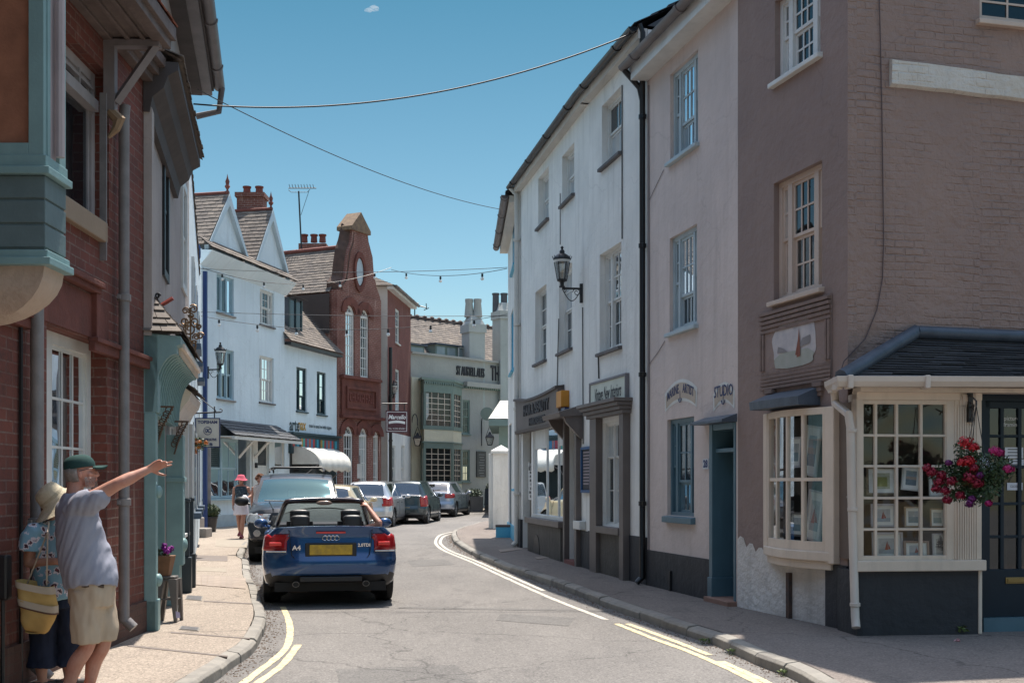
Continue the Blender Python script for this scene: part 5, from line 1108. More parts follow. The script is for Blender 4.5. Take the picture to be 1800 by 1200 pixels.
def spiral(mb,px,py,r,turns=1.4,dirn=1,a0=0.,w=.011):
 c=P(px,py,Yb);k=int(turns*12);mb.tube([c+V(dirn*math.cos(a0+a)*r*(1-.75*i/k),.0,math.sin(a0+a)*r*(1-.75*i/k))for i,a in[(i,2*math.pi*turns*i/k)for i in range(k+1)]],w,5)
for px,py,r,dd in((326,546,.05,1),(340,543,.06,-1),(324,566,.07,1),(343,566,.07,-1),(334,578,.1,1),(345,592,.05,-1),(352,590,.05,1),(330,598,.07,-1),(340,606,.06,1),(336,554,.04,1),(350,574,.04,-1)):spiral(mb,px,py,r,1.5,dd,px)
mb.tube([P(334,540,Yb),P(335,640,Yb)],.014,5);mb.tube([P(326,560,Yb),P(328,640,Yb)],.012,5);mb.tube([P(344,600,Yb),P(342,645,Yb)],.012,5)
build('scrollwork',mb,M('dull gilt ironwork',(.28,.17,.09),.45,metal=.5,var=.4),t)
mb=MB();t=thing('bracket_arm','red iron arm projecting above the slates of the teal hood','bracket',F2.pt(.2,3.5,.05));mb.tube([P(272,543,12.5),P(304,524,12.5)],.022,4);build('arm',mb,M('red oxide paint',(.22,.04,.03),.5),t);mb=MB();Yb=12.5;spiral(mb,277,520,.03,1.2);mb.tube([P(275,523,Yb),P(284,536,Yb)],.008,4);build('curl',mb,m_black,t)
tr=thing('white_terrace_house','narrow foreshortened white house with blue rainwater pipe beyond the teal shop','house',(-7,27,PAVE))
H3=6.9;hs3=[F3.rect(333.5,336,560,660,335)]
build('front_wall',wall_mb(F3,0,F3.L,-.2,H3,[],.2),m_white2,tr,frame=F3);build('back_wall',shell_mb(F3,0,F3.L,-.2,H3,6),m_white2,tr,frame=F3)
hip_roof('roof',tr,F3,0,F3.L*.7,H3+.05,6,1.2,m_slatew,.02)
mb=MB();uu=F3.L*.7;F3.box(mb,uu,F3.L,H3,7.7,-3,0);build('upper_wall',mb,m_white2,tr,frame=F3)
mb=MB();m_bpipe=M('royal blue pipe',(.02,.05,.17),.35,bmp=0)
u=u_(F3,33.2);mb.tube([F3.pt(u,.2,.12),F3.pt(u,7.5,.12)],.07,8)
mb.tube([P(334,464,30),P(344,462,30),P(349,452,30),P(349,436,30),P(342,422,30)],.055,8);build('blue_pipe',mb,m_bpipe,tr,smooth=40)
mb=MB();u=u_(F3,34.3);mb.tube([F3.pt(u,.2,.2),F3.pt(u,3.0,.2)],.08,8);build('grey_pipe',mb,m_greyp,tr,smooth=40)
for Yw in(20.5,23.5,27):
 for z0 in(1.1,4.0):mb=MB();u=u_(F3,Yw);F3.box(mb,u,u+1.0,z0,z0+1.5,0,.05);w_=build('window',mb,m_wpaint,tr);mb=MB();F3.box(mb,u+.08,u+.92,z0+.08,z0+1.42,.05,.055);build('pane',mb,GLASS_UP,w_);mb=MB();F3.box(mb,u-.1,u+1.1,z0-.1,z0,0,.16);build('sill',mb,M('slate blue sill',(.05,.08,.12),.5),w_)
for q,l in(((P(338,943,31),.42,.36),'lower of the two worn stone steps by the blue pipe'),((P(333,935,31.6),.3,.62),'upper worn stone step against the white wall')):
 c=q[0];t=thing('stone_step',l,'step',(c.x,c.y,gz(31)+PAVE),'worn stone steps');mb=MB();x=c.x;mb.box((x-.4,c.y-.25,gz(31)+PAVE-.02),(x+q[1],c.y+.4,gz(31)+PAVE+q[2]-.12));build('block',mb,m_stone,t,bevel=.03)
gh=thing('twin_gabled_house','pale blue white house with two steep slated gables','house',(-8.6,39,.3))
F=FG_;zg=gz(38)+PAVE
HG=F.hit(440,470)[1]
def wr(F,xl,xr,yt,yb):return F.rect(xl,xr,yt,yb,xl)
wb1,wb2,ww1,ww2=wr(F,381,411,480,547),wr(F,381,411,610,699),wr(F,457,481,507,568),wr(F,456,481,624,705)
gb=wr(F,356,415,768,876);dr=wr(F,450,473,765,905);sw2=wr(F,483,501,772,822);pr_=wr(F,417,440,765,922)
build('front_wall',wall_mb(F,0,F.L,0,HG,[wb1,wb2,ww1,ww2,gb,dr,sw2,pr_],.15),m_white2,gh,frame=F);build('back_wall',shell_mb(F,0,F.L,0,HG,5),m_white2,gh,frame=F)
CB=((1,1,1,1),(1,1,1,1),(1,1,1,1))
window(F,gh,wb1,m_bpaint,CB,.1,m_stone,'sides',midrail=False,label='blue three light upper casement');window(F,gh,wb2,m_bpaint,CB,.1,m_stone,'sides',midrail=True,label='blue three light window behind the lantern')
LW=((.35,1,1,1),(1,2,2,2),(.35,1,1,1))
window(F,gh,ww1,m_wpaint,LW,.1,m_sillg,'sides',label='white upper sash window');window(F,gh,ww2,m_wpaint,LW,.1,m_sillg,'full',label='white first floor sash window')
window(F,gh,gb,m_bpaint,((1,1,1,1),(1,2,1,1)),.06,m_bpaint,None,proud=.08,shutter=True,siltout=.14,label='wide pale blue ground floor window with white shutters')
window(F,gh,sw2,m_wpaint,((1,1,1,1),),.08,None,None,midrail=False)
mb=MB();F.box(mb,dr[0],dr[1],dr[2],dr[3],-.15,-.09);F.box(mb,dr[0],dr[0]+.1,dr[2],dr[3],-.09,.02);dd=build('front_door',mb,m_wpaint,gh,bevel=.006);mb=MB();zd=F.hit(450,817)[1];F.box(mb,dr[0]+.12,dr[1]-.05,zd,dr[3]-.1,-.09,-.085);build('pane',mb,M('dark door glass',(.03,.035,.04),.1,bmp=0),dd)
mb=MB();F.box(mb,pr_[0]+.02,pr_[1]-.02,pr_[2],pr_[3],-1.,-.95);F.box(mb,pr_[1]-.3,pr_[1]-.02,pr_[2],pr_[3],-.9,-.8);build('porch_recess',mb,m_cpaint,gh)
mb=MB();u=F.hit(445,0)[0];F.box(mb,u-.13,u+.13,zg,pr_[3],.0,.06);build('post',mb,m_wpaint,gh);mb=MB();F.box(mb,u+.0,u+.1,F.hit(446,822)[1],F.hit(446,813)[1],.06,.12);build('entry_box',mb,m_black,gh)
mb=MB();F.box(mb,0,pr_[0]-.02,0,F.hit(380,905)[1],0,.03);build('plinth',mb,m_bpaint2,gh,frame=F)
c0,c1=F.hit(388,0)[0],F.hit(495,0)[0];ze=F.hit(440,766)[1]-.06;zt=F.hit(388,737)[1]
ze=F.hit(388,762,.75)[1]
mb=MB();slates(mb,F.pt(c0-.5,ze,.75),F.pt(c1,ze,.75),F.pt(c1-.5,zt,.0),F.pt(c0-.5,zt,0),course=.2,w=.25);slates(mb,F.pt(c1,ze,.75),F.pt(c1+.35,ze,0),F.pt(c1-.45,zt,0),F.pt(c1-.5,zt,.01),course=.2,w=.25);lt=build('canopy_roof',mb,m_slate,gh,label='dark slate lean-to canopy over the door')
mb=MB();F.box(mb,c0-.5,c1+.1,ze-.12,ze-.02,.62,.72);F.box(mb,c0-.5,c1+.1,ze-.05,ze-.02,0,.62)
for px in(418,445):u=F.hit(px,0)[0];mb.tube([F.pt(u,ze-.65,.03),F.pt(u,ze-.06,.6)],.05,4)
build('canopy_frame',mb,m_wpaint,lt)
mb=MB();slates(mb,F.pt(-.2,HG-.02,.45),F.pt(F.L+.25,HG-.02,.45),F.pt(F.L+.1,HG+.35,.0),F.pt(-.2,HG+.35,0),course=.18,w=.22);build('skirt_roof',mb,m_slatew,gh)
mb=MB();F.box(mb,0,F.L+.1,HG-.2,HG-.04,0,.12);mb.loft([[F.pt(u,z,o)for o,z in((0,HG-.5),(.1,HG-.4),(.4,HG-.08),(0,HG-.06))]for u in(-.1,F.L+.15)]);build('eaves_cove',mb,m_white2,gh)
m_barge=M('pale blue white bargeboard',(.50,.60,.66),.5,streak=.15)
for i,(ax,ay,lx,ly,rx,ry)in enumerate(((400,345,361,437,431,452),(473,371,444,458,502,483))):
 ua_,za=F.hit(ax,ay);ul,_=F.hit(lx,0);ur,_=F.hit(rx,0);zb_=HG+.22
 wl_=max(ua_-ul,ur-ua_);wl_=(ur-ul)/2;ua_=(ul+ur)/2;za=F.hit(ax,ay)[1]
 mb=MB().prism([F.pt(ul,zb_,.0),F.pt(ur,zb_,.0),F.pt(ua_,za,.0)],-F.n3*4.5);g_=build('gable',mb,m_white2,gh,frame=F,label='nearer steep gable' if i==0 else 'farther steep gable')
 mb=MB();
 for s_ in(ul,ur):slates(mb,F.pt(s_+(-.08 if s_<ua_ else .08),zb_-.06,.12),F.pt(s_+(-.08 if s_<ua_ else .08),zb_-.06,-4.6),F.pt(ua_,za+.06,-4.6),F.pt(ua_,za+.06,.12),course=.16,w=.22,lift=.028)
 build('slates',mb,m_slatew,g_)
 mb=MB()
 for s_ in(ul,ur):
  sg=-1 if s_<ua_ else 1;b0=F.pt(s_+sg*.06,zb_-.08,.0);b1=F.pt(ua_,za+.04,.0);dn=V(0,0,-.16)
  mb.hexa([b0+dn,b0+dn+F.n3*.14,b1+dn*2.2+F.n3*.14,b1+dn*2.2,b0,b0+F.n3*.14,b1+F.n3*.14,b1])
 build('bargeboard',mb,m_barge,g_)
 mb=MB();mb.tube([F.pt(ua_,za+.08,.1),F.pt(ua_,za+.08,-4.6)],.06,6)
 for o in((.05,-2.2)if i==0 else(.05,)):mb.lathe([(.06,0),(.03,.1),(.09,.2),(.05,.26),(.07,.36),(.03,.45),(.0,.6)],F.pt(ua_,za+.08,o),8)
 build('ridge_tiles',mb,m_terra,g_,smooth=40)
ckm=thing('chimney_stack','squat red brick chimney with two pots between the twin gables','chimney',F.pt(F.hit(440,0)[0],9.5,-1.8));cF=Fac((-9.9,41.),(-8.8,41.02));a_=[P(413,372,41),P(465,372,41)]
cF=Fac((a_[0].x,41),(a_[1].x,41));z0,z1=8.0,P(0,338,41).z
mb=MB();cF.box(mb,0.06,cF.L-.06,z0,z1-.15,-.7,0);build('stack',mb,m_brickb,ckm,frame=cF);mb=MB();cF.box(mb,0,cF.L,z1-.15,z1,-.76,.05);build('corbelled_top',mb,m_brickb,ckm,frame=cF)
for u in(.33,.75):mb=MB();mb.lathe([(.14,0),(.12,.2),(.15,.24),(.15,.28),(.1,.28),(.1,.05)],cF.pt(cF.L*u,z1,-.35),12);build('pot',mb,m_terra,ckm,smooth=40)
ax_=thing('artists_shop_building','low pale blue shop building with coloured striped fascia and dormer','building',(-7.4,44,.3));F=FA;HA=F.hit(545,611)[1]
x1,x2=wr(F,521,539,644,721),wr(F,557,573,652,727)
build('front_wall',wall_mb(F,0,F.L,0,HA,[x1,x2],.12),m_white2,ax_,frame=F);build('back_wall',shell_mb(F,0,F.L,0,HA,5),m_white2,ax_,frame=F)
m_dkw=M('dark teal window paint',(.02,.045,.055),.4,bmp=0)
for r_,l_ in((x1,'nearer dark sash window'),(x2,'farther dark sash window')):window(F,ax_,r_,m_dkw,((.6,1,1,1),(1,1,2,1)),.1,m_dkw,'sides',label=l_)
mb=MB();slates(mb,F.pt(-.1,HA,.3),F.pt(F.L,HA,.3),F.pt(F.L,HA+2.3,-2.0),F.pt(-.1,HA+2.3,-2.0),course=.16,w=.2,lift=.03);build('roof',mb,m_slatew,ax_)
mb=MB();F.box(mb,0,F.L,HA-.12,HA-.02,0,.25);build('eaves_board',mb,m_black,ax_)
mb=MB();q0,q1=F.hit(507,0)[0],F.hit(530,0)[0];zd0,zd1=F.hit(507,588,-.3)[1],F.hit(507,521,-.3)[1]
q0,q1=F.hit(507,0,-.3)[0],F.hit(530,0,-.3)[0]
F.box(mb,q0,q1,zd0,zd1,-2,-.3);dm_=build('dormer',mb,m_leadk,ax_);mb=MB();F.box(mb,q0+.1,q1-.08,zd0+.1,zd1-.1,-.3,-.29);build('pane',mb,M('dark dormer glass',(.03,.04,.05),.08,bmp=0),dm_)
mb=MB();F.box(mb,(q0+q1)/2-.03,(q0+q1)/2+.03,zd0,zd1,-.3,-.25);F.box(mb,q0,q0+.09,zd0,zd1,-.3,-.26);F.box(mb,q1-.08,q1,zd0,zd1,-.3,-.26);F.box(mb,q0-.05,q1+.05,zd0-.02,zd0+.09,-.3,-.2);build('frame',mb,m_dkw,dm_);mb=MB();slates(mb,F.pt(q0-.15,zd1,-.1),F.pt(q1+.15,zd1,-.1),F.pt(q1+.1,zd1+.5,-1.5),F.pt(q0-.1,zd1+.5,-1.5));build('dormer_roof',mb,m_slatew,dm_)
s0,s1=F.hit(509,0)[0],F.hit(590,0)[0];zz1,zz0=F.hit(512,769)[1],F.hit(512,784)[1]
si=thing('shop_fascia','shop fascia of many coloured upright stripes above the white awning','sign',F.pt((s0+s1)/2,zz0,0));mb=MB();F.box(mb,s0-.1,s1+.05,zz0-.25,zz1+.12,0,.12);F.box(mb,s0-.15,s1+.1,zz1+.12,zz1+.2,0,.22);build('board',mb,m_dkw,si)
cols=[(.5,.05,.04),(.03,.12,.14),(.03,.3,.4),(.04,.06,.08),(.45,.25,.05),(.05,.35,.3),(.35,.04,.06),(.1,.2,.3),(.5,.12,.05),(.04,.2,.35)]
for k,c in enumerate(cols):
 mb=MB()
 for j in range(3):
  i=k+j*len(cols)
  if i<24:w=(s1-s0)/24;F.box(mb,s0+w*i+.01,s0+w*(i+1),zz0,zz1,.12,.125)
 build('stripe',mb,M('fascia stripe %d'%k,c,.5,bmp=0),si)
tx=text_mb('arte',.62,F.mat4(F.hit(513,0)[0]+.2,F.hit(513,747)[1],.01),.004,.8,bold=.01);l1=thing('painted_shop_name','shop name in dark and amber lettering on the pale wall over the striped fascia','sign',F.pt(1,4,0));build('dark_lettering',tx,m_dkw,l1)
build('amber_lettering',text_mb('nax',.55,F.mat4(F.hit(528.5,0)[0]+.1,F.hit(528,747)[1],.01),.004,.8,bold=.01),M('amber lettering',(.5,.28,.05),.6,bmp=0),l1);build('small_lettering',text_mb('created on canvas from british designers',.2,F.mat4(F.hit(563,0)[0],F.hit(563,750)[1],.01),.002,.62),m_dkw,l1)
mb=MB();F.box(mb,s0,s1,.3,zz0-.2,.0,.03);build('shop_window',mb,M('dark shop glazing',(.025,.03,.035),.1,bmp=0),ax_)
aw=thing('shop_awning','white rounded canvas awning below the striped fascia','awning',F.pt((s0+s1)/2,2.2,.5));
m_canvas=M('off white awning canvas',(.68,.66,.60),.85,var=.2,vs=3,bs=20,bmp=.01,streak=.15)
mb=MB();at_=F.hit(530,786)[1];ab=F.hit(556,815,1.1)[1];rings=[]
n=9;A0,A1=s0+.1,s1-1.1
for i in range(n+1):
 t=math.pi/2*i/n;o=.05+1.05*math.sin(t);z=ab+(at_-ab)*math.cos(t);rings.append([F.pt(A0+(A1-A0)*k/10,z+.02*math.cos(k*math.pi),o)for k in range(11)])
rings.append([p-V(0,0,.22+.03*(k%2))for k,p in enumerate(rings[-1])]);mb.loft(rings,False,False);cv=build('canvas',mb,m_canvas,aw,smooth=50);sdm=cv.modifiers.new('s','SOLIDIFY');sdm.thickness=.012
mb=MB();
for u in(A0,A1):mb.poly([F.pt(u,ab,.05)]+[F.pt(u,ab+(at_-ab)*math.cos(math.pi/2*i/n),.05+1.05*math.sin(math.pi/2*i/n))for i in range(n+1)])
build('end_panel',mb,m_canvas,aw);mb=MB()
for u in(A0+.05,A1-.05):mb.tube([F.pt(u,ab-.7,.05),F.pt(u,ab,1.05)],.02,6)
build('arm',mb,m_greyp,aw)
bg_=thing('shaped_gable_building','red brick Victorian building with curved shaped gable and arched windows','building',(-6,48,.3));F=FC
HC=F.hit(640,520)[1]
A1_=wr(F,607,623.5,534,661);A2_=wr(F,633.5,648.5,542,664);B_=[wr(F,604,621,748,862),wr(F,631,646,751,862),wr(F,656,666,757,862)]
hol=[x+['arch']for x in(A1_,A2_,*B_)]
u0,u1=F.hit(598,0)[0],F.hit(670,0)[0]
build('front_wall',wall_mb(F,u0-.2,u1,0,HC,hol,.2),m_brickb,bg_,frame=F)
mb=MB();mb.poly([F.pt(u0-.2,0,0),F.pt(u0-.2,HC,0),F.pt(u0-.2,HC,-7),F.pt(u0-.2,0,-7)]);mb.poly([F.pt(u1,0,0),F.pt(u1,HC,0),F.pt(u1,HC,-7),F.pt(u1,0,-7)]);build('side_wall',mb,m_brickb,bg_,frame=F)
def archwin(F,house,r_,fm,nx,ny,lab=None):
 a,b,c,d=r_[:4];rr=(b-a)/2;cu_=(a+b)/2;zs=d-rr;mb=MB();o0,o1=-.16,-.06;e=.07
 F.box(mb,a,a+e,c,zs,o0,o1);F.box(mb,b-e,b,c,zs,o0,o1);F.box(mb,a,b,c,c+.1,o0,o1+.01);F.box(mb,a,b,zs-.05,zs+.05,o0,o1+.005)
 mb.tube([F.pt(cu_-(rr-e/2)*math.cos(math.pi*t/12),zs+(rr-e/2)*math.sin(math.pi*t/12),(o0+o1)/2)for t in range(13)],.05,6)
 w_=build('window',mb,fm,house,label=lab);mb=MB()
 for k in range(1,nx):u=a+(b-a)*k/nx;F.box(mb,u-.016,u+.016,c,zs,-.13,-.09)
 for k in range(1,ny):z=c+(zs-c)*k/ny;F.box(mb,a,b,z-.016,z+.016,-.129,-.091)
 for k in range(1,5):t=math.pi*k/5;mb.tube([F.pt(cu_,zs,-.11),F.pt(cu_-rr*math.cos(t)*.95,zs+rr*math.sin(t)*.95,-.11)],.014,4)
 build('sash',mb,fm,w_);mb=MB();mb.poly([F.pt(a,c,-.12),F.pt(b,c,-.12)]+[F.pt(cu_+rr*math.cos(math.pi*t/12),zs+rr*math.sin(math.pi*t/12),-.12)for t in range(13)]);build('pane',mb,GLASS_UP,w_)
 mb=MB();F.box(mb,a-.02,b+.02,c-.02,d+.02,-1.2,-1.15);build('interior',mb,ROOM,w_)
 mb=MB();rings=[]
 for t in range(15):an=math.pi*t/14;rings.append([F.pt(cu_-r*math.cos(an),zs+r*math.sin(an),o)for r,o in((rr+.0,.0),(rr+.0,.06),(rr+.3,.06),(rr+.3,0))])
 mb.loft(rings);build('arch_ring',mb,m_rubbed,w_)
for r_ in(A1_,A2_):archwin(F,bg_,r_,m_wpaint,4,6)
for r_ in B_:archwin(F,bg_,r_,m_wpaint,4,4)
mb=MB();b0,b1=F.hit(598,0)[0],F.hit(664,0)[0];zt,zb_=F.hit(600,664)[1],F.hit(600,728)[1]
F.box(mb,b0,b1,zb_,zt,0,.1);F.box(mb,b0-.05,b1+.05,zt,zt+.12,0,.2);F.box(mb,b0-.05,b1+.3,zb_-.12,zb_,0,.18);bd=build('terracotta_band',mb,m_rubbed,bg_,bevel=.01)
mb=MB();i0,i1=F.hit(607,0)[0],F.hit(655,0)[0];zi1,zi0=F.hit(607,683)[1],F.hit(607,713)[1]
for(p_,q_,z0,z1)in((i0-.1,i1+.1,zi1,zi1+.1),(i0-.1,i1+.1,zi0-.1,zi0),(i0-.1,i0,zi0,zi1),(i1,i1+.1,zi0,zi1)):F.box(mb,p_,q_,z0,z1,.1,.17)
build('panel_frame',mb,m_rubbed,bd);build('inscription',text_mb('CHURCH HALL',.5,F.mat4((i0+i1)/2,(zi0+zi1)/2,.11),.02,.55*(i1-i0)/2.1),m_terra,bd)
out=[(598,512),(597,500),(606,488),(609,462),(612,440),(617,425),(620,402),(646,408),(648,425),(655,452),(657,480),(662,505),(668,522),(669,532)]
pts=[F.hit(x,y)for x,y in out];zb0=HC-.02
pg=[F.pt(pts[0][0]-.1,zb0,.0)]+[F.pt(u,max(z,zb0),0)for u,z in pts]+[F.pt(pts[-1][0],zb0,.0)]
mb=MB().prism(pg,-F.n3*.55);gb_=build('shaped_gable',mb,m_brickb,bg_,frame=F,label='curved and stepped gable with an oval window')
mb=MB();ca,cb=F.hit(616,0)[0],F.hit(649,0)[0];zc=F.hit(620,402)[1];F.box(mb,ca-.0,cb,zc-.05,zc+.1,-.65,.08);mb.add([F.pt(ca,zc+.1,.08),F.pt(cb,zc+.1,.08),F.pt(cb,zc+.1,-.65),F.pt(ca,zc+.1,-.65),F.pt((ca+cb)/2,zc+.75,.06),F.pt((ca+cb)/2,zc+.75,-.63)],[(0,1,4),(1,2,5,4),(2,3,5),(3,0,4,5)]);build('cap_stone',mb,M('lichened stone cap',(.22,.15,.09),.85,col2=(.13,.085,.06),vs=6),gb_)
mb=MB()
path=[F.pt(u,max(z,zb0)+.02,-.25)for u,z in pts];mb.tube(path,[(.1,.36)]*len(path),6,False);build('coping',mb,M('weathered gable coping',(.10,.055,.04),.85,var=.4,vs=5),gb_)
ou,oz=F.hit(631,478);mb=MB();rings=[]
for t in range(21):an=2*math.pi*t/20;rings.append([F.pt(ou+r*.3*math.cos(an),oz+r*.6*math.sin(an),o)for r,o in((.95,.0),(.95,.08),(1.35,.08),(1.35,.0))])
mb.loft(rings,False);ow=build('oval_window',mb,m_rubbed,gb_);mb=MB();mb.poly([F.pt(ou+.3*.9*math.cos(2*math.pi*t/20),oz+.6*.9*math.sin(2*math.pi*t/20),.03)for t in range(20)]);build('pane',mb,M('bright oval glazing',(.4,.45,.48),.2,bmp=0),ow)
rt0=F.pt((pts[5][0]),F.hit(607,425)[1],-.3);e0=F.pt(u0-.3,F.hit(592,512)[1],-.3);back=-F.n3*9;zrr=rt0.z
rt0=F.pt(F.hit(632,0)[0],zrr,-.3)
mb=MB();slates(mb,e0+back,e0,rt0,rt0+back,course=.16,w=.22,lift=.03);e9=F.pt(u1+.2,e0.z,-.3);mb.poly([e9,e9+back,rt0+back,rt0]);build('roof',mb,m_slatew,bg_)
mb=MB();mb.tube([rt0+V(0,0,.05),rt0+back+V(0,0,.05)],.09,6);build('ridge_tiles',mb,m_terra,bg_);mb=MB();mb.poly([e0+V(0,0,-.05),e0+back+V(0,0,-.05),e0+back+V(0,0,-1.6),e0+V(0,0,-1.6)]);build('parapet',mb,M('sooty flank wall',(.07,.055,.05),.9),bg_)
ck=thing('chimney_stack','low chimney with three red pots on the long ridge behind the aerial','chimney',rt0+back*.4);mb=MB();c=P(551,430,52);mb.box((c.x-.6,51.7,c.z-1.2),(c.x+.6,52.3,c.z));build('stack',mb,m_brickb,ck)
for px in(535,552,567):mb=MB();q=P(px,426,52);mb.lathe([(.15,0),(.13,.25),(.17,.28),(.17,.34),(.12,.34),(.1,.1)],q,12);build('pot',mb,m_terra,ck,smooth=40)
at=thing('tv_aerial','tall television aerial on a mast above the slated roofs','aerial',P(527,430,50));mb=MB();mb.tube([P(530,440,50),P(525,336,50)],.035,6);build('mast',mb,m_black,at);mb=MB();mb.tube([P(507,331,50),P(556,331,50)],.02,5);mb.tube([P(507,334,50),P(512,338,50),P(540,338,50),P(545,333,50)],.012,4);mb.tube([P(543,336,50),P(529,378,50)],.01,4)
for k in range(9):p=P(510+k*5.2,331,50);mb.tube([p-V(0,.25,0)+V(0,0,.1),p,p+V(0,.25,0)+V(0,0,.1)],.012,4)
build('array',mb,m_black,at)
rb=thing('red_brick_house','tall plain red brick house with whitewashed ground floor','house',(-4.9,52,.3));F=FR;HR=F.hit(682,503)[1]
r1,r2,r3,r4=F.rect(695,702,545,604,700),F.rect(695,702,650,722,700),F.rect(689,695,783,862,694),F.rect(705,711,783,862,710);zs=F.hit(690,760)[1]
build('front_wall',wall_mb(F,0,F.L,zs,HR,[r1,r2],.15),m_brickc,rb,frame=F);build('ground_floor_wall',wall_mb(F,0,F.L,0,zs,[r3,r4],.15),m_white,rb,frame=F)
mb=MB();mb.poly([F.pt(0,0,0),F.pt(0,HR,0),F.pt(0,HR,-6),F.pt(0,0,-6)]);build('side_wall',mb,m_offwhite,rb,frame=F)
mb=MB();mb.poly([F.pt(F.L,0,0),F.pt(F.L,HR,0),F.pt(F.L,HR,-6),F.pt(F.L,0,-6)]);build('side_wall',mb,m_brickc,rb,frame=F)
for r_ in(r1,r2,r3,r4):window(F,rb,r_,m_wpaint,((1,2,2,2),),.08,m_wpaint,None)
mb=MB();slates(mb,F.pt(-.15,HR,.3),F.pt(F.L+.2,HR,.3),F.pt(F.L-1.5,HR+1.3,-2.6),F.pt(1.2,HR+1.3,-2.6));slates(mb,F.pt(-.15,HR,-6),F.pt(-.15,HR,.3),F.pt(1.2,HR+1.3,-2.6),F.pt(1.2,HR+1.3,-3));build('roof',mb,m_slatew,rb);mb=MB();F.box(mb,-.1,F.L+.2,HR-.14,HR-.02,0,.26);build('eaves_board',mb,m_wpaint,rb);gutter(F,rb,-.1,F.L+.25,HR+.02,.34,m_gutter,.08)
downpipe('downpipe','black drainpipe between the shaped gable and the tall red brick house',F,-.1,.3,F.hit(683,612)[1],.15,m_blackpl,.07)
a2=thing('tv_aerial','small roof aerial at the end of the tall red brick house','aerial',P(730,560,58));mb=MB();mb.tube([P(729,556,58),P(729,538,58)],.03,5);mb.tube([P(724,534,58),P(750,541,58)],.03,5);mb.tube([P(749,533,58),P(750,544,58)],.02,4);mb.tube([P(727,531,58),P(736,533,58)],.02,4);mb.tube([P(745,545,58),P(754,541,58)],.02,4);build('array',mb,m_black,a2)
inn=thing('inn','long grey rendered inn with green two storey bay window and tall chimneys','inn',(-2,58,.6));F=FP;HP=F.hit(800,630)[1]
m_gree=M('sage green joinery',(.17,.225,.195),.5,streak=.15);zg=.5
o1_=wr(F,813,826,702,762);o2_=wr(F,813,826,790,846)
build('front_wall',wall_mb(F,0,F.L,0,HP,[o1_,o2_],.12),m_grey,inn,frame=F);build('back_wall',shell_mb(F,0,F.L,0,HP,6),m_grey,inn,frame=F)
for r_,l_ in((o1_,'narrow green upper window beside the bay'),(o2_,'narrow green lower window beside the bay')):window(F,inn,r_,m_gree,((1,3,2,2),),.08,m_gree,'sides',label=l_)
mb=MB();uc0=F.hit(742,0)[0];ztop=F.hit(730,663)[1];F.box(mb,.02,uc0,zg,ztop,0,.05);build('cream_wall_strip',mb,m_cream,inn,frame=F)
mb=MB();F.box(mb,0,F.L,HP,HP+.1,-.2,.12);F.box(mb,F.hit(815,0)[0],F.L,F.hit(830,676)[1]-.12,F.hit(830,672)[1],0,.25);build('parapet_moulding',mb,m_grey,inn)
mb=MB();k=F.hit(815,0)[0];zz=F.hit(830,679)[1]
while k<F.L:F.box(mb,k,k+.07,zz-.12,zz,0,.2);k+=.16
build('dentils',mb,m_gree,inn)
ba,bb,bo=F.hit(745,0,.7)[0],F.hit(797,0,.7)[0],.7;bc=F.hit(812,0,0)[0]
P3=[F.pt(F.hit(739,0)[0],0,0),F.pt(ba,0,bo),F.pt(bb,0,bo),F.pt(bc,0,0)]
def bayface(i):return Fac((P3[i].x,P3[i].y),(P3[i+1].x,P3[i+1].y))
zy=lambda y:F.hit(770,y,.7)[1]
mb=MB();b4=MB();bcm=MB()
def ringpoly(mb,z0,z1,e=0.):
 c=sum(P3,V(0,0,0))/4;q=[c+(p-c)*(1+e)for p in P3];q=[V(p.x,p.y,z0)for p in q];mb.prism(q,(0,0,z1-z0))
ringpoly(mb,zy(690),zy(668),.0);ringpoly(mb,zy(755),zy(748),.04);ringpoly(mb,zy(788),zy(778),.0);ringpoly(mb,zy(778),zy(776),.08);ringpoly(mb,zy(850),zy(845),.04);ringpoly(mb,zy(669),zy(665),.12);bay_=build('bay_window',mb,m_gree,inn,label='sage green two storey bay window')
ringpoly(b4,zy(776),zy(755)-.002,-.02);ringpoly(b4,zg,zy(850)-.002,0);build('bay_panel',b4,m_cream,bay_)
mb=MB();fr0=bayface(1);k=0
while k<fr0.L:fr0.box(mb,k,k+.07,zy(676),zy(672),0,.06);k+=.15
f2_=bayface(2);k=0
while k<f2_.L:f2_.box(mb,k,k+.07,zy(676),zy(672),0,.06);k+=.15
build('dentils',mb,m_gree,bay_)
for i in(0,1,2):
 ff=bayface(i)
 for(yt,yb)in((690,748),(788,845)):
  gm=MB();sm=MB();z0,z1=zy(yb),zy(yt);a,b=.14,ff.L-.14;nx=4 if i==1 else 3
  for(p_,q_)in((0,.14),(ff.L-.14,ff.L)):ff.box(gm,p_,q_,z0,z1,-.1,0)
  build('mullion',gm,m_gree,bay_)
  for k in range(nx+1):u=a+(b-a)*k/nx;ff.box(sm,u-.015,u+.015,z0,z1,-.08,-.04)
  for k in range(1,6):z=z0+(z1-z0)*k/6;ff.box(sm,a,b,z-.015,z+.015,-.079,-.041)
  build('glazing_bars',sm,m_cpaint,bay_);q=MB().poly([ff.pt(a,z0,-.06),ff.pt(b,z0,-.06),ff.pt(b,z1,-.06),ff.pt(a,z1,-.06)]);build('pane',q,M('dark inn glass',(.02,.02,.02),.06,bmp=0),bay_)
q=MB();ff=bayface(1)
for k in range(9):ff.box(q,.14+k*.02,.2+k*.02,zy(740)+k*.03,zy(692),-.058+.001*k,-.05+.001*k)
build('curtain',q,CURT,bay_)
mb=MB();zr=lambda x,y,o:F.hit(x,y,o)[1]
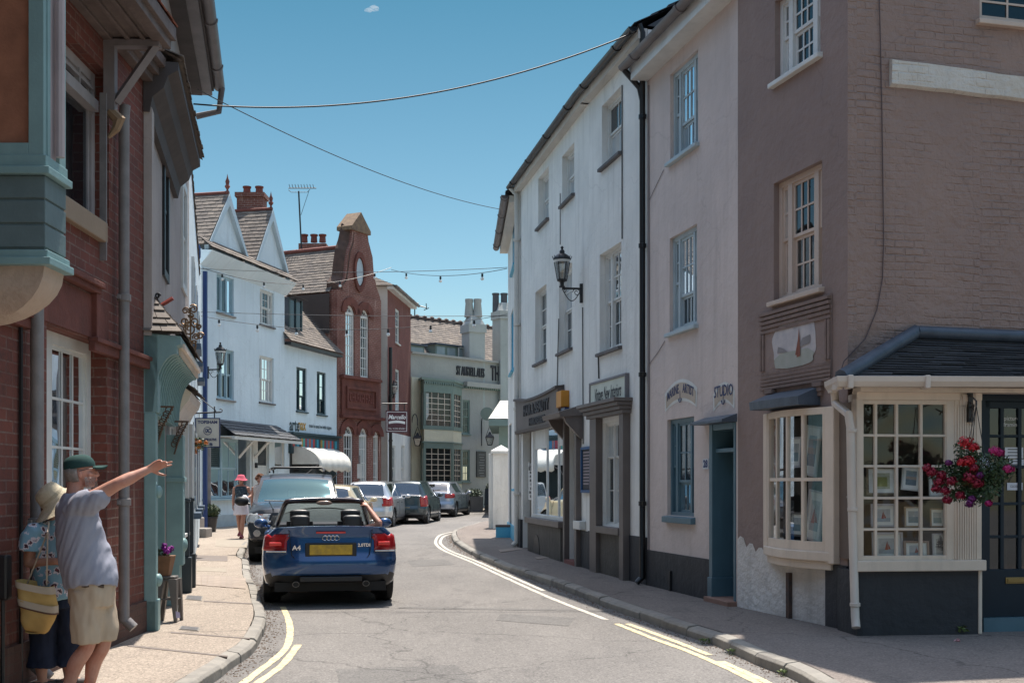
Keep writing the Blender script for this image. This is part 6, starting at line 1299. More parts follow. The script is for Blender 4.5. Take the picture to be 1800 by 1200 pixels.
slates(mb,F.pt(-2,HP-.2,-.8),F.pt(F.L+1,HP-.2,-.8),F.pt(F.L+1,zr(868,577,-3.5),-3.5),F.pt(-2,zr(722,560,-3.5),-3.5),course=.17,w=.24,lift=.03);build('roof',mb,m_slatew,inn);mb=MB();p0,p1=F.pt(-2,zr(722,560,-3.5)+.05,-3.5),F.pt(F.L+1,zr(868,577,-3.5)+.05,-3.5)
mb.tube([p0,p1],.08,6)
for k in range(28):mb.lathe([(.11,0),(.13,.1),(.02,.17)],p0.lerp(p1,k/28),6)
build('ridge_tiles',mb,M('dark ridge tiles',(.1,.07,.06),.8),inn)
for(xl,xr,yt,yb,l_)in((720,746,606,622,'small green dormer at the left end of the inn roof'),(765,820,609,634,'wide green dormer with an open white casement')):
 a_,b_,c_,d_=F.rect(xl,xr,yt,yb,xr,-1.0);c_-=.2;mb=MB();F.box(mb,a_,b_,c_,d_-.08,-2.6,-1.0);dm_=build('dormer',mb,m_gree,inn,label=l_);mb=MB();F.box(mb,a_-.1,b_+.12,d_-.08,d_,-2.7,-.88);build('dormer_roof',mb,m_leadk,dm_)
 n=1 if xr<750 else 3;mb=MB()
 for k in range(n):w_=(b_-a_)/n;F.box(mb,a_+w_*k+.1,a_+w_*(k+1)-.08,c_+.05,d_-.16,-1.0,-.99)
 build('pane',mb,M('pale reflecting pane',(.3,.36,.38),.1,bmp=0),dm_)
mb=MB();a_=F.hit(806,0,-.9)[0];F.box(mb,a_,a_+.05,HP-.1,HP+.75,-.95,-.9);F.box(mb,a_+.45,a_+.5,HP-.1,HP+.75,-.95,-.9);F.box(mb,a_,a_+.5,HP-.1,HP-.03,-.95,-.9);F.box(mb,a_,a_+.5,HP+.7,HP+.76,-.95,-.9);build('open_casement',mb,m_wpaint,inn)
for(xl,xr,yt,lab,pots)in((813,851,568,'pale grey rendered chimney with two joined pots on the inn',2),(867,905,545,'pale grey rendered chimney partly hidden by the white house',3)):
 Yc=59.5 if xl<850 else 60.5;c0,c1=P(xl,yt,Yc),P(xr,yt,Yc);t=thing('chimney_stack',lab,'chimney',((c0.x+c1.x)/2,Yc,HP));mid=(c0.x+c1.x)/2;hw=(c1.x-c0.x)/2;rot=Matrix.Translation((mid,Yc,0))@Matrix.Rotation(.5,4,'Z');h2=hw*.8
 mb=MB();mb.box((-h2,-h2,HP-3),(h2,h2,c0.z-.5),rot);build('stack',mb,m_greyw,t);mb=MB();mb.box((-h2-.06,-h2-.06,c0.z-.5),(h2+.06,h2+.06,c0.z-.1),rot)
 k=.55;mb.hexa([rot@V(*p)for p in((-h2,-h2,c0.z-.1),(h2,-h2,c0.z-.1),(h2,h2,c0.z-.1),(-h2,h2,c0.z-.1),(-h2*k,-h2*k,c0.z+.35),(h2*k,-h2*k,c0.z+.35),(h2*k,h2*k,c0.z+.35),(-h2*k,h2*k,c0.z+.35))]);build('cap',mb,m_greyw,t)
 for k in range(pots):mb=MB();x=mid+(k-(pots-1)/2)*.42;mb.lathe([(.24,0),(.18,.7),(.2,.75),(.2,.9),(.15,.9),(.14,.5)]if pots==2 else[(.17,-.4),(.16,.45),(.19,.47),(.19,.55),(.13,.55),(.12,.2)],(x,Yc,c0.z+.3),12);build('pot',mb,M('dark chimney pot',(.09,.09,.10),.7)if pots==3 else m_greyw,t,smooth=40)
tsz=.0
l1=thing('inn_name_lettering','dark raised inn name and brewery lettering along the grey parapet','sign',F.pt(5,HP-1,0))
a_,b_=F.hit(797,0)[0],F.hit(855,0)[0];build('brewery_lettering',text_mb('ST AUSTELL ALES',.62,F.mat4((a_+b_)/2,F.hit(826,654)[1],.03),.03,(b_-a_)/5.6,bold=.008),m_text,l1)
a_,b_=F.hit(862,0)[0],F.hit(886,0)[0];tx=text_mb('THE GLOBE',1.05,F.mat4(a_,F.hit(874,658)[1],.03),.03,(b_-a_)/2.25,align='LEFT',bold=.012);build('name_lettering',tx,m_text,l1)
nb=thing('menu_board','tall dark menu board on the grey inn wall right of the bay','board',F.pt(6,1.5,0));a_,b_,c_,d_=F.rect(837,853,793,838,845);mb=MB();F.box(mb,a_,b_,c_,d_,0,.06);build('panel',mb,M('dark menu board',(.05,.05,.05),.5,bmp=0),nb);mb=MB()
for k in range(9):z=d_-.15-.13*k;F.box(mb,a_+.12+.05*(k%3),b_-.12-.05*(k%2),z-.03,z,.06,.063)
build('writing',mb,M('faint board writing',(.25,.25,.25),.7,bmp=0),nb)
pg_=thing('green_cornered_building','pale green corner building with white hipped canopy across the side street','building',(.5,50,.4));c0=P(877,735,50);mb=MB();mb.box((c0.x,50,.2),(6,57,c0.z));build('wall',mb,M('pale green stucco',(.30,.40,.36),.8),pg_)
mb=MB();e0=P(859,736,49.2);t0=P(880,704,51.5);z=e0.z;slates(mb,e0,V(6.5,49.2,z),V(6,51.5,t0.z),t0);slates(mb,V(e0.x,57,z),e0,t0,V(t0.x,56,t0.z));build('canopy',mb,M('white leaded canopy',(.6,.58,.52),.6),pg_);mb=MB();mb.box((e0.x,49.2,z-.28),(6.5,57.2,z));build('fascia',mb,M('green fascia',(.2,.28,.25),.6),pg_)
t=thing('hanging_sign','small round green sign beside the hanging lantern on the inn','sign',P(854,735,54));mb=MB();p=P(856,727,54);mb.lathe([(.0,-.03),(.3,-.03),(.3,.03),(0,.03)],p,16,axis='y');build('disc',mb,m_gree,t)
def paint(name,col,flake=.35,rough=.28):
 m,nt,b=nodes(name);b.inputs['Base Color'].default_value=rgba(col);b.inputs['Metallic'].default_value=flake;b.inputs['Roughness'].default_value=rough
 b.inputs['Coat Weight'].default_value=1;b.inputs['Coat Roughness'].default_value=.03
 tc=nt.nodes.new('ShaderNodeTexCoord');c=mixc(nt,noise_fac(nt,tc.outputs['Object'],3,6,.5,.85),col,tuple(x*.8+.03 for x in col));lk(nt,c,b.inputs['Base Color']);return m
m_tyre=M('tyre rubber',(.018,.018,.019),.8,bmp=.002,bs=60,var=.3);m_rim=M('alloy rim',(.45,.45,.46),.3,metal=.8,var=.3,vs=8,bmp=0)
m_trim=M('black plastic trim',(.02,.02,.022),.5,bmp=0);m_under=M('dark underbody',(.025,.023,.022),.9,bmp=.003)
m_cgl=glass_mat('tinted car glass',(.35,.42,.42),1.5,0.,1,.45,(.015,.02,.022));m_chrome=M('chrome',(.7,.7,.72),.12,metal=1.,bmp=0,var=.05)
m_red=M('red lamp lens',(.38,.012,.015),.15,bmp=0,coat=.5);m_redl=M('bright red lamp lens',(.75,.06,.05),.15,bmp=0);m_pky=M('yellow number plate',(.60,.38,.03),.4,col2=(.36,.23,.04),vs=14,bmp=0);m_clear=M('clear lamp lens',(.55,.56,.57),.08,metal=.6,bmp=0,var=.3,vs=10)
m_leather=M('black leather',(.022,.021,.022),.45,bmp=.002)
def cr(t,p0,p1,p2,p3):return .5*((2*p1)+(-p0+p2)*t+(2*p0-5*p1+4*p2-p3)*t*t+(-p0+3*p1-3*p2+p3)*t**3)
def lin_tab(tab,y):
 if y<=tab[0][0]:return tab[0][1:]
 for a,b in zip(tab,tab[1:]):
  if y<=b[0]:
   i=tab.index(a);p0=tab[max(i-1,0)];p3=tab[min(i+2,len(tab)-1)];t=(y-a[0])/(b[0]-a[0])
   out=[]
   for k in range(1,len(a)):
    h=b[0]-a[0];m0=(b[k]-p0[k])/(b[0]-p0[0])*h if p0 is not a else(b[k]-a[k]);m1=(p3[k]-a[k])/(p3[0]-a[0])*h if p3 is not b else(b[k]-a[k])
    t2,t3=t*t,t**3;out.append((2*t3-3*t2+1)*a[k]+(t3-2*t2+t)*m0+(-2*t3+3*t2)*b[k]+(t3-t2)*m1)
   return out
 return tab[-1][1:]
def pl(tab,z):
 if z<=tab[0][0]:return tab[0][1]
 for a,b in zip(tab,tab[1:]):
  if z<=b[0]:return a[1]+(b[1]-a[1])*(z-a[0])/(b[0]-a[0])
 return tab[-1][1]
SEG=((0,1,2),(1,2,2),(2,3,5),(3,4,5),(4,5,6),(5,6,3),(6,7,3))
def car(name,label,tab,rear,front,wrap,wheels,wr_,mats,classify,step=.05,open_=None,group=None,wrapf=.25,cx=None,tw=.2,spokes=7):
 t=thing(name,label,'car',(0,0,0),group,local=True);L=tab[-1][0];n=int(L/step);grid=[];meta=[]
 for i in range(n+1):
  y=L*i/n;zb,wb,wm,zm,wsh,zs,wt,zt,cw=lin_tab(tab,y)
  P_=[(0,zb),(wb*.92,zb),(wb,zb+.05),(wm,zm),(wsh,zs),(wt,zt),(wt*.6,zt+cw*.7),(0,zt+cw)]
  row=[];mt=[]
  for(a,b,k)in SEG:
   for q in range(k+(1 if b==7 else 0)):
    s=q/k;pm,pn=P_[max(a-1,0)],P_[min(b+1,7)]
    if b==7:pn=(-P_[6][0],P_[6][1])
    if a==4:pm,pn=P_[4],P_[5]
    if a==5:pm=P_[5]
    if b==4:pn=P_[4]
    if a<=1:pm,pn=P_[a],P_[b]
    row.append((cr(s,pm[0],P_[a][0],P_[b][0],pn[0]),cr(s,pm[1],P_[a][1],P_[b][1],pn[1])));mt.append(a+s)
  pts=[]
  wmax=max(p[0]for p in row)
  for x,z in row:
   yy=y
   if y<.6:yr=pl(rear,z)+wrap*(x/wmax)**4;f=(1-y/.6)**1.5;yy=y+yr*f
   if y>L-.7:yf=pl(front,z)+wrapf*(x/wmax)**3;f=(1-(L-y)/.7)**1.5;yy=y-yf*f
   pts.append(V(x,yy,z))
  grid.append(pts);meta.append(mt)
 R2=wr_+.06;m_=len(grid[0]);gone=set()
 for(yc,side)in wheels:
  for i in range(n+1):
   for j in range(m_):
    p=grid[i][j]
    if 1.0<=meta[i][j]<=4.:
     d=math.hypot(p.y-yc,p.z-wr_)
     if d<R2-.001:
      gone.add((i,j))
  for(i,j)in[g for g in gone if math.hypot(grid[g[0]][g[1]].y-yc,grid[g[0]][g[1]].z-wr_)<R2]:
   nb=[(i+a,j+b)for a,b in((1,0),(-1,0),(0,1),(0,-1),(1,1),(1,-1),(-1,1),(-1,-1))]
   if any(0<=a<=n and 0<=b<m_ and(a,b)not in gone for a,b in nb)and grid[i][j].x>.3:
    p=grid[i][j];d=math.hypot(p.y-yc,p.z-wr_)
    if d>.12:p.y=yc+(p.y-yc)*R2/d;p.z=wr_+(p.z-wr_)*R2/d;grid[i][j]=p;
 keys={}
 def put(key,q,inset=0.):
  keys.setdefault(key,MB()).poly(q)
 for i in range(n):
  for j in range(m_-1):
   if all((a,b)in gone for a,b in((i,j),(i+1,j),(i,j+1),(i+1,j+1))):continue
   q=[grid[i][j],grid[i+1][j],grid[i+1][j+1],grid[i][j+1]];c=sum(q,V(0,0,0))/4;s=(meta[i][j]+meta[i][j+1])/2
   if open_ and open_(c,s):continue
   k=classify(c,s,'side')
   for sg in(1,-1):put((k,sg)if k.endswith('light')or k=='side_window' else(k,0),[V(p.x*sg,p.y,p.z)for p in q])
 for(i,nm,prof,wp)in((0,'rear',rear,wrap),(n,'front',front,wrapf)):
  rows=[(grid[i][j],meta[i][j])for j in range(m_)if 1.<=meta[i][j]<=5.001];rows+=[(grid[i][j],5.5)for j in range(m_)if meta[i][j]==5.001]
  K=20;ztop=rows[-1][0].z;cw=grid[i][-1].z-ztop;wmax=max(p.x for p in grid[i]);R_=[]
  yb=0 if i==0 else L;sg=1 if i==0 else-1
  for p,s in rows:
   w=p.x;f=max(0,(p.z-(ztop-.12))/.12)
   R_.append([V(w*k/K,yb+sg*(pl(prof,p.z)+wp*(abs(w*k/K)/wmax)**(4 if i==0 else 3)),p.z+cw*f*(1-(k/K)**2))for k in range(-K,K+1)])
  for a,b in zip(R_,R_[1:]):
   for k in range(2*K):
    q=[a[k],a[k+1],b[k+1],b[k]];c=sum(q,V(0,0,0))/4;kk=classify(V(abs(c.x),c.y,c.z),0,nm)
    put((kk,1 if c.x>0 else-1)if kk.endswith('light')else(kk,0),q)
 for(k,sg),mb in keys.items():
  bm=MB();bm.v=mb.v;bm.f=mb.f
  seen={};vs=[];fs=[]
  for f in mb.f:
   g=[]
   for ii in f:
    kx=tuple(round(c,4)for c in mb.v[ii])
    if kx not in seen:seen[kx]=len(vs);vs.append(mb.v[ii])
    if not g or g[-1]!=seen[kx]:g.append(seen[kx])
   if len(g)>2 and g[0]==g[-1]:g=g[:-1]
   if len(g)>2:fs.append(tuple(g))
  bm.v,bm.f=vs,fs;o=build(k,bm,mats[k],t,smooth=42)
  if k in('bumper_trim',)or k.endswith('light'):sd_=o.modifiers.new('s','SOLIDIFY');sd_.thickness=.012;sd_.offset=1
 if not open_:
  ib=MB();y0,y1=L*.16,L*.62;ib.box((-.6,y0,.5),(.6,y1,.9));
  for yy in(L*.36,L*.52):
   for x in(-.35,.35):ib.box((x-.22,yy,.8),(x+.22,yy+.1,1.12));ib.box((x-.12,yy,1.14),(x+.12,yy+.09,1.3))
  build('seats',ib,m_leather,t)
 for(yc,side)in wheels:
  for sg in(1,-1):
   xw=(lin_tab(tab,yc)[2]-.015)*sg;w=MB();a=wr_
   w.lathe([(a*.66,-tw/2*.8),(a*.8,-tw/2),(a*.96,-tw/2*.9),(a,-tw/2*.6),(a,tw/2*.6),(a*.96,tw/2*.9),(a*.8,tw/2),(a*.66,tw/2*.8)],(xw-sg*tw/2,yc,a),28,axis='x');wh_=build('wheel',w,m_tyre,t,smooth=50)
   r=MB();r.lathe([(a*.62,-.05),(a*.68,-.02),(a*.68,tw/2*.8),(a*.60,tw/2*.75),(a*.60,0),(.02,-.0)]if sg>0 else[(a*.62,.05),(a*.68,.02),(a*.68,-tw/2*.8),(a*.60,-tw/2*.75),(a*.60,0),(.02,0)],(xw-sg*tw/2,yc,a),24,axis='x');build('rim',r,m_rim,wh_,smooth=40)
   r=MB()
   for k in range(spokes):an=2*math.pi*k/spokes;mt_=Matrix.Translation((xw-sg*tw*.12,yc,a))@Matrix.Rotation(an,4,'X');r.box((-.015,-.03,.03),(.015,.03,a*.63),mt_)
   r.lathe([(.06,-.02),(.06,.03),(0,.03)],(xw-sg*tw*.12,yc,a),10,axis='x');build('spokes',r,m_rim,wh_)
   lm=MB();k=14;rings=[[V(xx,yc+R2*math.cos(math.pi*q/k*1.3-.5),a+R2*math.sin(math.pi*q/k*1.3-.5))for q in range(k+1)]for xx in(xw-.02*sg,xw-sg*(tw+.12))];lm.loft(rings,False,False)
   lm.poly(rings[1]);build('wheel_arch',lm,m_under,t)
 ub=MB();ub.box((-.72,.15,.2),(.72,L-.2,.32));build('underbody',ub,m_under,t)
 return t
def mirror(t,x,y,z,mat,s=1.):
 for sg in(1,-1):
  mb=MB();mb.blob((sg*(x+.1*s),y,z),(.11*s,.07*s,.075*s),12,8);mb.tube([V(sg*(x-.03),y+.02,z-.06),V(sg*(x+.05),y+.01,z-.03)],.025,6);build('door_mirror',mb,mat,t,smooth=60)
def place(t,px,py,h,yref=0.,dz=0.):
 """put the car so that its ground point (x=0,y=yref) lies where pixel px,py meets the road; h = heading (left of +Y)"""
 g=G(px,py,0);d=V(-math.sin(h),math.cos(h),0);loc=V(g.x,g.y,0)-d*yref
 t.location=(loc.x,loc.y,gz(g.y)+dz);t.rotation_euler=(0,0,h)
def plate(t,x0,y,z0,w,h,mat,txt=None):
 mb=MB();mb.box((-w/2,y-.012,z0),(w/2,y,z0+h));build('number_plate',mb,mat,t,bevel=.004)
m_blue=paint('deep metallic blue car paint',(.016,.068,.19),.45,.26)
CT=[(0,.33,.70,.80,.62,.80,.86,.62,1.03,.02),(.12,.28,.80,.86,.60,.83,.90,.70,1.03,.025),(.5,.24,.84,.885,.58,.85,.91,.74,1.0,.03),(1.1,.2,.85,.89,.56,.86,.92,.76,.965,.03),(1.6,.2,.84,.885,.56,.86,.93,.78,.965,.02),(2.6,.2,.84,.885,.55,.86,.91,.79,.94,.02),(3.2,.2,.84,.88,.55,.85,.88,.74,.91,.03),(3.9,.2,.83,.87,.53,.82,.78,.62,.80,.03),(4.35,.24,.76,.82,.5,.74,.68,.55,.70,.03),(4.5,.28,.66,.74,.47,.66,.6,.5,.63,.02)]
def ccl(c,s,w):
 if w=='side' and s<1.6:return 'rear_valance'
 if w=='side' and s>5. and 3.<c.y<3.36:return 'dashboard'
 if w=='rear':
  if c.z<.42:return 'rear_valance'
  if .70<c.z<.93 and c.x>.54+.05*(.93-c.z)/.2:return 'tail_light'
  return 'body'
 if w=='side':
  if c.y<.42 and .70<c.z<.93 and c.x>.5:return 'tail_light'
  if c.y<.35 and c.z<.42:return 'rear_valance'
 if w=='front' and c.z<.6 and c.x<.5:return 'grille'
 return 'body'
opn=lambda c,s:s>5. and 1.35<c.y<3.05
cv=car('convertible_car','dark blue open topped convertible driving away in the middle of the road',CT,[(.3,.12),(.4,.04),(.46,0),(.60,-.01),(.66,.04),(.92,.10),(1.0,.07),(1.04,.06)],[(0,0),(1,.1)],.17,((.98,1),(3.63,1)),.315,dict(body=m_blue,tail_light=m_red,rear_valance=m_trim,grille=m_trim,dashboard=m_leather),ccl,step=.035,open_=opn,tw=.24)
mb=MB();mb.box((-.33,.035,.655),(.33,.1,.835));build('plate_recess',mb,m_trim,cv,bevel=.01)
mb=MB();mb.box((-.275,.02,.68),(.275,.04,.81));build('number_plate',mb,m_pky,cv,bevel=.005)
def seam(pts,w=.005):mb_.tube([V(*p)for p in pts],w,4)
mb_=MB();seam([(-.53,.085,.96),(-.52,.07,.80),(-.50,.05,.68),(-.44,.03,.605),(-.3,.005,.585),(.3,.005,.585),(.44,.03,.605),(.50,.05,.68),(.52,.07,.80),(.53,.085,.96)]);seam([(-.53,.085,.96),(-.55,.12,1.025),(-.57,.6,1.01),(-.55,1.0,.985)]);seam([(.53,.085,.96),(.55,.12,1.025),(.57,.6,1.01),(.55,1.0,.985)]);build('boot_seam',mb_,m_trim,cv)
mb=MB();mb.box((-.19,.06,.955),(.19,.09,.98));build('high_brake_light',mb,m_redl,cv,bevel=.006)
mb=MB()
for k in range(4):
 c=V((k-1.5)*.05,.075,.895);mb.tube([c+V(.032*math.cos(a),0,.032*math.sin(a))for a in[2*math.pi*j/20 for j in range(21)]],.0055,6)
build('ring_badge',mb,m_chrome,cv)
Mt=lambda x,y,z:Matrix.Translation((x,y,z))@Matrix.Rotation(math.pi/2,4,'X')
mb=text_mb('A4',.085,Mt(-.44,.055,.77),.004,1.1,bold=.002);build('badge_lettering',mb,m_chrome,cv)
mb=text_mb('2.0TDI',.058,Mt(.43,.06,.80),.004,1.,bold=.002);build('badge_lettering',mb,m_chrome,cv)
for sg in(1,-1):
 mb=MB();mb.box((sg*.70-.09,.055,.80),(sg*.70+.07,.14,.845));build('brake_lamp',mb,m_redl,cv,bevel=.01)
 mb=MB();mb.box((sg*.70-.13,.055,.715),(sg*.70+.13,.15,.735));build('indicator_lamp',mb,m_clear,cv,bevel=.004)
 mb=MB();mb.tube([V(sg*.45+.042*math.cos(a),-.01,.305+.034*math.sin(a))for a in[2*math.pi*k/16 for k in range(17)]],.004,5);build('exhaust',mb,M('dull exhaust tip',(.2,.19,.18),.4,metal=.8,bmp=0),cv,smooth=40);mb=MB();mb.lathe([(0,0),(.04,0),(.04,.1),(0,.1)],(sg*.45,0,.305),14,axis='y');build('exhaust_bore',mb,m_under,cv)
 mb=MB();mb.box((sg*.42-.13,.3,.17),(sg*.42+.13,.75,.3));build('silencer',mb,M('dirty exhaust steel',(.12,.09,.075),.6,metal=.5,var=.4,vs=10),cv,bevel=.03)
mb=MB();mb.box((-.4,-.012,.335),(.4,.03,.40));build('bumper_insert',mb,m_trim,cv,bevel=.01)
mb=MB();mb.box((-.74,1.2,.955),(.74,1.5,.985));build('tonneau_cover',mb,M('pale deck cover',(.30,.30,.31),.5,bmp=0),cv,bevel=.02)
mb=MB();mb.box((-.8,1.45,.35),(.8,1.5,.95));mb.box((-.8,1.45,.3),(.8,3.1,.36));mb.box((-.79,2.75,.6),(.79,3.1,.93));mb.box((-.81,1.45,.4),(-.76,3.1,.95));mb.box((.76,1.45,.4),(.81,3.1,.95));build('cabin',mb,m_leather,cv,bevel=.03)
def headrest(mb,x,y,z,w=.13,h=.095,d=.05):
 rings=[]
 for k in range(9):a=math.pi*k/8;zz=z-h*math.cos(a);ww=w*(.25+.75*min(1,math.sin(a)*1.7));dd=d*max(.25,min(1,math.sin(a)*1.5));rings.append([V(x+ww*math.copysign(abs(math.cos(b))**.55,math.cos(b)),y+dd*math.sin(b),zz)for b in[2*math.pi*q/16 for q in range(16)]])
 mb.loft(rings)
for x in(-.37,.37):
 for(yy,zt,w,nm)in((1.72,1.03,.135,'rear_seat'),(2.25,1.10,.145,'front_seat')):
  mb=MB();rings=[]
  for z in(.45,.6,.75,.9,zt-.08,zt-.05):ww=.24-.05*max(0,(z-.7)/.35);rings.append([V(x+ww*math.copysign(abs(math.cos(b))**.5,math.cos(b)),yy-(z-.5)*.12+.07*math.sin(b),z)for b in[2*math.pi*q/16 for q in range(16)]])
  mb.loft(rings);s_=build(nm,mb,m_leather,cv,smooth=50);mb=MB();headrest(mb,x,yy-.06,zt+.03,w);build('headrest',mb,m_leather,s_,smooth=60)
  mb=MB()
  for d in(-.05,.05):mb.tube([V(x+d,yy-.06,zt-.1),V(x+d,yy-.06,zt+.0)],.008,6)
  build('headrest_post',mb,m_chrome,s_)
wy0,wy1,wz0,wz1=3.18,2.52,.97,1.335
def wsp(t,s):
 w=.70-.13*s;return V(w*t,wy0+(wy1-wy0)*s+.16*(1-t*t)*(1-.3*s),wz0+(wz1-wz0)*s+.025*(1-t*t)*s)
mb=MB();K=16
mb.loft([[wsp(-1+2*k/K,s)for k in range(K+1)]for s in(0,.25,.5,.75,1)],False,False);build('windscreen',mb,glass_mat('clear windscreen glass',(.72,.84,.82),.9,0.,1,.06,(.1,.16,.16)),cv,smooth=60)
mb=MB();mb.tube([wsp(-1,0)]+[wsp(-1,s)for s in(.3,.6,.85)]+[wsp(-.97,.99)]+[wsp(-.9+1.8*k/12,1.0)for k in range(13)]+[wsp(.97,.99)]+[wsp(1,s)for s in(.85,.6,.3,0)],(.04),10)
build('windscreen_frame',mb,M('windscreen frame paint',(.03,.012,.014),.25,coat=.6,bmp=0),cv,smooth=60)
mb=MB();mb.blob(tuple(wsp(0,.93)+V(0,-.1,-.02)),(.125,.02,.035),12,8);build('rear_view_mirror',mb,M('sunlit mirror',(.4,.28,.22),.2,bmp=0),cv,smooth=60)
for sg in(1,-1):mb=MB();mb.box((sg*.3-.2,2.62,wz1-.03),(sg*.3+.2,2.72,wz1-.015));build('sun_visor',mb,m_leather,cv)
mirror(cv,.84,2.95,1.0,m_blue)
place(cv,582,1067,.19)
m_nav=paint('near black blue pickup paint',(.008,.012,.02),.2,.3);m_nav.node_tree.nodes['Principled BSDF'].inputs['Coat Weight'].default_value=.35;m_nav.node_tree.nodes['Principled BSDF'].inputs['Specular IOR Level'].default_value=.3
PT=[(0,.5,.74,.86,.85,.88,1.05,.86,1.08,0),(.5,.45,.8,.88,.85,.89,1.08,.86,1.10,0),(1.55,.42,.84,.9,.85,.89,1.1,.85,1.12,0),(1.72,.42,.84,.9,.85,.88,1.12,.68,1.62,.03),(2.1,.42,.84,.9,.85,.89,1.12,.71,1.73,.04),(3.1,.42,.84,.9,.85,.89,1.12,.72,1.72,.04),(3.45,.42,.84,.9,.85,.88,1.1,.74,1.60,.04),(4.05,.42,.84,.9,.85,.88,1.08,.82,1.17,.05),(4.5,.42,.84,.9,.82,.86,1.04,.66,1.12,.05),(5.0,.42,.8,.88,.8,.82,.98,.6,1.05,.03),(5.15,.45,.72,.82,.75,.76,.93,.55,.98,.02)]
def pcl(c,s,w):
 if w=='side':
  if s<1.6:return 'grille'
  if 4.2<s<4.88 and 1.78<c.y<3.95 and not 2.7<c.y<2.8 and c.z>1.14:return 'side_window'
  if s>5.25 and 3.42<c.y<4.05:return 'windscreen'
  if 5>s>4.3 and 3.42<c.y<4.05 and c.z>9:return 'windscreen'
  if c.y>4.75 and .79<c.z<.97 and c.x>.5:return 'head_light'
  if c.z<.55:return 'bumper_trim'
 if w=='front':
  if .79<c.z<.96 and c.x>.42:return 'head_light'
  if .74<c.z<.94 and c.x<.38:return 'grille'
  if c.z<.60:return 'bumper_trim'
 return 'body'
m_gril=M('dark mesh grille',(.02,.02,.02),.4,bmp=.01,bs=80)
pk=car('pickup_truck','black pickup truck parked facing the camera with sun glinting off its windscreen',PT,[(0,0),(2,.05)],[(.4,.06),(.55,0),(.75,.0),(.9,.06),(1.,.12)],.05,((1.1,1),(4.25,1)),.37,dict(body=m_nav,side_window=m_cgl,windscreen=glass_mat('sun struck windscreen',(.45,.6,.6),1.1,.0,1,.3,(.02,.07,.08),(.38,.66,.78),.045),head_light=m_clear,grille=m_gril,bumper_trim=m_nav),pcl,wrapf=.22,tw=.26)
pk['category']='pickup truck'
mb=MB()
for x in(-.56,.56):mb.tube([V(x,2.0,1.8),V(x,2.05,1.87),V(x,3.1,1.87),V(x,3.2,1.8)],.02,6)
for y in(2.1,3.05):mb.tube([V(-.56,y,1.87),V(-.5,y,1.9),V(.5,y,1.9),V(.56,y,1.87)],.018,6)
build('roof_rack',mb,m_trim,pk,smooth=40)
mirror(pk,.95,3.75,1.2,m_trim,1.35)
mb=MB();mb.tube([V(-.7,4.17,1.2),V(-.1,4.15,1.23),V(.05,4.14,1.24)],.012,5);mb.tube([V(.0,4.2,1.2),V(.6,4.12,1.22)],.012,5);build('wiper',mb,m_trim,pk)
mb=MB()
for sg in(1,-1):mb.tube([V(sg*.5,4.1,1.19),V(sg*.42,4.7,1.13),V(sg*.36,5.0,1.06)],.012,5)
build('bonnet_crease',mb,m_nav,pk)
for sg in(1,-1):
 mb=MB();mb.lathe([(0,.0),(.07,.0),(.075,-.03),(0,-.03)],(sg*.66,5.2,.60),14,axis='y');build('fog_lamp',mb,m_chrome,pk,smooth=40);mb=MB();mb.lathe([(0,.02),(.055,.015),(.07,-.03)],(sg*.64,5.13,.875),14,axis='y');build('lamp_reflector',mb,m_chrome,pk,smooth=40)
 mb=MB();mb.box((sg*.6-.05,5.1,.95),(sg*.6+.05,5.13,.965));build('indicator_lamp',mb,M('amber lens',(.5,.12,.04),.2,bmp=0),pk)
mb=MB();mb.box((-.26,5.17,.5),(.26,5.19,.61));build('number_plate',mb,M('white number plate',(.5,.5,.48),.4,bmp=0),pk)
mb=MB();mb.box((-.25,3.9,1.22),(.1,4.0,1.225));mb.box((.0,3.72,1.3),(.14,3.73,1.42));build('paper_on_dashboard',mb,M('paper on dashboard',(.6,.6,.55),.7,bmp=0),pk)
place(pk,514,989,math.pi+.13,4.9)
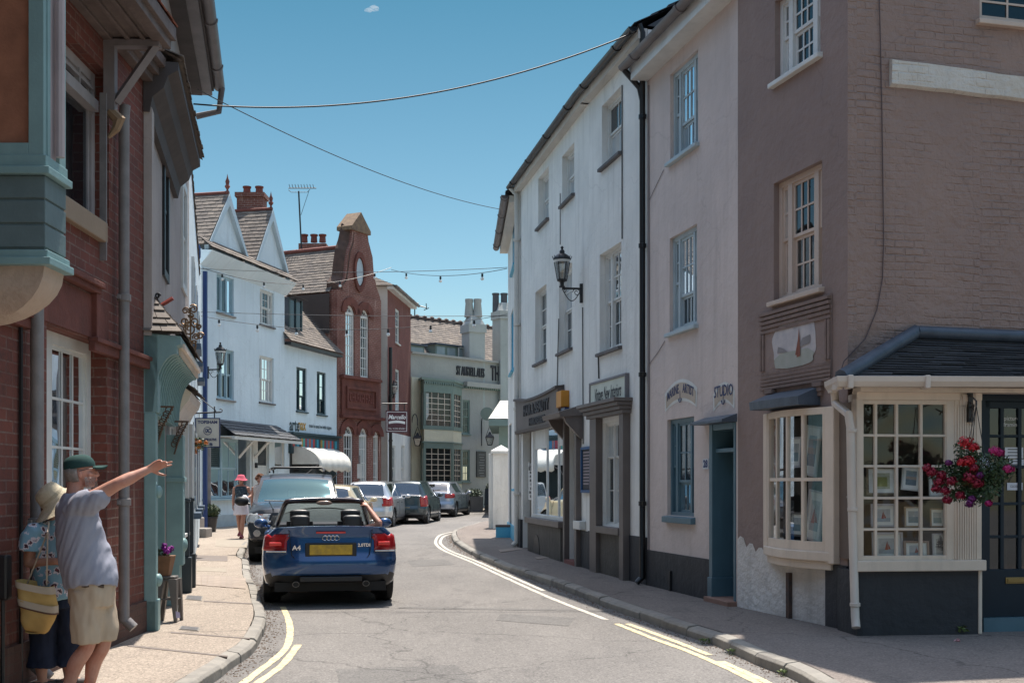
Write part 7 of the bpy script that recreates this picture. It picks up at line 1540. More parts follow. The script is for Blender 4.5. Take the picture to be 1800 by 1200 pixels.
def hatch(name,label,col,L=4.0,H=1.46,W=.86,slope=.4,tail=0,lw=.3,lz=(.72,.98),flk=.4,est=False,rough=.28):
 k=L/4.0;T=[(0,.3,W*.82,W*.93,.55,W*.88,.90,W*.74,.98,.02),(.14,.25,W*.92,W*.985,.55,W*.93,.93,W*.76,1.02,.03),(slope,.22,W*.96,W,.55,W*.96,.95,W*.66,H-.1,.04),(slope+.3,.2,W*.96,W,.55,W*.97,.96,W*.66,H-.02,.04),(1.7*k,.2,W*.96,W,.55,W*.97,.95,W*.67,H,.04),(2.2*k,.2,W*.96,W,.55,W*.97,.93,W*.66,H-.05,.04),(3.0*k,.2,W*.96,W,.55,W*.96,.91,W*.76,1.0,.04),(3.5*k,.22,W*.94,W*.98,.55,W*.92,.86,W*.68,.93,.03),(3.85*k,.25,W*.86,W*.93,.52,W*.84,.74,W*.6,.80,.02),(4.0*k,.3,W*.76,W*.84,.5,W*.74,.66,W*.54,.70,.02)]
 def cl(c,s,w):
  if w=='side':
   if s<1.6:return 'bumper_trim'
   if c.y<.45 and lz[0]<c.z<lz[1]and c.x>W*.55 and s<4.3:return 'tail_light'
   if 4.16<s<4.9 and slope+.22<c.y<2.92*k and c.z>.96 and abs(c.y-1.62*k)>.045 and(c.y<2.75*k or c.z<1.1):return 'side_window'
   if s>5.3 and .14<c.y<slope+.06 and c.z<H-.08:return 'rear_window'
   if s>5.3 and 2.2*k<c.y<3.0*k:return 'windscreen'
   if c.z<.34:return 'bumper_trim'
  if w=='rear':
   if lz[0]<c.z<lz[1]and c.x>W*(1-lw)*.93:return 'tail_light'
   if c.z<.36:return 'bumper_trim'
  return 'body'
 pm=paint(name+' '+label.split()[0]+' paint',col,flk,rough)
 t=car(name,label,T,[(.3,.06),(.36,.0),(.56,.0),(.62,.05),(1.1,.1)],[(0,0),(.9,.1)],.16,((.72,1),(3.25*k,1)),.31,dict(body=pm,tail_light=m_red,side_window=m_cgl,rear_window=m_cgl,windscreen=m_cgl,bumper_trim=m_trim),cl,group='cars parked along the left kerb')
 mirror(t,W-.02,2.75*k,1.0,pm);mb=MB();mb.box((-.26,.02,.48 if not tail else .68),(.26,.045,.59 if not tail else .79));build('number_plate',mb,m_pky,t,bevel=.003)
 mb=MB();mb.tube([V(-.2,.2,1.05),V(.3,.28,1.12)],.01,4);build('rear_wiper',mb,m_trim,t)
 mb=MB()
 for sg in(1,-1):
  for y in(1.0*k,1.62*k,2.6*k):mb.tube([V(sg*(W+.002),y,.4),V(sg*(W+.002),y,.6),V(sg*W*.972,y,.93)],.004,4)
  for y in(1.25*k,2.0*k):mb.box((sg*(W-.02)-.02,y,.8),(sg*(W-.02)+.02,y+.17,.825))
 build('door_seam',mb,m_trim,t);return t
c1=hatch('parked_hatchback','cream small hatchback mostly hidden between the black pickup and the silver hatchback',(.52,.43,.27),3.8,1.42,flk=.1)
place(c1,575,942,-.03)
c2=hatch('parked_hatchback','silver hatchback with roof aerial, second in the parked row',(.55,.56,.57),4.1,1.5,.87,.42,flk=.6)
mb=MB();mb.tube([V(0,.75,1.5),V(0,.68,1.72)],.006,4);build('aerial',mb,m_trim,c2)
place(c2,641,927,-.08)
c3=hatch('parked_hatchback','dark grey green hatchback between the two silver cars',(.035,.05,.055),3.9,1.5,.84,.36,lw=.22,lz=(.62,.98),flk=.5)
place(c3,707,921,-.1)
c4=hatch('parked_estate','silver blue estate car at the far end of the parked row',(.33,.36,.42),4.4,1.44,.89,.6,tail=1,lw=.36,lz=(.78,.95),flk=.6)
place(c4,759,909,-.15)
def skin_mat(name,col,sc=1.):
 m,nt,b=nodes(name);tc=nt.nodes.new('ShaderNodeTexCoord');vec=tc.outputs['Object']
 c=mixc(nt,noise_fac(nt,vec,9,6,.4,.75),col,(col[0]*.85,col[1]*.62,col[2]*.55));c=mixc(nt,noise_fac(nt,vec,70,3,.6,.8),c,tuple(x*.75 for x in col));lk(nt,c,b.inputs['Base Color'])
 b.inputs['Roughness'].default_value=.5;b.inputs['Subsurface Weight'].default_value=.08;b.inputs['Subsurface Radius'].default_value=(.02,.008,.004);b.inputs['Subsurface Scale'].default_value=.3
 bump(nt,b,noise_fac(nt,vec,160,3,0,1),.0012);return m
m_skin=skin_mat('sun reddened skin',(.50,.26,.19));m_skin2=skin_mat('tanned skin',(.42,.23,.16));m_skin3=skin_mat('light brown skin',(.38,.20,.14))
def cloth(name,col,bs=260,**k):return M(name,col,.85,bs=bs,bmp=.0012,spec=.2,**k)
def remesh(o,vox,smooth=2,folds=None):
 r=o.modifiers.new('r','REMESH');r.mode='VOXEL';r.voxel_size=vox;r.use_smooth_shade=True
 if smooth:s=o.modifiers.new('sm','SMOOTH');s.factor=.5;s.iterations=smooth
 bake(o)
 if folds:
  me=o.data;ns=[v.normal.copy()for v in me.vertices]
  for v,n in zip(me.vertices,ns):v.co+=n*folds(v.co)
 o.data.shade_smooth();return o
def ell(c,ax,a,b,fw,n=28,e=1.):
 """ellipse ring: c centre, ax tube axis, fw forward; a half width (side), b half depth (forward)"""
 c=Vector(c);ax=Vector(ax).normalized();fw=(Vector(fw)-ax*ax.dot(Vector(fw))).normalized();rt=fw.cross(ax)
 return[c+rt*a*math.copysign(abs(math.cos(t))**e,math.cos(t))+fw*b*math.copysign(abs(math.sin(t))**e,math.sin(t))for t in[2*math.pi*k/n for k in range(n)]]
def rings(mb,keys,fw,n=28):
 """keys: (centre, a, b) ; smooth loft"""
 cs=[Vector(k[0])for k in keys];R_=[]
 for i in range(len(keys)-1):
  st=4
  for q in range(st+(1 if i==len(keys)-2 else 0)):
   s=q/st;i0,i3=max(i-1,0),min(i+2,len(keys)-1);c=V(*[cr(s,cs[i0][k],cs[i][k],cs[i+1][k],cs[i3][k])for k in range(3)])
   a=cr(s,keys[i0][1],keys[i][1],keys[i+1][1],keys[i3][1]);b=cr(s,keys[i0][2],keys[i][2],keys[i+1][2],keys[i3][2]);ax=(cs[min(i+1,len(cs)-1)]-cs[i]).lerp(cs[min(i+2,len(cs)-1)]-cs[min(i+1,len(cs)-2)],s*.5)
   R_.append(ell(c,ax,a,b,fw,n))
 mb.loft(R_)
def limb(mb,pts,rs,n=14):mb.tube(cat(pts,.03),[r for r in interp(rs,pts)],n)
def interp(rs,pts):
 n=len(cat(pts,.03));L=[0]
 for a,b in zip(pts,pts[1:]):L.append(L[-1]+(Vector(b)-Vector(a)).length)
 out=[]
 for i in range(n):
  s=L[-1]*i/(n-1)
  for k in range(len(L)-1):
   if s<=L[k+1]+1e-9:t=(s-L[k])/(L[k+1]-L[k]);t=t*t*(3-2*t);out.append(rs[k]*(1-t)+rs[k+1]*t);break
 return out
def head(mb,c,f,s=1.,up=V(0,0,1)):
 """head in direction f (unit), c = centre of the skull"""
 f=Vector(f).normalized();up=(Vector(up)-f*f.dot(Vector(up))).normalized();r=f.cross(up)
 def W(x,y,z):return Vector(c)+(r*x+f*y+up*z)*s
 mb.blob(tuple(W(0,-.01,.025)),(.074*s,.074*s,.088*s),18,14)
 def bl(x,y,z,a,b,h):M_=Matrix((r,f,up)).transposed().to_4x4();mb.blob(tuple(W(x,y,z)),(a*s,b*s,h*s),14,10,M_)
 bl(0,-.005,.02,.073,.093,.09);bl(0,.03,-.05,.052,.055,.058);bl(0,.058,-.088,.026,.022,.022);bl(0,.05,-.02,.055,.043,.05)
 mb.tube([W(0,.088,.015),W(0,.105,-.018),W(0,.108,-.03),W(0,.092,-.038)],[.007*s,.013*s,.015*s,.011*s],8)
 bl(0,.082,.038,.045,.012,.010);bl(0,.092,-.058,.022,.009,.006);bl(0,.09,-.068,.019,.009,.006)
 for q in(1,-1):bl(q*.045,.055,-.02,.022,.022,.02);bl(q*.078,-.008,-.01,.008,.018,.032);bl(q*.016,.092,-.033,.01,.009,.008);bl(q*.03,.078,.018,.013,.009,.008)
 return W
def hand(mb,wrist,d,palm_n,s=1.,curls=(0,.25,.7,.9),side=1,spread=.12,thumb=.5):
 """d = direction of fingers, palm_n = direction the palm faces"""
 d=Vector(d).normalized();pn=(Vector(palm_n)-d*d.dot(Vector(palm_n))).normalized();w=d.cross(pn)*side;w0=Vector(wrist)
 R_=[ell(w0+d*t*s,d,a*s,b*s,pn,14,.8)for t,a,b in((-.01,.026,.02),(.02,.031,.018),(.05,.039,.017),(.08,.041,.014),(.095,.038,.012))]
 mb.loft(R_)
 for k in range(4):
  x=(1.5-k)*.019;b0=w0+d*(.085-abs(k-1)*.004)*s+w*x*s;dr=(d+w*(1.5-k)*spread).normalized();L=(.072,.08,.074,.058)[k]*s;p=[b0-dr*.015*s,b0];an=0
  for ph in(.45,.32,.23):an+=curls[k]*(1.15 if ph<.45 else .8);p.append(p[-1]+(dr*math.cos(an)+pn*math.sin(an))*L*ph)
  mb.tube(p,[.0095*s,.0095*s,.0085*s,.008*s,.006*s],8)
 t0=w0+d*.02*s+w*.026*s;t1=t0+(d*.5+w*.75+pn*.3*thumb).normalized()*.042*s;t2=t1+(d*.8+w*.35+pn*thumb).normalized()*.032*s;t3=t2+(d*.9+w*.05+pn*thumb).normalized()*.026*s;mb.tube([t0,t1,t2,t3],[.015*s,.012*s,.0095*s,.0075*s],8)
def folder(amp,f1=(9,9,4),f2=(22,22,9),seed=0.):return lambda c:amp*(noise.noise(V(c.x*f1[0],c.y*f1[1],c.z*f1[2]+seed))+.45*noise.noise(V(c.x*f2[0]+3,c.y*f2[1],c.z*f2[2]+seed)))
mY=8.3;mx=(150-900)/F_*mY
man=thing('person','man in green cap, pale blue t-shirt and beige shorts, pointing with outstretched arm','person',(mx,mY,PAVE),local=True);Z0=PAVE
fw=V(.8,.6,0);rt=V(.6,-.8,0)
def q(x,y,z):return V(x,y,z-Z0)
mb=MB()
rings(mb,[(q(.04,0,.82),.12,.10),(q(.02,0,.95),.145,.125),(q(-.02,0,1.1),.16,.15),(q(-.045,0,1.28),.18,.13),(q(-.07,0,1.44),.17,.1),(q(-.08,0,1.53),.07,.06)],fw)
limb(mb,[q(-.08,.0,1.48),q(-.07,.01,1.6),q(-.055,.015,1.66)],[.06,.055,.05])
hW=head(mb,q(-.035,.02,1.675),(.93,.30,.16),.98,V(-.12,0,1))
sh,el,wr_=q(.05,-.13,1.475),q(.275,-.15,1.60),q(.46,-.06,1.70)
limb(mb,[q(-.02,-.08,1.44),sh,sh.lerp(el,.55),el,el.lerp(wr_,.3),el.lerp(wr_,.7),wr_],[.055,.06,.05,.043,.044,.033,.026])
hand(mb,wr_,(.84,.2,.42),(.2,-.75,-.62),1.02,(0.02,.12,.5,.75),1,.16,.7)
limb(mb,[q(-.15,.12,1.45),q(-.22,.2,1.2),q(-.1,.3,1.0)],[.055,.045,.03]);hand(mb,q(-.1,.3,1.0),(.5,.1,-.8),(.2,-1,0),1.,(.3,.3,.4,.4),1)
for(hx,hy),(kx,ky),(ax,ay)in(((.07,-.08),(.045,-.07),(-.125,-.06)),((.01,.08),(.11,.06),(-.02,.08))):
 limb(mb,[q(hx,hy,.88),q((hx+kx)/2,(hy+ky)/2,.7),q(kx,ky,.50),q((kx*.65+ax*.35)-.03,ay,.36),q(ax*.8+kx*.2,ay,.22),q(ax,ay,.11+Z0*.5)],[.08,.064,.05,.056,.04,.032])
 mb.tube([q(ax-.05,ay-.03,Z0+.045),q(ax+.04,ay+.03,Z0+.05),q(ax+.17,ay+.12,Z0+.03)],[.035,.04,.025],10)
bd=build('body',mb,m_skin,man);remesh(bd,.006,3)
mb=MB()
rings(mb,[(q(.055,-.01,.875),.185,.165),(q(.05,0,.93),.19,.18),(q(.01,0,1.05),.185,.185),(q(-.025,0,1.18),.19,.165),(q(-.05,0,1.32),.205,.145),(q(-.07,0,1.43),.20,.12),(q(-.08,0,1.50),.12,.085),(q(-.08,0,1.535),.075,.068)],fw,36)
limb(mb,[q(-.05,-.08,1.40),q(.02,-.12,1.455),q(.13,-.145,1.50),sh.lerp(el,.42)],[.09,.095,.085,.078],20)
limb(mb,[q(-.08,.05,1.42),q(-.17,.13,1.42),q(-.2,.17,1.28)],[.09,.085,.07],20)
ts_=build('t_shirt',mb,cloth('pale blue grey jersey',(.32,.325,.385),300,var=.1,vs=5),man)
fd=lambda c:.008*noise.noise(V((c.x*1.2-c.z*.55)*20,c.y*8,(c.z+c.x)*3.))+.005*noise.noise(V((c.x-c.z*.35)*38,c.y*16,c.z*4.5))+.012*max(0,1-(c.z-.76)/.2)*noise.noise(V(c.x*24,c.y*24,c.z*2))
remesh(ts_,.009,2,fd)
mb=MB();rings(mb,[(q(.04,-.0,.76),.165,.15),(q(.045,0,.85),.172,.155),(q(.045,0,.93),.172,.16)],fw)
rings(mb,[(q(.035,-.065,.505),.085,.098),(q(.04,-.065,.6),.09,.104),(q(.045,-.065,.74),.098,.118),(q(.05,-.06,.86),.10,.125)],fw);rings(mb,[(q(.105,.06,.505),.083,.092),(q(.10,.06,.62),.09,.102),(q(.07,.065,.76),.098,.118),(q(.05,.06,.86),.10,.125)],fw)
so_=build('shorts',mb,cloth('beige cotton twill',(.50,.395,.29),300,var=.12,vs=6),man);remesh(so_,.009,2,folder(.014,(13,13,5),(30,30,12)))
mb=MB();mb.tube([q(-.04,-.11,.90),q(.06,-.165,.905),q(.17,-.12,.9)],.012,6);build('belt_and_seam',mb,M('dark belt',(.10,.07,.05),.7,bmp=0),so_)
mb=MB();W=hW
def capring(z,a,b,y=0):return[W(a*math.cos(t),y+b*math.sin(t),z)for t in[2*math.pi*k/28 for k in range(28)]]
mb.loft([capring(.035,.088,.107,-.005),capring(.06,.089,.108,-.005),capring(.09,.083,.10,-.008),capring(.115,.066,.08,-.01),capring(.13,.035,.045,-.01),capring(.133,.008,.01,-.01)])
cp=build('cap',mb,cloth('dark green cotton',(.025,.065,.06),250,var=.25,vs=9),man,smooth=70)
mb=MB();R_=[]
for s_ in(0,.33,.66,1):R_.append([W(.082*math.sin(a)*(1-.12*s_),.085+.10*s_*math.cos(a*.8)**.7*1.0 if abs(a)<1.5 else .07,.04-.012*s_-.02*(math.sin(a)**2))for a in[(-1.25+2.5*k/14)for k in range(15)]])
mb.loft(R_,False,False);o=build('peak',mb,MC['dark green cotton'],cp,smooth=60);sdm=o.modifiers.new('s','SOLIDIFY');sdm.thickness=.006
m_hair=M('short grey hair',(.30,.26,.23),.8,bmp=.004,bs=130,var=.4,vs=40)
mb=MB();mb.loft([[W(a*math.cos(t),b*math.sin(t)-.018,z)for t in[math.pi*1.02+math.pi*.96*k/16 for k in range(17)]]for z,a,b in((.04,.083,.098),(.0,.082,.096),(-.035,.075,.085),(-.06,.062,.07))],False,False);o=build('hair',mb,m_hair,man,smooth=60);sdm=o.modifiers.new('s','SOLIDIFY');sdm.thickness=.008
mb=MB();rr=random.Random(5)
for _ in range(900):
 a=rr.uniform(-1.9,1.9);z=rr.uniform(-.105,-.035);k=.058+.02*(z+.105)/.07;p=W(k*math.sin(a),.035+.058*math.cos(a),z-(.0 if abs(a)>.9 else .004));d=(p-W(0,.01,-.04)).normalized()*.008+V(0,0,-.012);t_=d.cross(V(.3,.2,.9)).normalized()*.0022;mb.add([p-t_,p+t_,p+d],[(0,1,2)])
build('beard',mb,M('grey white beard',(.62,.55,.50),.8,bmp=0,isl=.5,iscol=(.35,.28,.24)),man)
mb=MB();mb.tube([W(.082,-.01,.012),W(.078,.06,.018),W(.06,.095,.016),W(.02,.102,.012)],.0025,5)
for s_ in(1,-1):mb.tube([W(s_*.035+.022*math.cos(a),.1,.01+.016*math.sin(a))for a in[2*math.pi*k/12 for k in range(13)]],.0022,4)
build('spectacles',mb,m_black,man)
mb=MB()
for(ax,ay)in((-.125,-.06),(-.02,.08)):mb.tube([q(ax-.06,ay-.04,Z0+.03),q(ax+.04,ay+.03,Z0+.03),q(ax+.19,ay+.13,Z0+.025)],[.04,.047,.03],12)
build('shoes',mb,M('tan shoe leather',(.2,.13,.08),.6),man,smooth=60)
wY=8.72;wo=thing('person','woman in straw sun hat, floral blouse and dark cropped jeans, standing behind the pointing man','person',((95-900)/F_*wY,wY,PAVE),local=True)
fw=V(.75,.66,0)
mb=MB();rings(mb,[(q(.0,0,.76),.14,.12),(q(0,0,.86),.16,.13),(q(0,0,1.0),.135,.115),(q(0,0,1.16),.145,.115),(q(0,0,1.27),.14,.085),(q(0,0,1.33),.06,.05)],fw);limb(mb,[q(0,0,1.3),q(.0,.01,1.42)],[.048,.045]);hW2=head(mb,q(.01,.01,1.455),(.8,.58,-.05),.92)
s0,e0_,w0=q(-.10,-.12,1.25),q(-.14,-.1,1.03),q(.07,-.14,1.045)
limb(mb,[s0,s0.lerp(e0_,.5),e0_,e0_.lerp(w0,.35),w0],[.05,.045,.04,.038,.025]);hand(mb,w0,(1,.1,.1),(0,1,0),.9,(.3,.35,.4,.45),-1)
limb(mb,[q(.12,.12,1.25),q(.16,.18,1.05),q(.2,.1,.9)],[.05,.042,.028])
for x,y in((-.07,-.04),(.09,.05)):limb(mb,[q(x,y,.8),q(x,y,.48),q(x-.01,y,.36),q(x,y,.17)],[.09,.06,.055,.032]);mb.tube([q(x-.05,y-.03,Z0+.035),q(x+.04,y+.03,Z0+.04),q(x+.13,y+.1,Z0+.02)],[.03,.034,.02],10)
remesh(build('body',mb,m_skin2,wo),.007,3)
def floral():
 m,nt,b=nodes('blue floral print');tc=nt.nodes.new('ShaderNodeTexCoord');vec=tc.outputs['Object']
 v=nt.nodes.new('ShaderNodeTexVoronoi');v.inputs['Scale'].default_value=17;nz=nt.nodes.new('ShaderNodeTexNoise');nz.inputs['Scale'].default_value=45;nz.inputs['Detail'].default_value=3;lk(nt,vec,nz.inputs['Vector'])
 vm=nt.nodes.new('ShaderNodeVectorMath');vm.operation='MULTIPLY_ADD';lk(nt,nz.outputs['Color'],vm.inputs[0]);vm.inputs[1].default_value=(.05,.05,.05);lk(nt,vec,vm.inputs[2]);lk(nt,vm.outputs[0],v.inputs['Vector'])
 def rng(a,b_):r=nt.nodes.new('ShaderNodeMapRange');lk(nt,v.outputs['Distance'],r.inputs[0]);r.inputs[1].default_value=a;r.inputs[2].default_value=b_;return r.outputs[0]
 c=mixc(nt,rng(.42,.46),(.62,.55,.58),(.20,.36,.45));c=mixc(nt,rng(.26,.32),(.05,.02,.03),c);c=mixc(nt,rng(.1,.14),(.35,.1,.14),c);lk(nt,c,b.inputs['Base Color']);b.inputs['Roughness'].default_value=.85;return m
mb=MB();rings(mb,[(q(.01,0,.76),.165,.145),(q(.0,0,.88),.165,.15),(q(0,0,1.02),.15,.145),(q(0,0,1.16),.16,.13),(q(0,0,1.27),.15,.10),(q(0,0,1.335),.075,.065)],fw,32);limb(mb,[q(-.04,-.08,1.24),s0,q(-.125,-.125,1.12)],[.075,.078,.085],18);limb(mb,[q(.05,.06,1.24),q(.13,.13,1.2),q(.15,.16,1.13)],[.075,.075,.075],18)
remesh(build('blouse',mb,floral(),wo),.009,2,folder(.012))
m_den=cloth('dark navy denim',(.018,.026,.05),200,var=.3,vs=9)
mb=MB();rings(mb,[(q(.0,0,.70),.155,.13),(q(0,0,.80),.155,.13)],fw)
for x,y in((-.07,-.04),(.09,.05)):rings(mb,[(q(x-.01,y,.27),.095,.095),(q(x,y,.42),.08,.085),(q(x,y,.6),.092,.1),(q(x*.8,y,.8),.09,.1)],fw,24)
remesh(build('jeans',mb,m_den,wo),.009,2,folder(.011,(14,14,8),(30,30,16)))
m_straw=M('cream woven straw',(.55,.47,.33),.8,bmp=.004,bs=150,var=.2,vs=25)
hc_=hW2(0,-.02,.04);ax=V(-.62,-.32,.72).normalized();a1=ax.cross(V(0,1,0)).normalized();b1=ax.cross(a1)
def hr(z,r,wv=0,off=V(0,0,0)):return[hc_+ax*(z+wv*math.sin(2*t+.6))+(a1*math.cos(t)+b1*math.sin(t))*r*(1+.03*math.sin(3*t))+off for t in[2*math.pi*k/36 for k in range(36)]]
mb=MB();mb.loft([hr(-.07,.215,.03),hr(-.045,.165,.02),hr(-.01,.112,.008),hr(.03,.10),hr(.075,.094),hr(.1,.078),hr(.112,.045),hr(.114,.01)]);ht=build('sun_hat',mb,m_straw,wo,smooth=60);s_=ht.modifiers.new('s','SOLIDIFY');s_.thickness=.004
mb=MB();mb.loft([hr(.0,.107),hr(.03,.103)],False);build('hat_band',mb,M('pale hat band',(.42,.36,.25),.8),ht)
mb=MB();mb.blob(tuple(hW2(0,-.035,-.03)),(.075,.07,.085),14,10,None,.05);remesh(build('hair',mb,M('light brown hair',(.16,.09,.05),.7,bmp=.006,bs=90),wo),.01,1)
mb=MB()
for(x,y)in((-.07,-.04),(.09,.05)):mb.tube([q(x-.07,y-.05,Z0+.025),q(x+.04,y+.03,Z0+.03),q(x+.15,y+.11,Z0+.02)],[.034,.04,.025],10)
build('shoes',mb,M('dark sandals',(.05,.04,.035),.6),wo,smooth=60)
bgY=8.5;bag=thing('tote_bag','yellow and cream canvas tote bag hanging from the woman in the straw hat','bag',P(66,1110,bgY));k=F_/bgY
mb=MB();R_=[]
for(xl,xr,yl,yr,dp)in((45,78,1108,1112,.03),(40,88,1095,1108,.06),(38,99,1070,1085,.085),(34,98,1045,1060,.095),(31,92,1018,1030,.10)):
 a,b=P(xl,yl,bgY),P(xr,yr,bgY);c=(a+b)/2;h=(b-a)/2;R_.append([c+h*math.copysign(abs(math.cos(t))**.6,math.cos(t))+V(0,1,0)*dp*math.copysign(abs(math.sin(t))**.7,math.sin(t))for t in[2*math.pi*j/32 for j in range(32)]])
mb.loft(R_,False);mb.poly(R_[0]);bo=build('bag_body',mb,cloth('mustard canvas',(.58,.40,.15),140,var=.2,vs=6),bag,smooth=60);bo.modifiers.new('sub','SUBSURF').levels=2;bake(bo)
for v in bo.data.vertices:v.co+=v.normal*.012*noise.noise(v.co*11)
s_=bo.modifiers.new('s','SOLIDIFY');s_.thickness=.005
mb=MB();R2_=[[p+(p-sum(r,V(0,0,0))/32)*.03+V(0,-.002,0)for p in r]for r in(R_[3],R_[4])];t0=[R2_[0][j].lerp(R2_[1][j],.25)for j in range(32)];mb.loft([[R2_[0][j].lerp(R2_[1][j],.98)for j in range(32)],[R2_[0][j].lerp(R2_[1][j],.55)for j in range(32)]],False);build('cream_rim',mb,cloth('cream canvas',(.55,.48,.38),140),bag,smooth=60)
mb=MB();f=lambda a,b,s:[R_[a][j].lerp(R_[b][j],s)+(R_[a][j]-sum(R_[a],V(0,0,0))/32)*.05 for j in range(32)];mb.loft([f(2,3,.3),f(2,3,.85)],False);build('cream_band',mb,MC['cream canvas'],bag,smooth=60);mb=MB();mb.loft([[p+(p-sum(f(2,3,.3),V(0,0,0))/32)*.012 for p in f(2,3,s)]for s in(.24,.36)],False);build('brown_trim',mb,M('brown leather trim',(.12,.06,.04),.6),bag,smooth=60)
mb=MB();sp=P(86,918,wY-.12)
for(px,py)in((48,1025),(82,1028)):mb.tube([P(px,py,bgY),P(px*.5+42,980,bgY),P(84,935,wY-.2),sp],[(.014,.004)]*4,6)
build('strap',mb,cloth('cream webbing',(.5,.42,.33),140),bag)
Y3=29.6;g3=G(424,946,PAVE);kk=g3.y
w3_=thing('person','woman in pink sun hat, dark sleeveless top and white skirt, walking towards the camera','person',(g3.x,g3.y,g3.z),local=True);fw=V(.1,-1,0)
def q3(x,y,z):return V(x,y,z)
mb=MB();rings(mb,[(q3(0,0,.78),.15,.11),(q3(0,0,.9),.16,.12),(q3(0,0,1.02),.125,.1),(q3(0,0,1.18),.15,.11),(q3(0,0,1.32),.16,.08),(q3(0,0,1.38),.06,.05)],fw);limb(mb,[q3(0,0,1.34),q3(0,-.01,1.46)],[.05,.045]);h3=head(mb,q3(0,-.02,1.50),(.1,-1,0),.95)
limb(mb,[q3(-.16,0,1.3),q3(-.2,.02,1.08),q3(-.2,-.04,.84)],[.05,.04,.026]);hand(mb,q3(-.2,-.04,.84),(0,-.1,-1),(1,0,0),.9,(.3,.35,.4,.5),1)
limb(mb,[q3(.16,0,1.3),q3(.23,.02,1.1),q3(.2,-.17,1.04)],[.05,.04,.026]);hand(mb,q3(.2,-.17,1.04),(-.5,-.7,0),(0,0,-1),.9,(.6,.6,.7,.7),-1)
limb(mb,[q3(-.08,0,.8),q3(-.07,.02,.5),q3(-.065,.1,.3),q3(-.06,.14,.12)],[.085,.058,.052,.03]);limb(mb,[q3(.08,0,.8),q3(.06,-.06,.48),q3(.04,-.06,.3),q3(.04,-.08,.08)],[.085,.058,.052,.03])
for x,y,z in((-.06,.12,.09),(.04,-.1,.03)):mb.tube([q3(x,y+.05,z+.01),q3(x,y-.13,z)],[.035,.03],10)
remesh(build('body',mb,m_skin3,w3_),.011,2)
mb=MB();rings(mb,[(q3(0,0,.96),.15,.125),(q3(0,0,1.05),.14,.12),(q3(0,0,1.18),.165,.128),(q3(0,0,1.29),.165,.1),(q3(0,0,1.33),.13,.085)],fw);remesh(build('sleeveless_top',mb,cloth('dark navy print',(.03,.045,.06),60,var=.6,vs=30,col2=(.12,.15,.17),lo=.5),w3_),.014,1,folder(.008))
mb=MB();rings(mb,[(q3(0,-.01,.60),.19,.16),(q3(0,0,.75),.185,.15),(q3(0,0,.9),.165,.135),(q3(0,0,.98),.15,.12)],fw);remesh(build('skirt',mb,cloth('white linen',(.66,.60,.64),200),w3_),.014,1,folder(.01))
mb=MB();c=h3(0,0,.03);mb.loft([[c+V(r*math.cos(t),r*math.sin(t),z+wv*math.sin(3*t+1))for t in[2*math.pi*k/24 for k in range(24)]]for z,r,wv in((-.045,.17,.012),(0,.115,.0),(.05,.10,0),(.09,.075,0),(.10,.01,0))]);build('pink_hat',mb,cloth('rose pink cotton',(.60,.12,.17),100),w3_,smooth=60)
mb=MB();mb.box((-.06,-.125,1.5),(-.005,-.115,1.53));mb.box((.005,-.125,1.5),(.06,-.115,1.53));build('sunglasses',mb,m_black,w3_)
mb=MB();mb.blob(tuple(h3(0,-.04,-.02)),(.08,.06,.09),12,8);build('hair',mb,M('reddish brown hair',(.12,.05,.03),.7),w3_,smooth=60)
mb=MB()
for x,y,z in((-.06,.12,.09),(.04,-.1,.03)):mb.tube([q3(x,y+.08,z),q3(x,y-.02,z+.035),q3(x,y-.15,z-.005)],[.036,.045,.036],10)
build('shoes',mb,M('dark red sandals',(.22,.03,.05),.6),w3_,smooth=50)
t=thing('carrier_bag','crumpled white carrier bag held by the woman in the pink hat','bag',(g3.x+.1,g3.y-.2,g3.z+.8));mb=MB();mb.blob((g3.x+.14,g3.y-.24,g3.z+.97),(.11,.07,.14),14,9,None,.08);build('bag',mb,M('thin white plastic',(.7,.7,.75),.4),t,smooth=60)
p4=P(457,850,31.);g4=gz(31)+PAVE;hp=thing('person','person with curly auburn hair mostly hidden behind the black pickup','person',(p4.x,31.,g4),local=True);mb=MB();rings(mb,[(V(0,0,.8),.15,.12),(V(0,0,1.0),.13,.11),(V(0,0,1.3),.17,.1),(V(0,0,1.38),.06,.05)],V(0,-1,0));limb(mb,[V(0,0,1.3),V(0,0,1.45)],[.05,.045]);head(mb,V(0,0,1.5),(.3,-1,0),.95)
for s_ in(-1,1):limb(mb,[V(s_*.17,0,1.3),V(s_*.21,0,1.05),V(s_*.2,-.05,.8)],[.05,.04,.027]);limb(mb,[V(s_*.08,0,.85),V(s_*.08,0,.48),V(s_*.08,0,.1)],[.09,.06,.035]);mb.tube([V(s_*.08,.05,.04),V(s_*.08,-.15,.03)],.035,8)
remesh(build('body',mb,m_skin3,hp),.014,1);mb=MB();rings(mb,[(V(0,0,.6),.18,.15),(V(0,0,1.0),.15,.13),(V(0,0,1.28),.18,.12),(V(0,0,1.36),.1,.09)],V(0,-1,0));build('dress',mb,cloth('pale summer dress',(.5,.47,.45),90),hp,smooth=60)
mb=MB();rr=random.Random(2)
for _ in range(60):d=V(rr.gauss(0,1),rr.gauss(.4,1),rr.gauss(.3,1)).normalized();mb.blob(tuple(V(0,.02,1.53)+d*.1),rr.uniform(.025,.045),6,5)
build('hair',mb,M('curly auburn hair',(.16,.06,.025),.8,isl=.4),hp,smooth=60)
dv=thing('person','driver of the blue convertible, bare arm raised to the top of the windscreen frame','person',tuple(cv.location),local=True,rz=cv.rotation_euler.z)
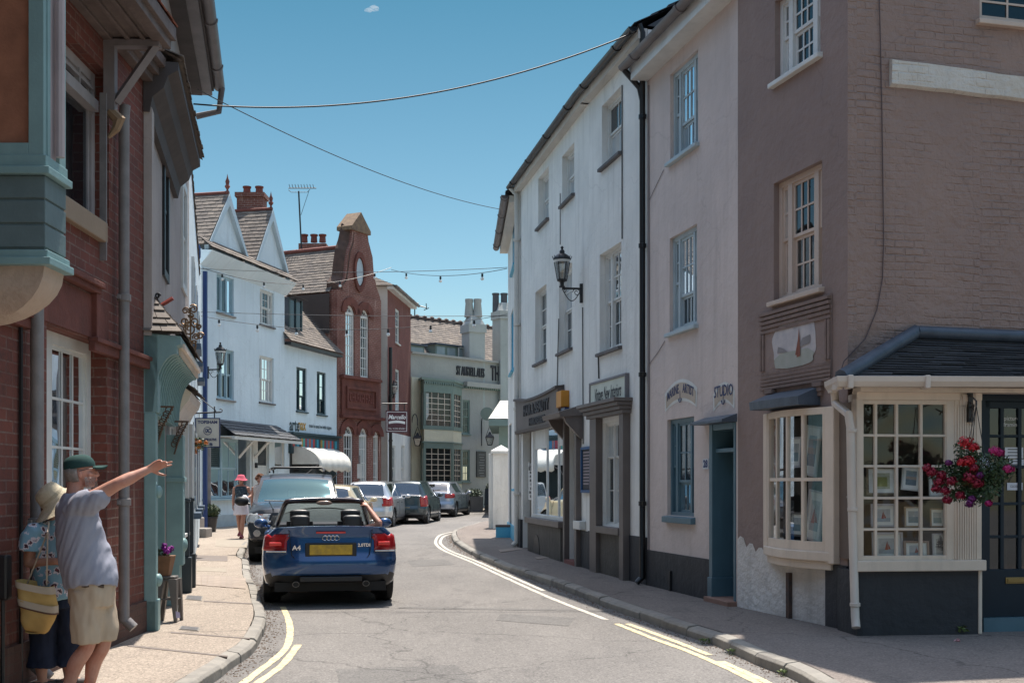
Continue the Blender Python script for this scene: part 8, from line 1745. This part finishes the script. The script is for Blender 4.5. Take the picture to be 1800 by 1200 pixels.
mb=MB();fw=V(0,1,0);rings(mb,[(V(.37,2.42,.45),.17,.12),(V(.37,2.4,.7),.16,.12),(V(.37,2.36,.92),.18,.11),(V(.37,2.35,.99),.07,.06)],fw);limb(mb,[V(.37,2.35,.95),V(.37,2.37,1.06)],[.05,.045]);hd_=head(mb,V(.37,2.4,1.10),(.1,1,-.1),.9)
s_,e_,w_=V(.53,2.36,.90),V(.80,2.2,1.0),V(.63,2.42,1.27)
limb(mb,[s_,s_.lerp(e_,.5),e_,e_.lerp(w_,.35),w_],[.055,.05,.046,.047,.03]);hand(mb,w_,(-.35,.75,.45),(0,.3,-1),1.0,(.9,.9,1.,1.),1,.1,.6)
limb(mb,[V(.22,2.38,.9),V(.15,2.55,.7),V(.3,2.85,.8)],[.05,.042,.028]);hand(mb,V(.3,2.85,.8),(.2,.9,.2),(0,.3,-1),1.,(.9,)*4,-1)
for x in(.27,.47):limb(mb,[V(x,2.42,.5),V(x,2.85,.58),V(x,3.05,.3)],[.09,.065,.05])
remesh(build('body',mb,m_skin,dv),.009,2);mb=MB();rings(mb,[(V(.37,2.42,.45),.19,.14),(V(.37,2.4,.7),.18,.14),(V(.37,2.36,.9),.19,.125),(V(.37,2.35,.99),.09,.08)],fw);limb(mb,[V(.45,2.36,.88),s_,V(.62,2.32,.93)],[.08,.08,.07]);remesh(build('shirt',mb,cloth('dark shirt',(.05,.05,.06)),dv),.012,1,folder(.006))
mb=MB();mb.blob(tuple(hd_(0,-.02,.035)),(.078,.09,.085),14,10);build('hair',mb,M('dark hair',(.03,.02,.015),.7),dv,smooth=60)
m_lgl=glass_mat('lantern glass',(.8,.82,.8),1.,0,1,.15,(.5,.5,.5))
def lantern(label,F,px,py_mount,px_l,top_y,bot_y,group='round wall lanterns on scrolled brackets',k=1.):
 u,z=F.hit(px,py_mount);Yw=F.pt(u,z,0).y
 o=0;best=None
 for i in range(300):
  o=i*.01;p=F.pt(u,0,o);x=CX+p.x/p.y*F_
  if abs(x-px_l)<1.2 or(best is None):best=o
  if abs(x-px_l)<1.2:break
 p=F.pt(u,0,best);Y=p.y;zt,zb=P(0,top_y,Y).z,P(0,bot_y,Y).z;h=zt-zb;c=V(p.x,p.y,zb);t=thing('wall_lantern',label,'lantern',F.pt(u,z,0),group)
 r=h*.2;Lt=lambda prof:MB().lathe([(a*h,b*h)for a,b in prof],c,20)
 build('base',Lt([(0,.0),(.07,.0),(.07,.03),(.045,.04),(.05,.12),(.12,.15),(.125,.19),(.0,.19)]),m_black,t,smooth=40)
 build('glass',Lt([(.115,.19),(.185,.6)]),m_lgl,t,smooth=60);mb=MB()
 for q in range(6):a=math.pi/3*q;mb.tube([c+V(.117*h*math.cos(a),.117*h*math.sin(a),.19*h),c+V(.187*h*math.cos(a),.187*h*math.sin(a),.6*h)],.008,4)
 build('glazing_rods',mb,m_black,t);build('reflector',Lt([(.19,.6),(.2,.66),(.0,.67)]),m_wpaint,t,smooth=40)
 build('cap',Lt([(.21,.655),(.215,.69),(.17,.75),(.10,.80),(.06,.82),(.065,.86),(.045,.90),(.02,.92),(.04,.95),(.03,.98),(0,1.0)]),m_black,t,smooth=50)
 mb=MB()
 for q in range(10):a=2*math.pi*q/10;mb.tube([c+V(.21*h*math.cos(a),.21*h*math.sin(a),.68*h),c+V(.235*h*math.cos(a),.235*h*math.sin(a),.75*h)],.006,4)
 build('crown_spikes',mb,m_black,t);build('burner',Lt([(0,.19),(.03,.2),(.03,.35),(0,.37)]),M('pale lamp burner',(.5,.5,.48),.5,bmp=0),t)
 w=F.pt(u,0,.02);mb=MB();F.box(mb,u-.025,u+.025,zb-.36*h,zb+.1*h,0,.05);a0=V(w.x,w.y,zb-.02*h);b0=V(c.x,c.y,zb-.02*h);mb.tube([a0,b0],.02,6);d=(b0-a0)
 mb.tube([a0+d*s+V(0,0,-.3*h*math.sin(math.pi*s))for s in[k/14 for k in range(0,14)]],.009,5)
 for s,rr in((.25,.1),(.88,.06)):mb.tube([a0+d.normalized()*(d.length*s+rr*h*(1-a/12)*math.cos(a))+V(0,0,-rr*h*.9+rr*h*(1-a/12)*math.sin(a))for a in[j*.6 for j in range(16)]],.007,4)
 build('bracket',mb,m_black,t,smooth=40);return t
lantern('black round lantern on scrolled bracket in front of the white house middle window',FWF,1024,530,987,432,505)
lantern('black round lantern on the gabled house wall beside the blue window',FG_,364,650,388,601,648)
lantern('far black round lantern on the red brick house above the maroon sign',FR,683,690,693,668,697)
def hang_lantern(label,F,px_w,py_w,px_l,yt,yb,side=1):
 u,z=F.hit(px_w,py_w);w=F.pt(u,z,.03);Y=w.y-.4;t=thing('hanging_lantern',label,'lantern',w,'four sided lanterns hanging from swan neck brackets');c=P(px_l,yb,Y);h=P(0,yt,Y).z-c.z;top=c.z+h;mb=MB()
 r0,r1=.1*h,.2*h
 def sq(r,z):return[V(c.x+r*x,c.y+r*y,z)for x,y in((1,1),(-1,1),(-1,-1),(1,-1))]
 zb_,zm=c.z,c.z+.38*h;g_=MB();g_.loft([sq(r0,zb_),sq(r1,zm)],False);build('glass',g_,m_lgl,t);f=MB();a,b=sq(r0,zb_),sq(r1,zm)
 for i in range(4):f.tube([a[i],b[i]],.018,4);f.tube([a[i],a[(i+1)%4]],.016,4);f.tube([b[i],b[(i+1)%4]],.022,4)
 build('frame',f,m_black,t);build('hood',MB().loft([sq(r1*1.1,zm),sq(r1*.35,zm+.17*h),sq(r1*.3,zm+.22*h),sq(.02,zm+.28*h)]),m_black,t);f=MB()
 for i in range(4):f.tube([b[i],V(c.x,c.y,top-.03)],.01,4)
 build('chain',f,m_black,t);f=MB();hk=V(c.x,c.y,top);R_=abs(w.x-c.x)*.5 or .3;m_=(w+hk)/2;pts=[w,V(w.x,w.y,top+.15)]+[V((w.x+hk.x)/2-(hk.x-w.x)/2*math.cos(a),w.y+(hk.y-w.y)*a/math.pi,top+.15+.4*math.sin(a))for a in[math.pi*k/8 for k in range(9)]]+[hk];f.tube(pts,.022,6);f.tube([V(w.x,w.y+.02,w.z-.6),V(w.x,w.y+.02,top+.2)],.02,5);build('swan_neck',f,m_black,t,smooth=50)
hang_lantern('hanging four sided lantern at the left corner of the inn beside the bay',FP,723.5,770,734,748,783);hang_lantern('hanging four sided lantern on the grey inn wall above the menu board',FP,846,762,861,746,782)
Yc=24.;t=thing('projecting_sign','cream club sign with navy lettering and monogram hanging over the left pavement','sign',P(365,760,Yc));Fs=Fac(tuple(P(343,0,Yc))[:2],tuple(P(387,0,Yc+.05))[:2]);zt,zb=P(0,734,Yc).z,P(0,786,Yc).z;w=Fs.L
mb=MB();Fs.box(mb,.01,w-.01,zb+.01,zt-.01,-.02,.005);build('board',mb,M('cream sign enamel',(.62,.58,.50),.4,bmp=0),t);mb=MB();e=.02
for a,b,c,d in((0,w,zb,zb+e),(0,w,zt-e,zt),(0,e,zb,zt),(w-e,w,zb,zt)):Fs.box(mb,a,b,c,d,-.03,.012)
build('frame',mb,m_textn,t);h=zt-zb;tx=MB()
for s,y,sz in(('TOPSHAM',.85,.125),('CONSERVATIVE',.26,.105),('CLUB',.1,.11)):tx.merge(text_mb(s,sz*h*1.1,Fs.mat4(w/2,zb+h*y,.008),.001,min(1.1,w*.82/(len(s)*sz*h*.75)),bold=.006*h))
m4=Fs.mat4(w/2,zb+h*.56,.008);tx.tube([m4@V(.13*h*math.cos(a),.13*h*math.sin(a),0)for a in[2*math.pi*k/24 for k in range(25)]],.006,4)
for s,x,y in(('C',-.05,0),('A',0,-.01),('C',.055,0)):tx.merge(text_mb(s,.17*h,m4@Matrix.Translation((x*h,y*h,.001)),.001,.8,bold=.004))
build('lettering',tx,m_textn,t);mb=MB();a0,b0=P(326,727,Yc),P(388,724,Yc);mb.tube([a0,b0],.016,6);mb.tube([P(352,700,Yc-.0),P(378,720,Yc),P(381,726,Yc)],.01,5);mb.tube([b0+V(.03*math.cos(a)-.0,0,.03*math.sin(a)+.03)for a in[-1.5+j*.5 for j in range(9)]],.009,4);mb.tube([P(377,714,Yc),P(377,734,Yc)],.012,4);mb.tube([P(350,727,Yc),P(350,734,Yc)],.008,4);build('bracket',mb,m_black,t)
Yc=48.;t=thing('projecting_sign','maroon restaurant sign in white script between the brick buildings','sign',P(698,740,Yc));Fs=Fac(tuple(P(678,0,Yc))[:2],tuple(P(717,0,Yc+.2))[:2]);zt,zb=P(0,721,Yc).z,P(0,760,Yc).z;w=Fs.L;mb=MB();Fs.box(mb,0,w,zb,zt,-.03,.02);h=zt-zb
build('board',mb,M('maroon sign paint',(.075,.015,.03),.4,bmp=0),t);mb=MB();e=.035
for a,b,c,d in((.04,w-.04,zb+.05,zb+.07),(.04,w-.04,zt-.07,zt-.05),(.04,.06,zb+.05,zt-.05),(w-.06,w-.04,zb+.05,zt-.05)):Fs.box(mb,a,b,c,d,.02,.023)
mb.merge(text_mb('Marcello',.24,Fs.mat4(w/2,zt-.27,.022),.001,.9*w/.95*.98,shear=.3,bold=.006));mb.merge(text_mb('TEL: 01392 876001',.1,Fs.mat4(w/2,zb+.16,.022),.001,.88));m4=Fs.mat4(w/2,zb+h*.45,.022);mb.loft([[m4@V(x,.04*math.cos(x*5)+s,0)for x in[-.33+.066*k for k in range(11)]]for s in(-.05,.05)],False,False);build('lettering',mb,m_textw,t)
mb=MB();mb.tube([P(671,709,Yc),P(716,709,Yc)],.025,5);mb.tube([P(684,709,Yc),P(684,721,Yc)],.015,4);mb.tube([P(711,709,Yc),P(711,721,Yc)],.015,4);build('bracket',mb,m_black,t)
def cable(nm,lab,a,b,sag,r=.012,bulbs=0,seed=1,mat=None,group=None):
 t=thing(nm,lab,'cable' if not bulbs else 'string lights',tuple(a),group);mb=MB();n=30;pts=[a.lerp(b,i/n)-V(0,0,sag*4*(i/n)*(1-i/n))for i in range(n+1)];mb.tube(pts,r,5);build('wire',mb,m_black,t)
 for k in range(bulbs):
  s=(k+.5)/bulbs;p=pts[int(s*n)];mb=MB();mb.lathe([(.0,.0),(.03,.0),(.03,-.09),(0,-.09)],p-V(0,0,.02),8);bh=build('bulb',mb,m_black,t);mb=MB();mb.blob(tuple(p-V(0,0,.16)),.05,8,6);build('glass',mb,m_festoon,bh,smooth=60)
m_festoon=M('white festoon bulb glass',(.75,.75,.72),.15,bmp=0)
A_=P(340,183,17.);B_=P(1128,52,17.7);cable('overhead_cable','thick black cable swagged across the street from the left eaves to the tall drainpipe',A_,B_,.42,.012,group='overhead cables')
cable('overhead_cable','thin straight cable running down from the left eaves to the far right houses',P(348,158,17.5),P(886,369,31),.25,.008,group='overhead cables')
gs='strings of festoon bulbs across the street'
cable('support_wire','straight bare wire stretched just above the upper string of festoon bulbs',P(350,472,36),P(892,470,31),.12,.008);
cable('festoon_string','upper string of festoon bulbs across the street',P(352,470,36),P(688,470,42),.55,.009,5,group=gs);cable('festoon_string','right hand length of the upper festoon string ending at the white house',P(688,474,42),P(891,472,31),.2,.009,3,group=gs)
cable('support_wire','straight bare wire stretched just above the lower string of festoon bulbs',P(352,548,34),P(892,555,31),.05,.008);cable('festoon_string','lower string of festoon bulbs across the street',P(352,555,34),P(892,552,31),.4,.008,7,group=gs)
t=None
def petals(mb,c,r,n,s,rr):
 for _ in range(n):d=V(rr.gauss(0,1),rr.gauss(-.3,1),rr.gauss(0,1)).normalized();p=c+V(d.x,d.y*.7,d.z*.8)*r*rr.uniform(.25,1.2);a=d.cross(V(rr.random(),rr.random(),rr.random())).normalized();b=d.cross(a);mb.add([p-a*s,p-b*s,p+a*s+d*s*.5,p+b*s+d*s*.5],[(0,1,2,3)])
Yb=11.25;hb=thing('hanging_basket','hanging basket of crimson geraniums and purple flowers by the shop door','hanging basket',P(1705,700,Yb));rr=random.Random(11);mb=MB()
m_ger=M('geranium leaves',(.045,.085,.03),.6,bmp=0,isl=.8,iscol=(.02,.045,.015))
for(px,py,rx,rz_,n)in((1712,830,.24,.2,1300),(1665,835,.16,.12,420),(1748,825,.18,.16,600),(1700,790,.12,.1,200),(1735,862,.12,.1,200),(1690,868,.12,.07,200),(1722,870,.1,.1,260)):leafball(mb,P(px,py,Yb),(rx,.17,rz_),n,.024,px)
build('foliage',mb,m_ger,hb)
for nm,col,lst in(('scarlet_flowers',(.55,.012,.025),((1697,777,.05),(1711,785,.035),(1703,810,.04),(1690,812,.03))),('crimson_flowers',(.30,.008,.035),((1638,829,.035),(1650,846,.035),(1662,862,.035),(1672,845,.035),(1705,838,.045),(1718,848,.04),(1645,858,.03),(1688,870,.03),(1712,822,.03),(1665,878,.03),(1630,822,.03),(1655,835,.03))),('magenta_flowers',(.50,.015,.16),((1748,792,.035),(1757,795,.03),(1772,824,.035),(1738,884,.02))),('purple_flowers',(.16,.01,.13),((1704,884,.03),(1709,876,.025),(1668,813,.02),(1722,835,.025)))):
 mb=MB()
 for px,py,r in lst:petals(mb,P(px,py,Yb-.15),r*1.35,200,.012,rr)
 build(nm,mb,M(nm+' petals',col,.6,bmp=0,isl=.4),hb)
mb=MB();petals(mb,P(1733,815,Yb-.12),.09,130,.004,rr);build('tiny_white_flowers',mb,M('tiny pale petals',(.55,.58,.7),.6,bmp=0),hb)
mb=MB();mb.blob(tuple(P(1710,842,Yb+.05)),(.13,.12,.09),14,8);build('basket',mb,M('coir liner',(.2,.13,.06),.95,bmp=.01),hb,smooth=50)
mb=MB();hk=P(1716,712,Yb)
for dx in(-.12,.12,0):mb.tube([hk,P(1710,835,Yb)+V(dx,.1 if dx==0 else-.05,0)],.004,4)
build('chain',mb,m_black,hb);mb=MB();FD0=FB;u=FB.hit(1703,0)[0];FB.box(mb,u-.025,u+.02,FB.hit(1703,742)[1],FB.hit(1703,688)[1],.01,.05);w_=FB.pt(u,FB.hit(1703,695)[1],.04);mb.tube([w_,hk+V(.0,0,.04),hk],.009,5);mb.tube([w_+(hk-w_)*(.2+.3*(1-k/14)*math.cos(k*.7))*1.+V(0,0,-.1+.06*math.sin(k*.7)*(1-k/14))for k in range(14)],.006,4);mb.tube([FB.pt(u,w_.z-.25,.04),hk.lerp(w_,.4)+V(0,0,-.03)],.006,4);build('bracket',mb,m_black,hb)
Yb=22;hb=thing('hanging_basket','hanging basket of orange flowers beneath the club sign','hanging basket',P(345,780,Yb));mb=MB();leafball(mb,P(346,781,Yb),(.2,.15,.13),260,.03,3);build('foliage',mb,m_ger,hb);mb=MB()
for k in range(16):petals(mb,P(rr.uniform(328,365),rr.uniform(772,795),Yb-.1),.045,40,.014,rr)
build('orange_flowers',mb,M('orange petals',(.6,.20,.02),.6,bmp=0,isl=.6,iscol=(.25,.06,.02)),hb);mb=MB();mb.tube([P(346,781,Yb),P(340,742,Yb),P(332,735,Yb)],.008,4);build('chain',mb,m_black,hb)
for(x,y)in((307,786),(318,790)):
 pass
g=G(369,934,PAVE);t=thing('potted_bush','clipped round box bush in a black pot against the white house','potted plant',g);mb=MB();h0=P(0,905,g.y).z
c=P(370,898,g.y);k=g.y/F_;mb.blob(tuple(c),(14*k,14*k,10*k),14,10,None,.05);leafball(mb,c,(16*k,16*k,12*k),1500,.045,4);build('foliage',mb,M('dark box leaves',(.03,.05,.02),.7,bmp=0,isl=.7,iscol=(.06,.085,.03)),t)
mb=MB();mb.lathe([(10*k,0),(13*k,.38),(14*k,.38),(14*k,.43),(12*k,.43),(11*k,.36),(0,.36)],g,18);build('pot',mb,M('black glazed pot',(.025,.025,.028),.4,bmp=0),t,smooth=40);mb=MB();mb.tube([g+V(0,0,.35),c],.03,6);build('stem',mb,m_wood,t)
g=G(290,1098,PAVE);sY=12.75;k=sY/F_;t=thing('metal_stool','grey pressed metal stool standing in front of the teal shop door','stool',(g.x,g.y,PAVE));zt=P(0,1014,sY).z;X0,X1=P(276,0,sY).x,P(309,0,sY).x;m_st=M('dull grey stool steel',(.20,.18,.165),.45,metal=.3,var=.3)
cx_,cy_,hw=(X0+X1)/2-.03,12.95,(X1-X0)/2-.015
mb=MB();mb.box((cx_-hw,cy_-hw,zt-.025),(cx_+hw,cy_+hw,zt));mb.box((cx_-hw+.01,cy_-hw+.01,zt-.06),(cx_+hw-.01,cy_+hw-.01,zt-.025));st=build('seat',mb,m_st,t,bevel=.01)
for sx in(-1,1):
 for sy in(-1,1):
  mb=MB();a=V(cx_+sx*(hw-.02),cy_+sy*(hw-.02),zt-.03);b=V(cx_+sx*(hw+.02),cy_+sy*(hw+.03),PAVE);mb.loft([[a+V(x*.045,y*.045,0)for x,y in((-1,-1),(1,-1),(1,1),(-1,1))],[b+V(x*.016,y*.016,0)for x,y in((-1,-1),(1,-1),(1,1),(-1,1))]]);build('leg',mb,m_st,t)
mb=MB();zb=PAVE+.25;q=[(cx_+sx*(hw+.02),cy_+sy*(hw+.02))for sx,sy in((-1,-1),(1,-1),(1,1),(-1,1))]
for i in range(4):mb.tube([V(*q[i],zb),V(*q[(i+1)%4],zb)],.009,4)
build('brace',mb,m_st,t);tg=thing('price_tag','small lilac price tag hanging from the stool leg','tag',P(311,1082,12.7));mb=MB();c=P(312,1080,12.72);mb.add([c+V(-.02,0,.04),c+V(.025,0,.025),c+V(.03,0,-.03),c+V(-.015,0,-.035),c+V(-.02,.002,.04)],[(0,1,2,3)]);build('card',mb,M('lilac card',(.45,.42,.62),.7,bmp=0),tg);mb=MB();mb.tube([c+V(0,0,.035),c+V(0,.02,.1)],.002,4);build('string',mb,m_wpaint,tg)
t=thing('flower_pot','tapered terracotta pot of purple and white flowers standing on the stool','plant pot',(cx_,cy_,zt));mb=MB();a,b=zt,zt+.22;mb.loft([[V(cx_-.05+x*.06,cy_+y*.06,a)for x,y in((-1,-1),(1,-1),(1,1),(-1,1))],[V(cx_-.05+x*.1,cy_+y*.1,b)for x,y in((-1,-1),(1,-1),(1,1),(-1,1))]]);build('pot',mb,M('rusty tan pot',(.25,.13,.07),.8,var=.3,vs=12),t,bevel=.008)
mb=MB();leafball(mb,V(cx_-.06,cy_,b+.03),(.085,.08,.055),150,.02,8);build('foliage',mb,m_ger,t);mb=MB()
for k2 in range(7):petals(mb,V(cx_+rr.uniform(-.08,.03),cy_-.06+rr.uniform(-.04,.04),b+rr.uniform(.03,.13)),.03,40,.012,rr)
build('purple_flowers',mb,M('deep purple petals',(.30,.015,.30),.6,bmp=0,isl=.4),t);mb=MB();petals(mb,V(cx_-.13,cy_-.08,b+.09),.03,50,.012,rr);build('white_flowers',mb,m_wpaint,t)
for(x0,x1,yb,yt,lab)in((816,849,888,872,'low grey trough planter of pale flowers in front of the inn'),(852,868,886,873,'second trough planter half hidden beside the white gate pier')):
 Yp=55.2 if x0<850 else 55.5;a,b=P(x0,yb,Yp),P(x1,yb,Yp);t=thing('planter',lab,'planter',a.lerp(b,.5),'trough planters outside the inn');mb=MB();zt=P(0,yt,Yp).z;mb.box((a.x,Yp-.25,gz(Yp)+PAVE-.1),(b.x,Yp+.25,zt));build('trough',mb,M('grey trough',(.12,.12,.12),.7),t,bevel=.02);mb=MB();leafball(mb,V((a.x+b.x)/2,Yp,zt+.15),((b.x-a.x)/2,.28,.22 if x0<850 else .5),420,.07,x0);build('foliage',mb,M('grey green leaves',(.07,.11,.06),.7,bmp=0,isl=.7,iscol=(.2,.22,.2)),t)
t=thing('a_board','dark folding pavement board by the inn planters','pavement sign',P(860,886,54.5));mb=MB();c=P(861,887,54.5);mb.hexa([c+V(x,y,z)for x,y,z in((-.25,-.25,0),(.25,-.25,0),(.25,-.21,0),(-.25,-.21,0),(-.22,-.03,.75),(.22,-.03,.75),(.22,.01,.75),(-.22,.01,.75))]);mb.hexa([c+V(x,y,z)for x,y,z in((-.25,.21,0),(.25,.21,0),(.25,.25,0),(-.25,.25,0),(-.22,.0,.74),(.22,.0,.74),(.22,.04,.74),(-.22,.04,.74))]);build('board',mb,m_black,t)
t=thing('sign_post','short pale post with small plate standing by the arched windows','post',P(632,860,46));mb=MB();a=P(632,862,46);mb.tube([a,P(632,800,46)],.04,6);build('post',mb,m_greyp,t);mb=MB();p=P(632,815,45.9);mb.box((p.x-.09,p.y-.02,p.z-.55),(p.x+.09,p.y,p.z));build('plate',mb,m_wpaint,t)
m,nt,b=nodes('cloud wisp');nt.nodes.remove(b);v=nt.nodes.new('ShaderNodeVolumePrincipled');v.inputs['Density'].default_value=.16;v.inputs['Color'].default_value=(1,1,1,1);lk(nt,v.outputs[0],nt.nodes['Material Output'].inputs['Volume'])
mb=MB();c=P(654,17,600)
for d,r in(((-1.2,0,-.3),(2.4,2,1)),((1,0,.5),(2.6,2,1.5)),((2.2,0,-.2),(1.3,1,.8)),((-3.,0,-.6),(1.2,1,.5))):mb.blob(tuple(c+V(*d)),r,12,9,None,.12)
o=build('cloud',mb,m);o['kind']='structure'
m_ston=brick_mat('ochre garden stone',(.42,.30,.17),(.34,.23,.13),(.3,.25,.18),bw=.5,bh=.18)
gwl=thing('garden_wall','ochre stone garden wall with railings behind the viewer','wall',(4,-9,0));FW=Fac((16,-9),(-9,-9.5));mb=MB();FW.box(mb,0,FW.L,0,1.1,-.3,0);build('wall',mb,m_ston,gwl,frame=FW);mb=MB()
for k in range(90):u=.2+k*.27;FW.box(mb,u,u+.02,1.1,2.0,-.16,-.14)
FW.box(mb,0,FW.L,1.9,1.94,-.17,-.13);build('railing',mb,m_black,gwl)
m_tl=M('garden tree leaves',(.05,.085,.025),.7,bmp=0,isl=.8,iscol=(.10,.13,.04));m_tk=M('tree bark',(.1,.075,.05),.9)
for i,(x,y,h,l)in enumerate(((-5,-14,9,'broad garden tree at the left behind the viewer'),(2.5,-15,11,'tall garden tree in the middle behind the viewer'),(9.5,-13.5,10,'garden tree at the right behind the viewer'),(16,-14,9,'farthest right garden tree behind the viewer'))):
 t=thing('tree',l,'tree',(x,y,0),'garden trees behind the viewer');mb=MB();mb.tube([V(x,y,0),V(x+.2,y,h*.3),V(x,y,h*.6)],[.3,.22,.1],8)
 for k in range(6):a=k*1.05;mb.tube([V(x+.1,y,h*(.25+.05*k)),V(x+2*math.cos(a),y+2*math.sin(a),h*(.5+.05*k))],[.1,.04],5)
 build('trunk',mb,m_tk,t);mb=MB();rr=random.Random(i)
 for k in range(16):c=V(x+rr.gauss(0,2),y+rr.gauss(0,1.4),h*rr.uniform(.35,.95));leafball(mb,c,(1.3,1.2,1.),420,.16,rr.random())
 build('crown',mb,m_tl,t)
t=thing('house','plain rendered house behind the viewer on the left','house',(-9,-6,0));FH=Fac((-5.2,-8),(-4.4,2.));mb=MB();FH.box(mb,0,FH.L,0,7.5,-6,0);build('wall',mb,m_offwhite,t,frame=FH)
mb=MB();slates(mb,FH.pt(-.2,7.5,.3),FH.pt(FH.L+.2,7.5,.3),FH.pt(FH.L+.2,9.5,-3),FH.pt(-.2,9.5,-3),course=.5,w=.6);build('roof',mb,m_slate,t)
for k in range(3):
 for z in(1.,4.2):mb=MB();u=1.2+k*3;FH.box(mb,u,u+1.1,z,z+1.6,0,.04);build('window',mb,m_wpaint,t)
cam=bpy.data.cameras.new('camera');co=bpy.data.objects.new('camera',cam);COL.objects.link(co)
co.location=(0,0,CH);co.rotation_euler=(R(90),0,0);cam.lens=36*F_/1800;cam.sensor_width=36;cam.shift_y=250/1800;cam.clip_end=3000;cam.clip_start=.05
S.camera=co
AZ,EL=R(10),R(71)
sd=V(math.sin(AZ)*math.cos(EL),math.cos(AZ)*math.cos(EL),math.sin(EL))
sl=bpy.data.lights.new('sun','SUN');sl.energy=4.8;sl.angle=R(.55);sl.color=(1,.93,.84)
so=bpy.data.objects.new('sun',sl);COL.objects.link(so);so.rotation_euler=sd.to_track_quat('Z','Y').to_euler();so.location=(0,0,30)
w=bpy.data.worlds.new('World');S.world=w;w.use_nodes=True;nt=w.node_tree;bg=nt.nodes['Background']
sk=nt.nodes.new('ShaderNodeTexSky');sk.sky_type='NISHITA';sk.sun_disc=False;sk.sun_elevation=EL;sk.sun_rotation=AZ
sk.air_density=1.;sk.dust_density=.6;sk.ozone_density=1.
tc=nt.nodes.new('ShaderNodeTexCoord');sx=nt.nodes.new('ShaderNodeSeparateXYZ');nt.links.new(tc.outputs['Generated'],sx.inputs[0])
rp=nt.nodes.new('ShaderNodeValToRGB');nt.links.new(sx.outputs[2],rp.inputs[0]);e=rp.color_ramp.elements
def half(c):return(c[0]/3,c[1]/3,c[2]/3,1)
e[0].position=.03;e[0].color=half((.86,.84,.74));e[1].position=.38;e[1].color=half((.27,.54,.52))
for p_,c_ in((.17,(.58,.74,.70)),(.46,(.5,.7,.62)),(.62,(2.75,2.42,1.98))):q_=e.new(p_);q_.color=half(c_)  # last stop brightens and warms the unseen upper sky, added to lift shaded walls
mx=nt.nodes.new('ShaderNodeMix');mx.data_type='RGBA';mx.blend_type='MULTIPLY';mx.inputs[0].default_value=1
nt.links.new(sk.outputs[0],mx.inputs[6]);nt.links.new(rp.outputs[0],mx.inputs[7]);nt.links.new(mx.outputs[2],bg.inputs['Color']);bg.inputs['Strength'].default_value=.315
S.view_settings.view_transform='Standard';S.view_settings.look='None';S.view_settings.exposure=EXPO;S.view_settings.gamma=1
S.render.engine='CYCLES';S.cycles.max_bounces=8;S.cycles.transparent_max_bounces=16;S.cycles.use_denoising=True
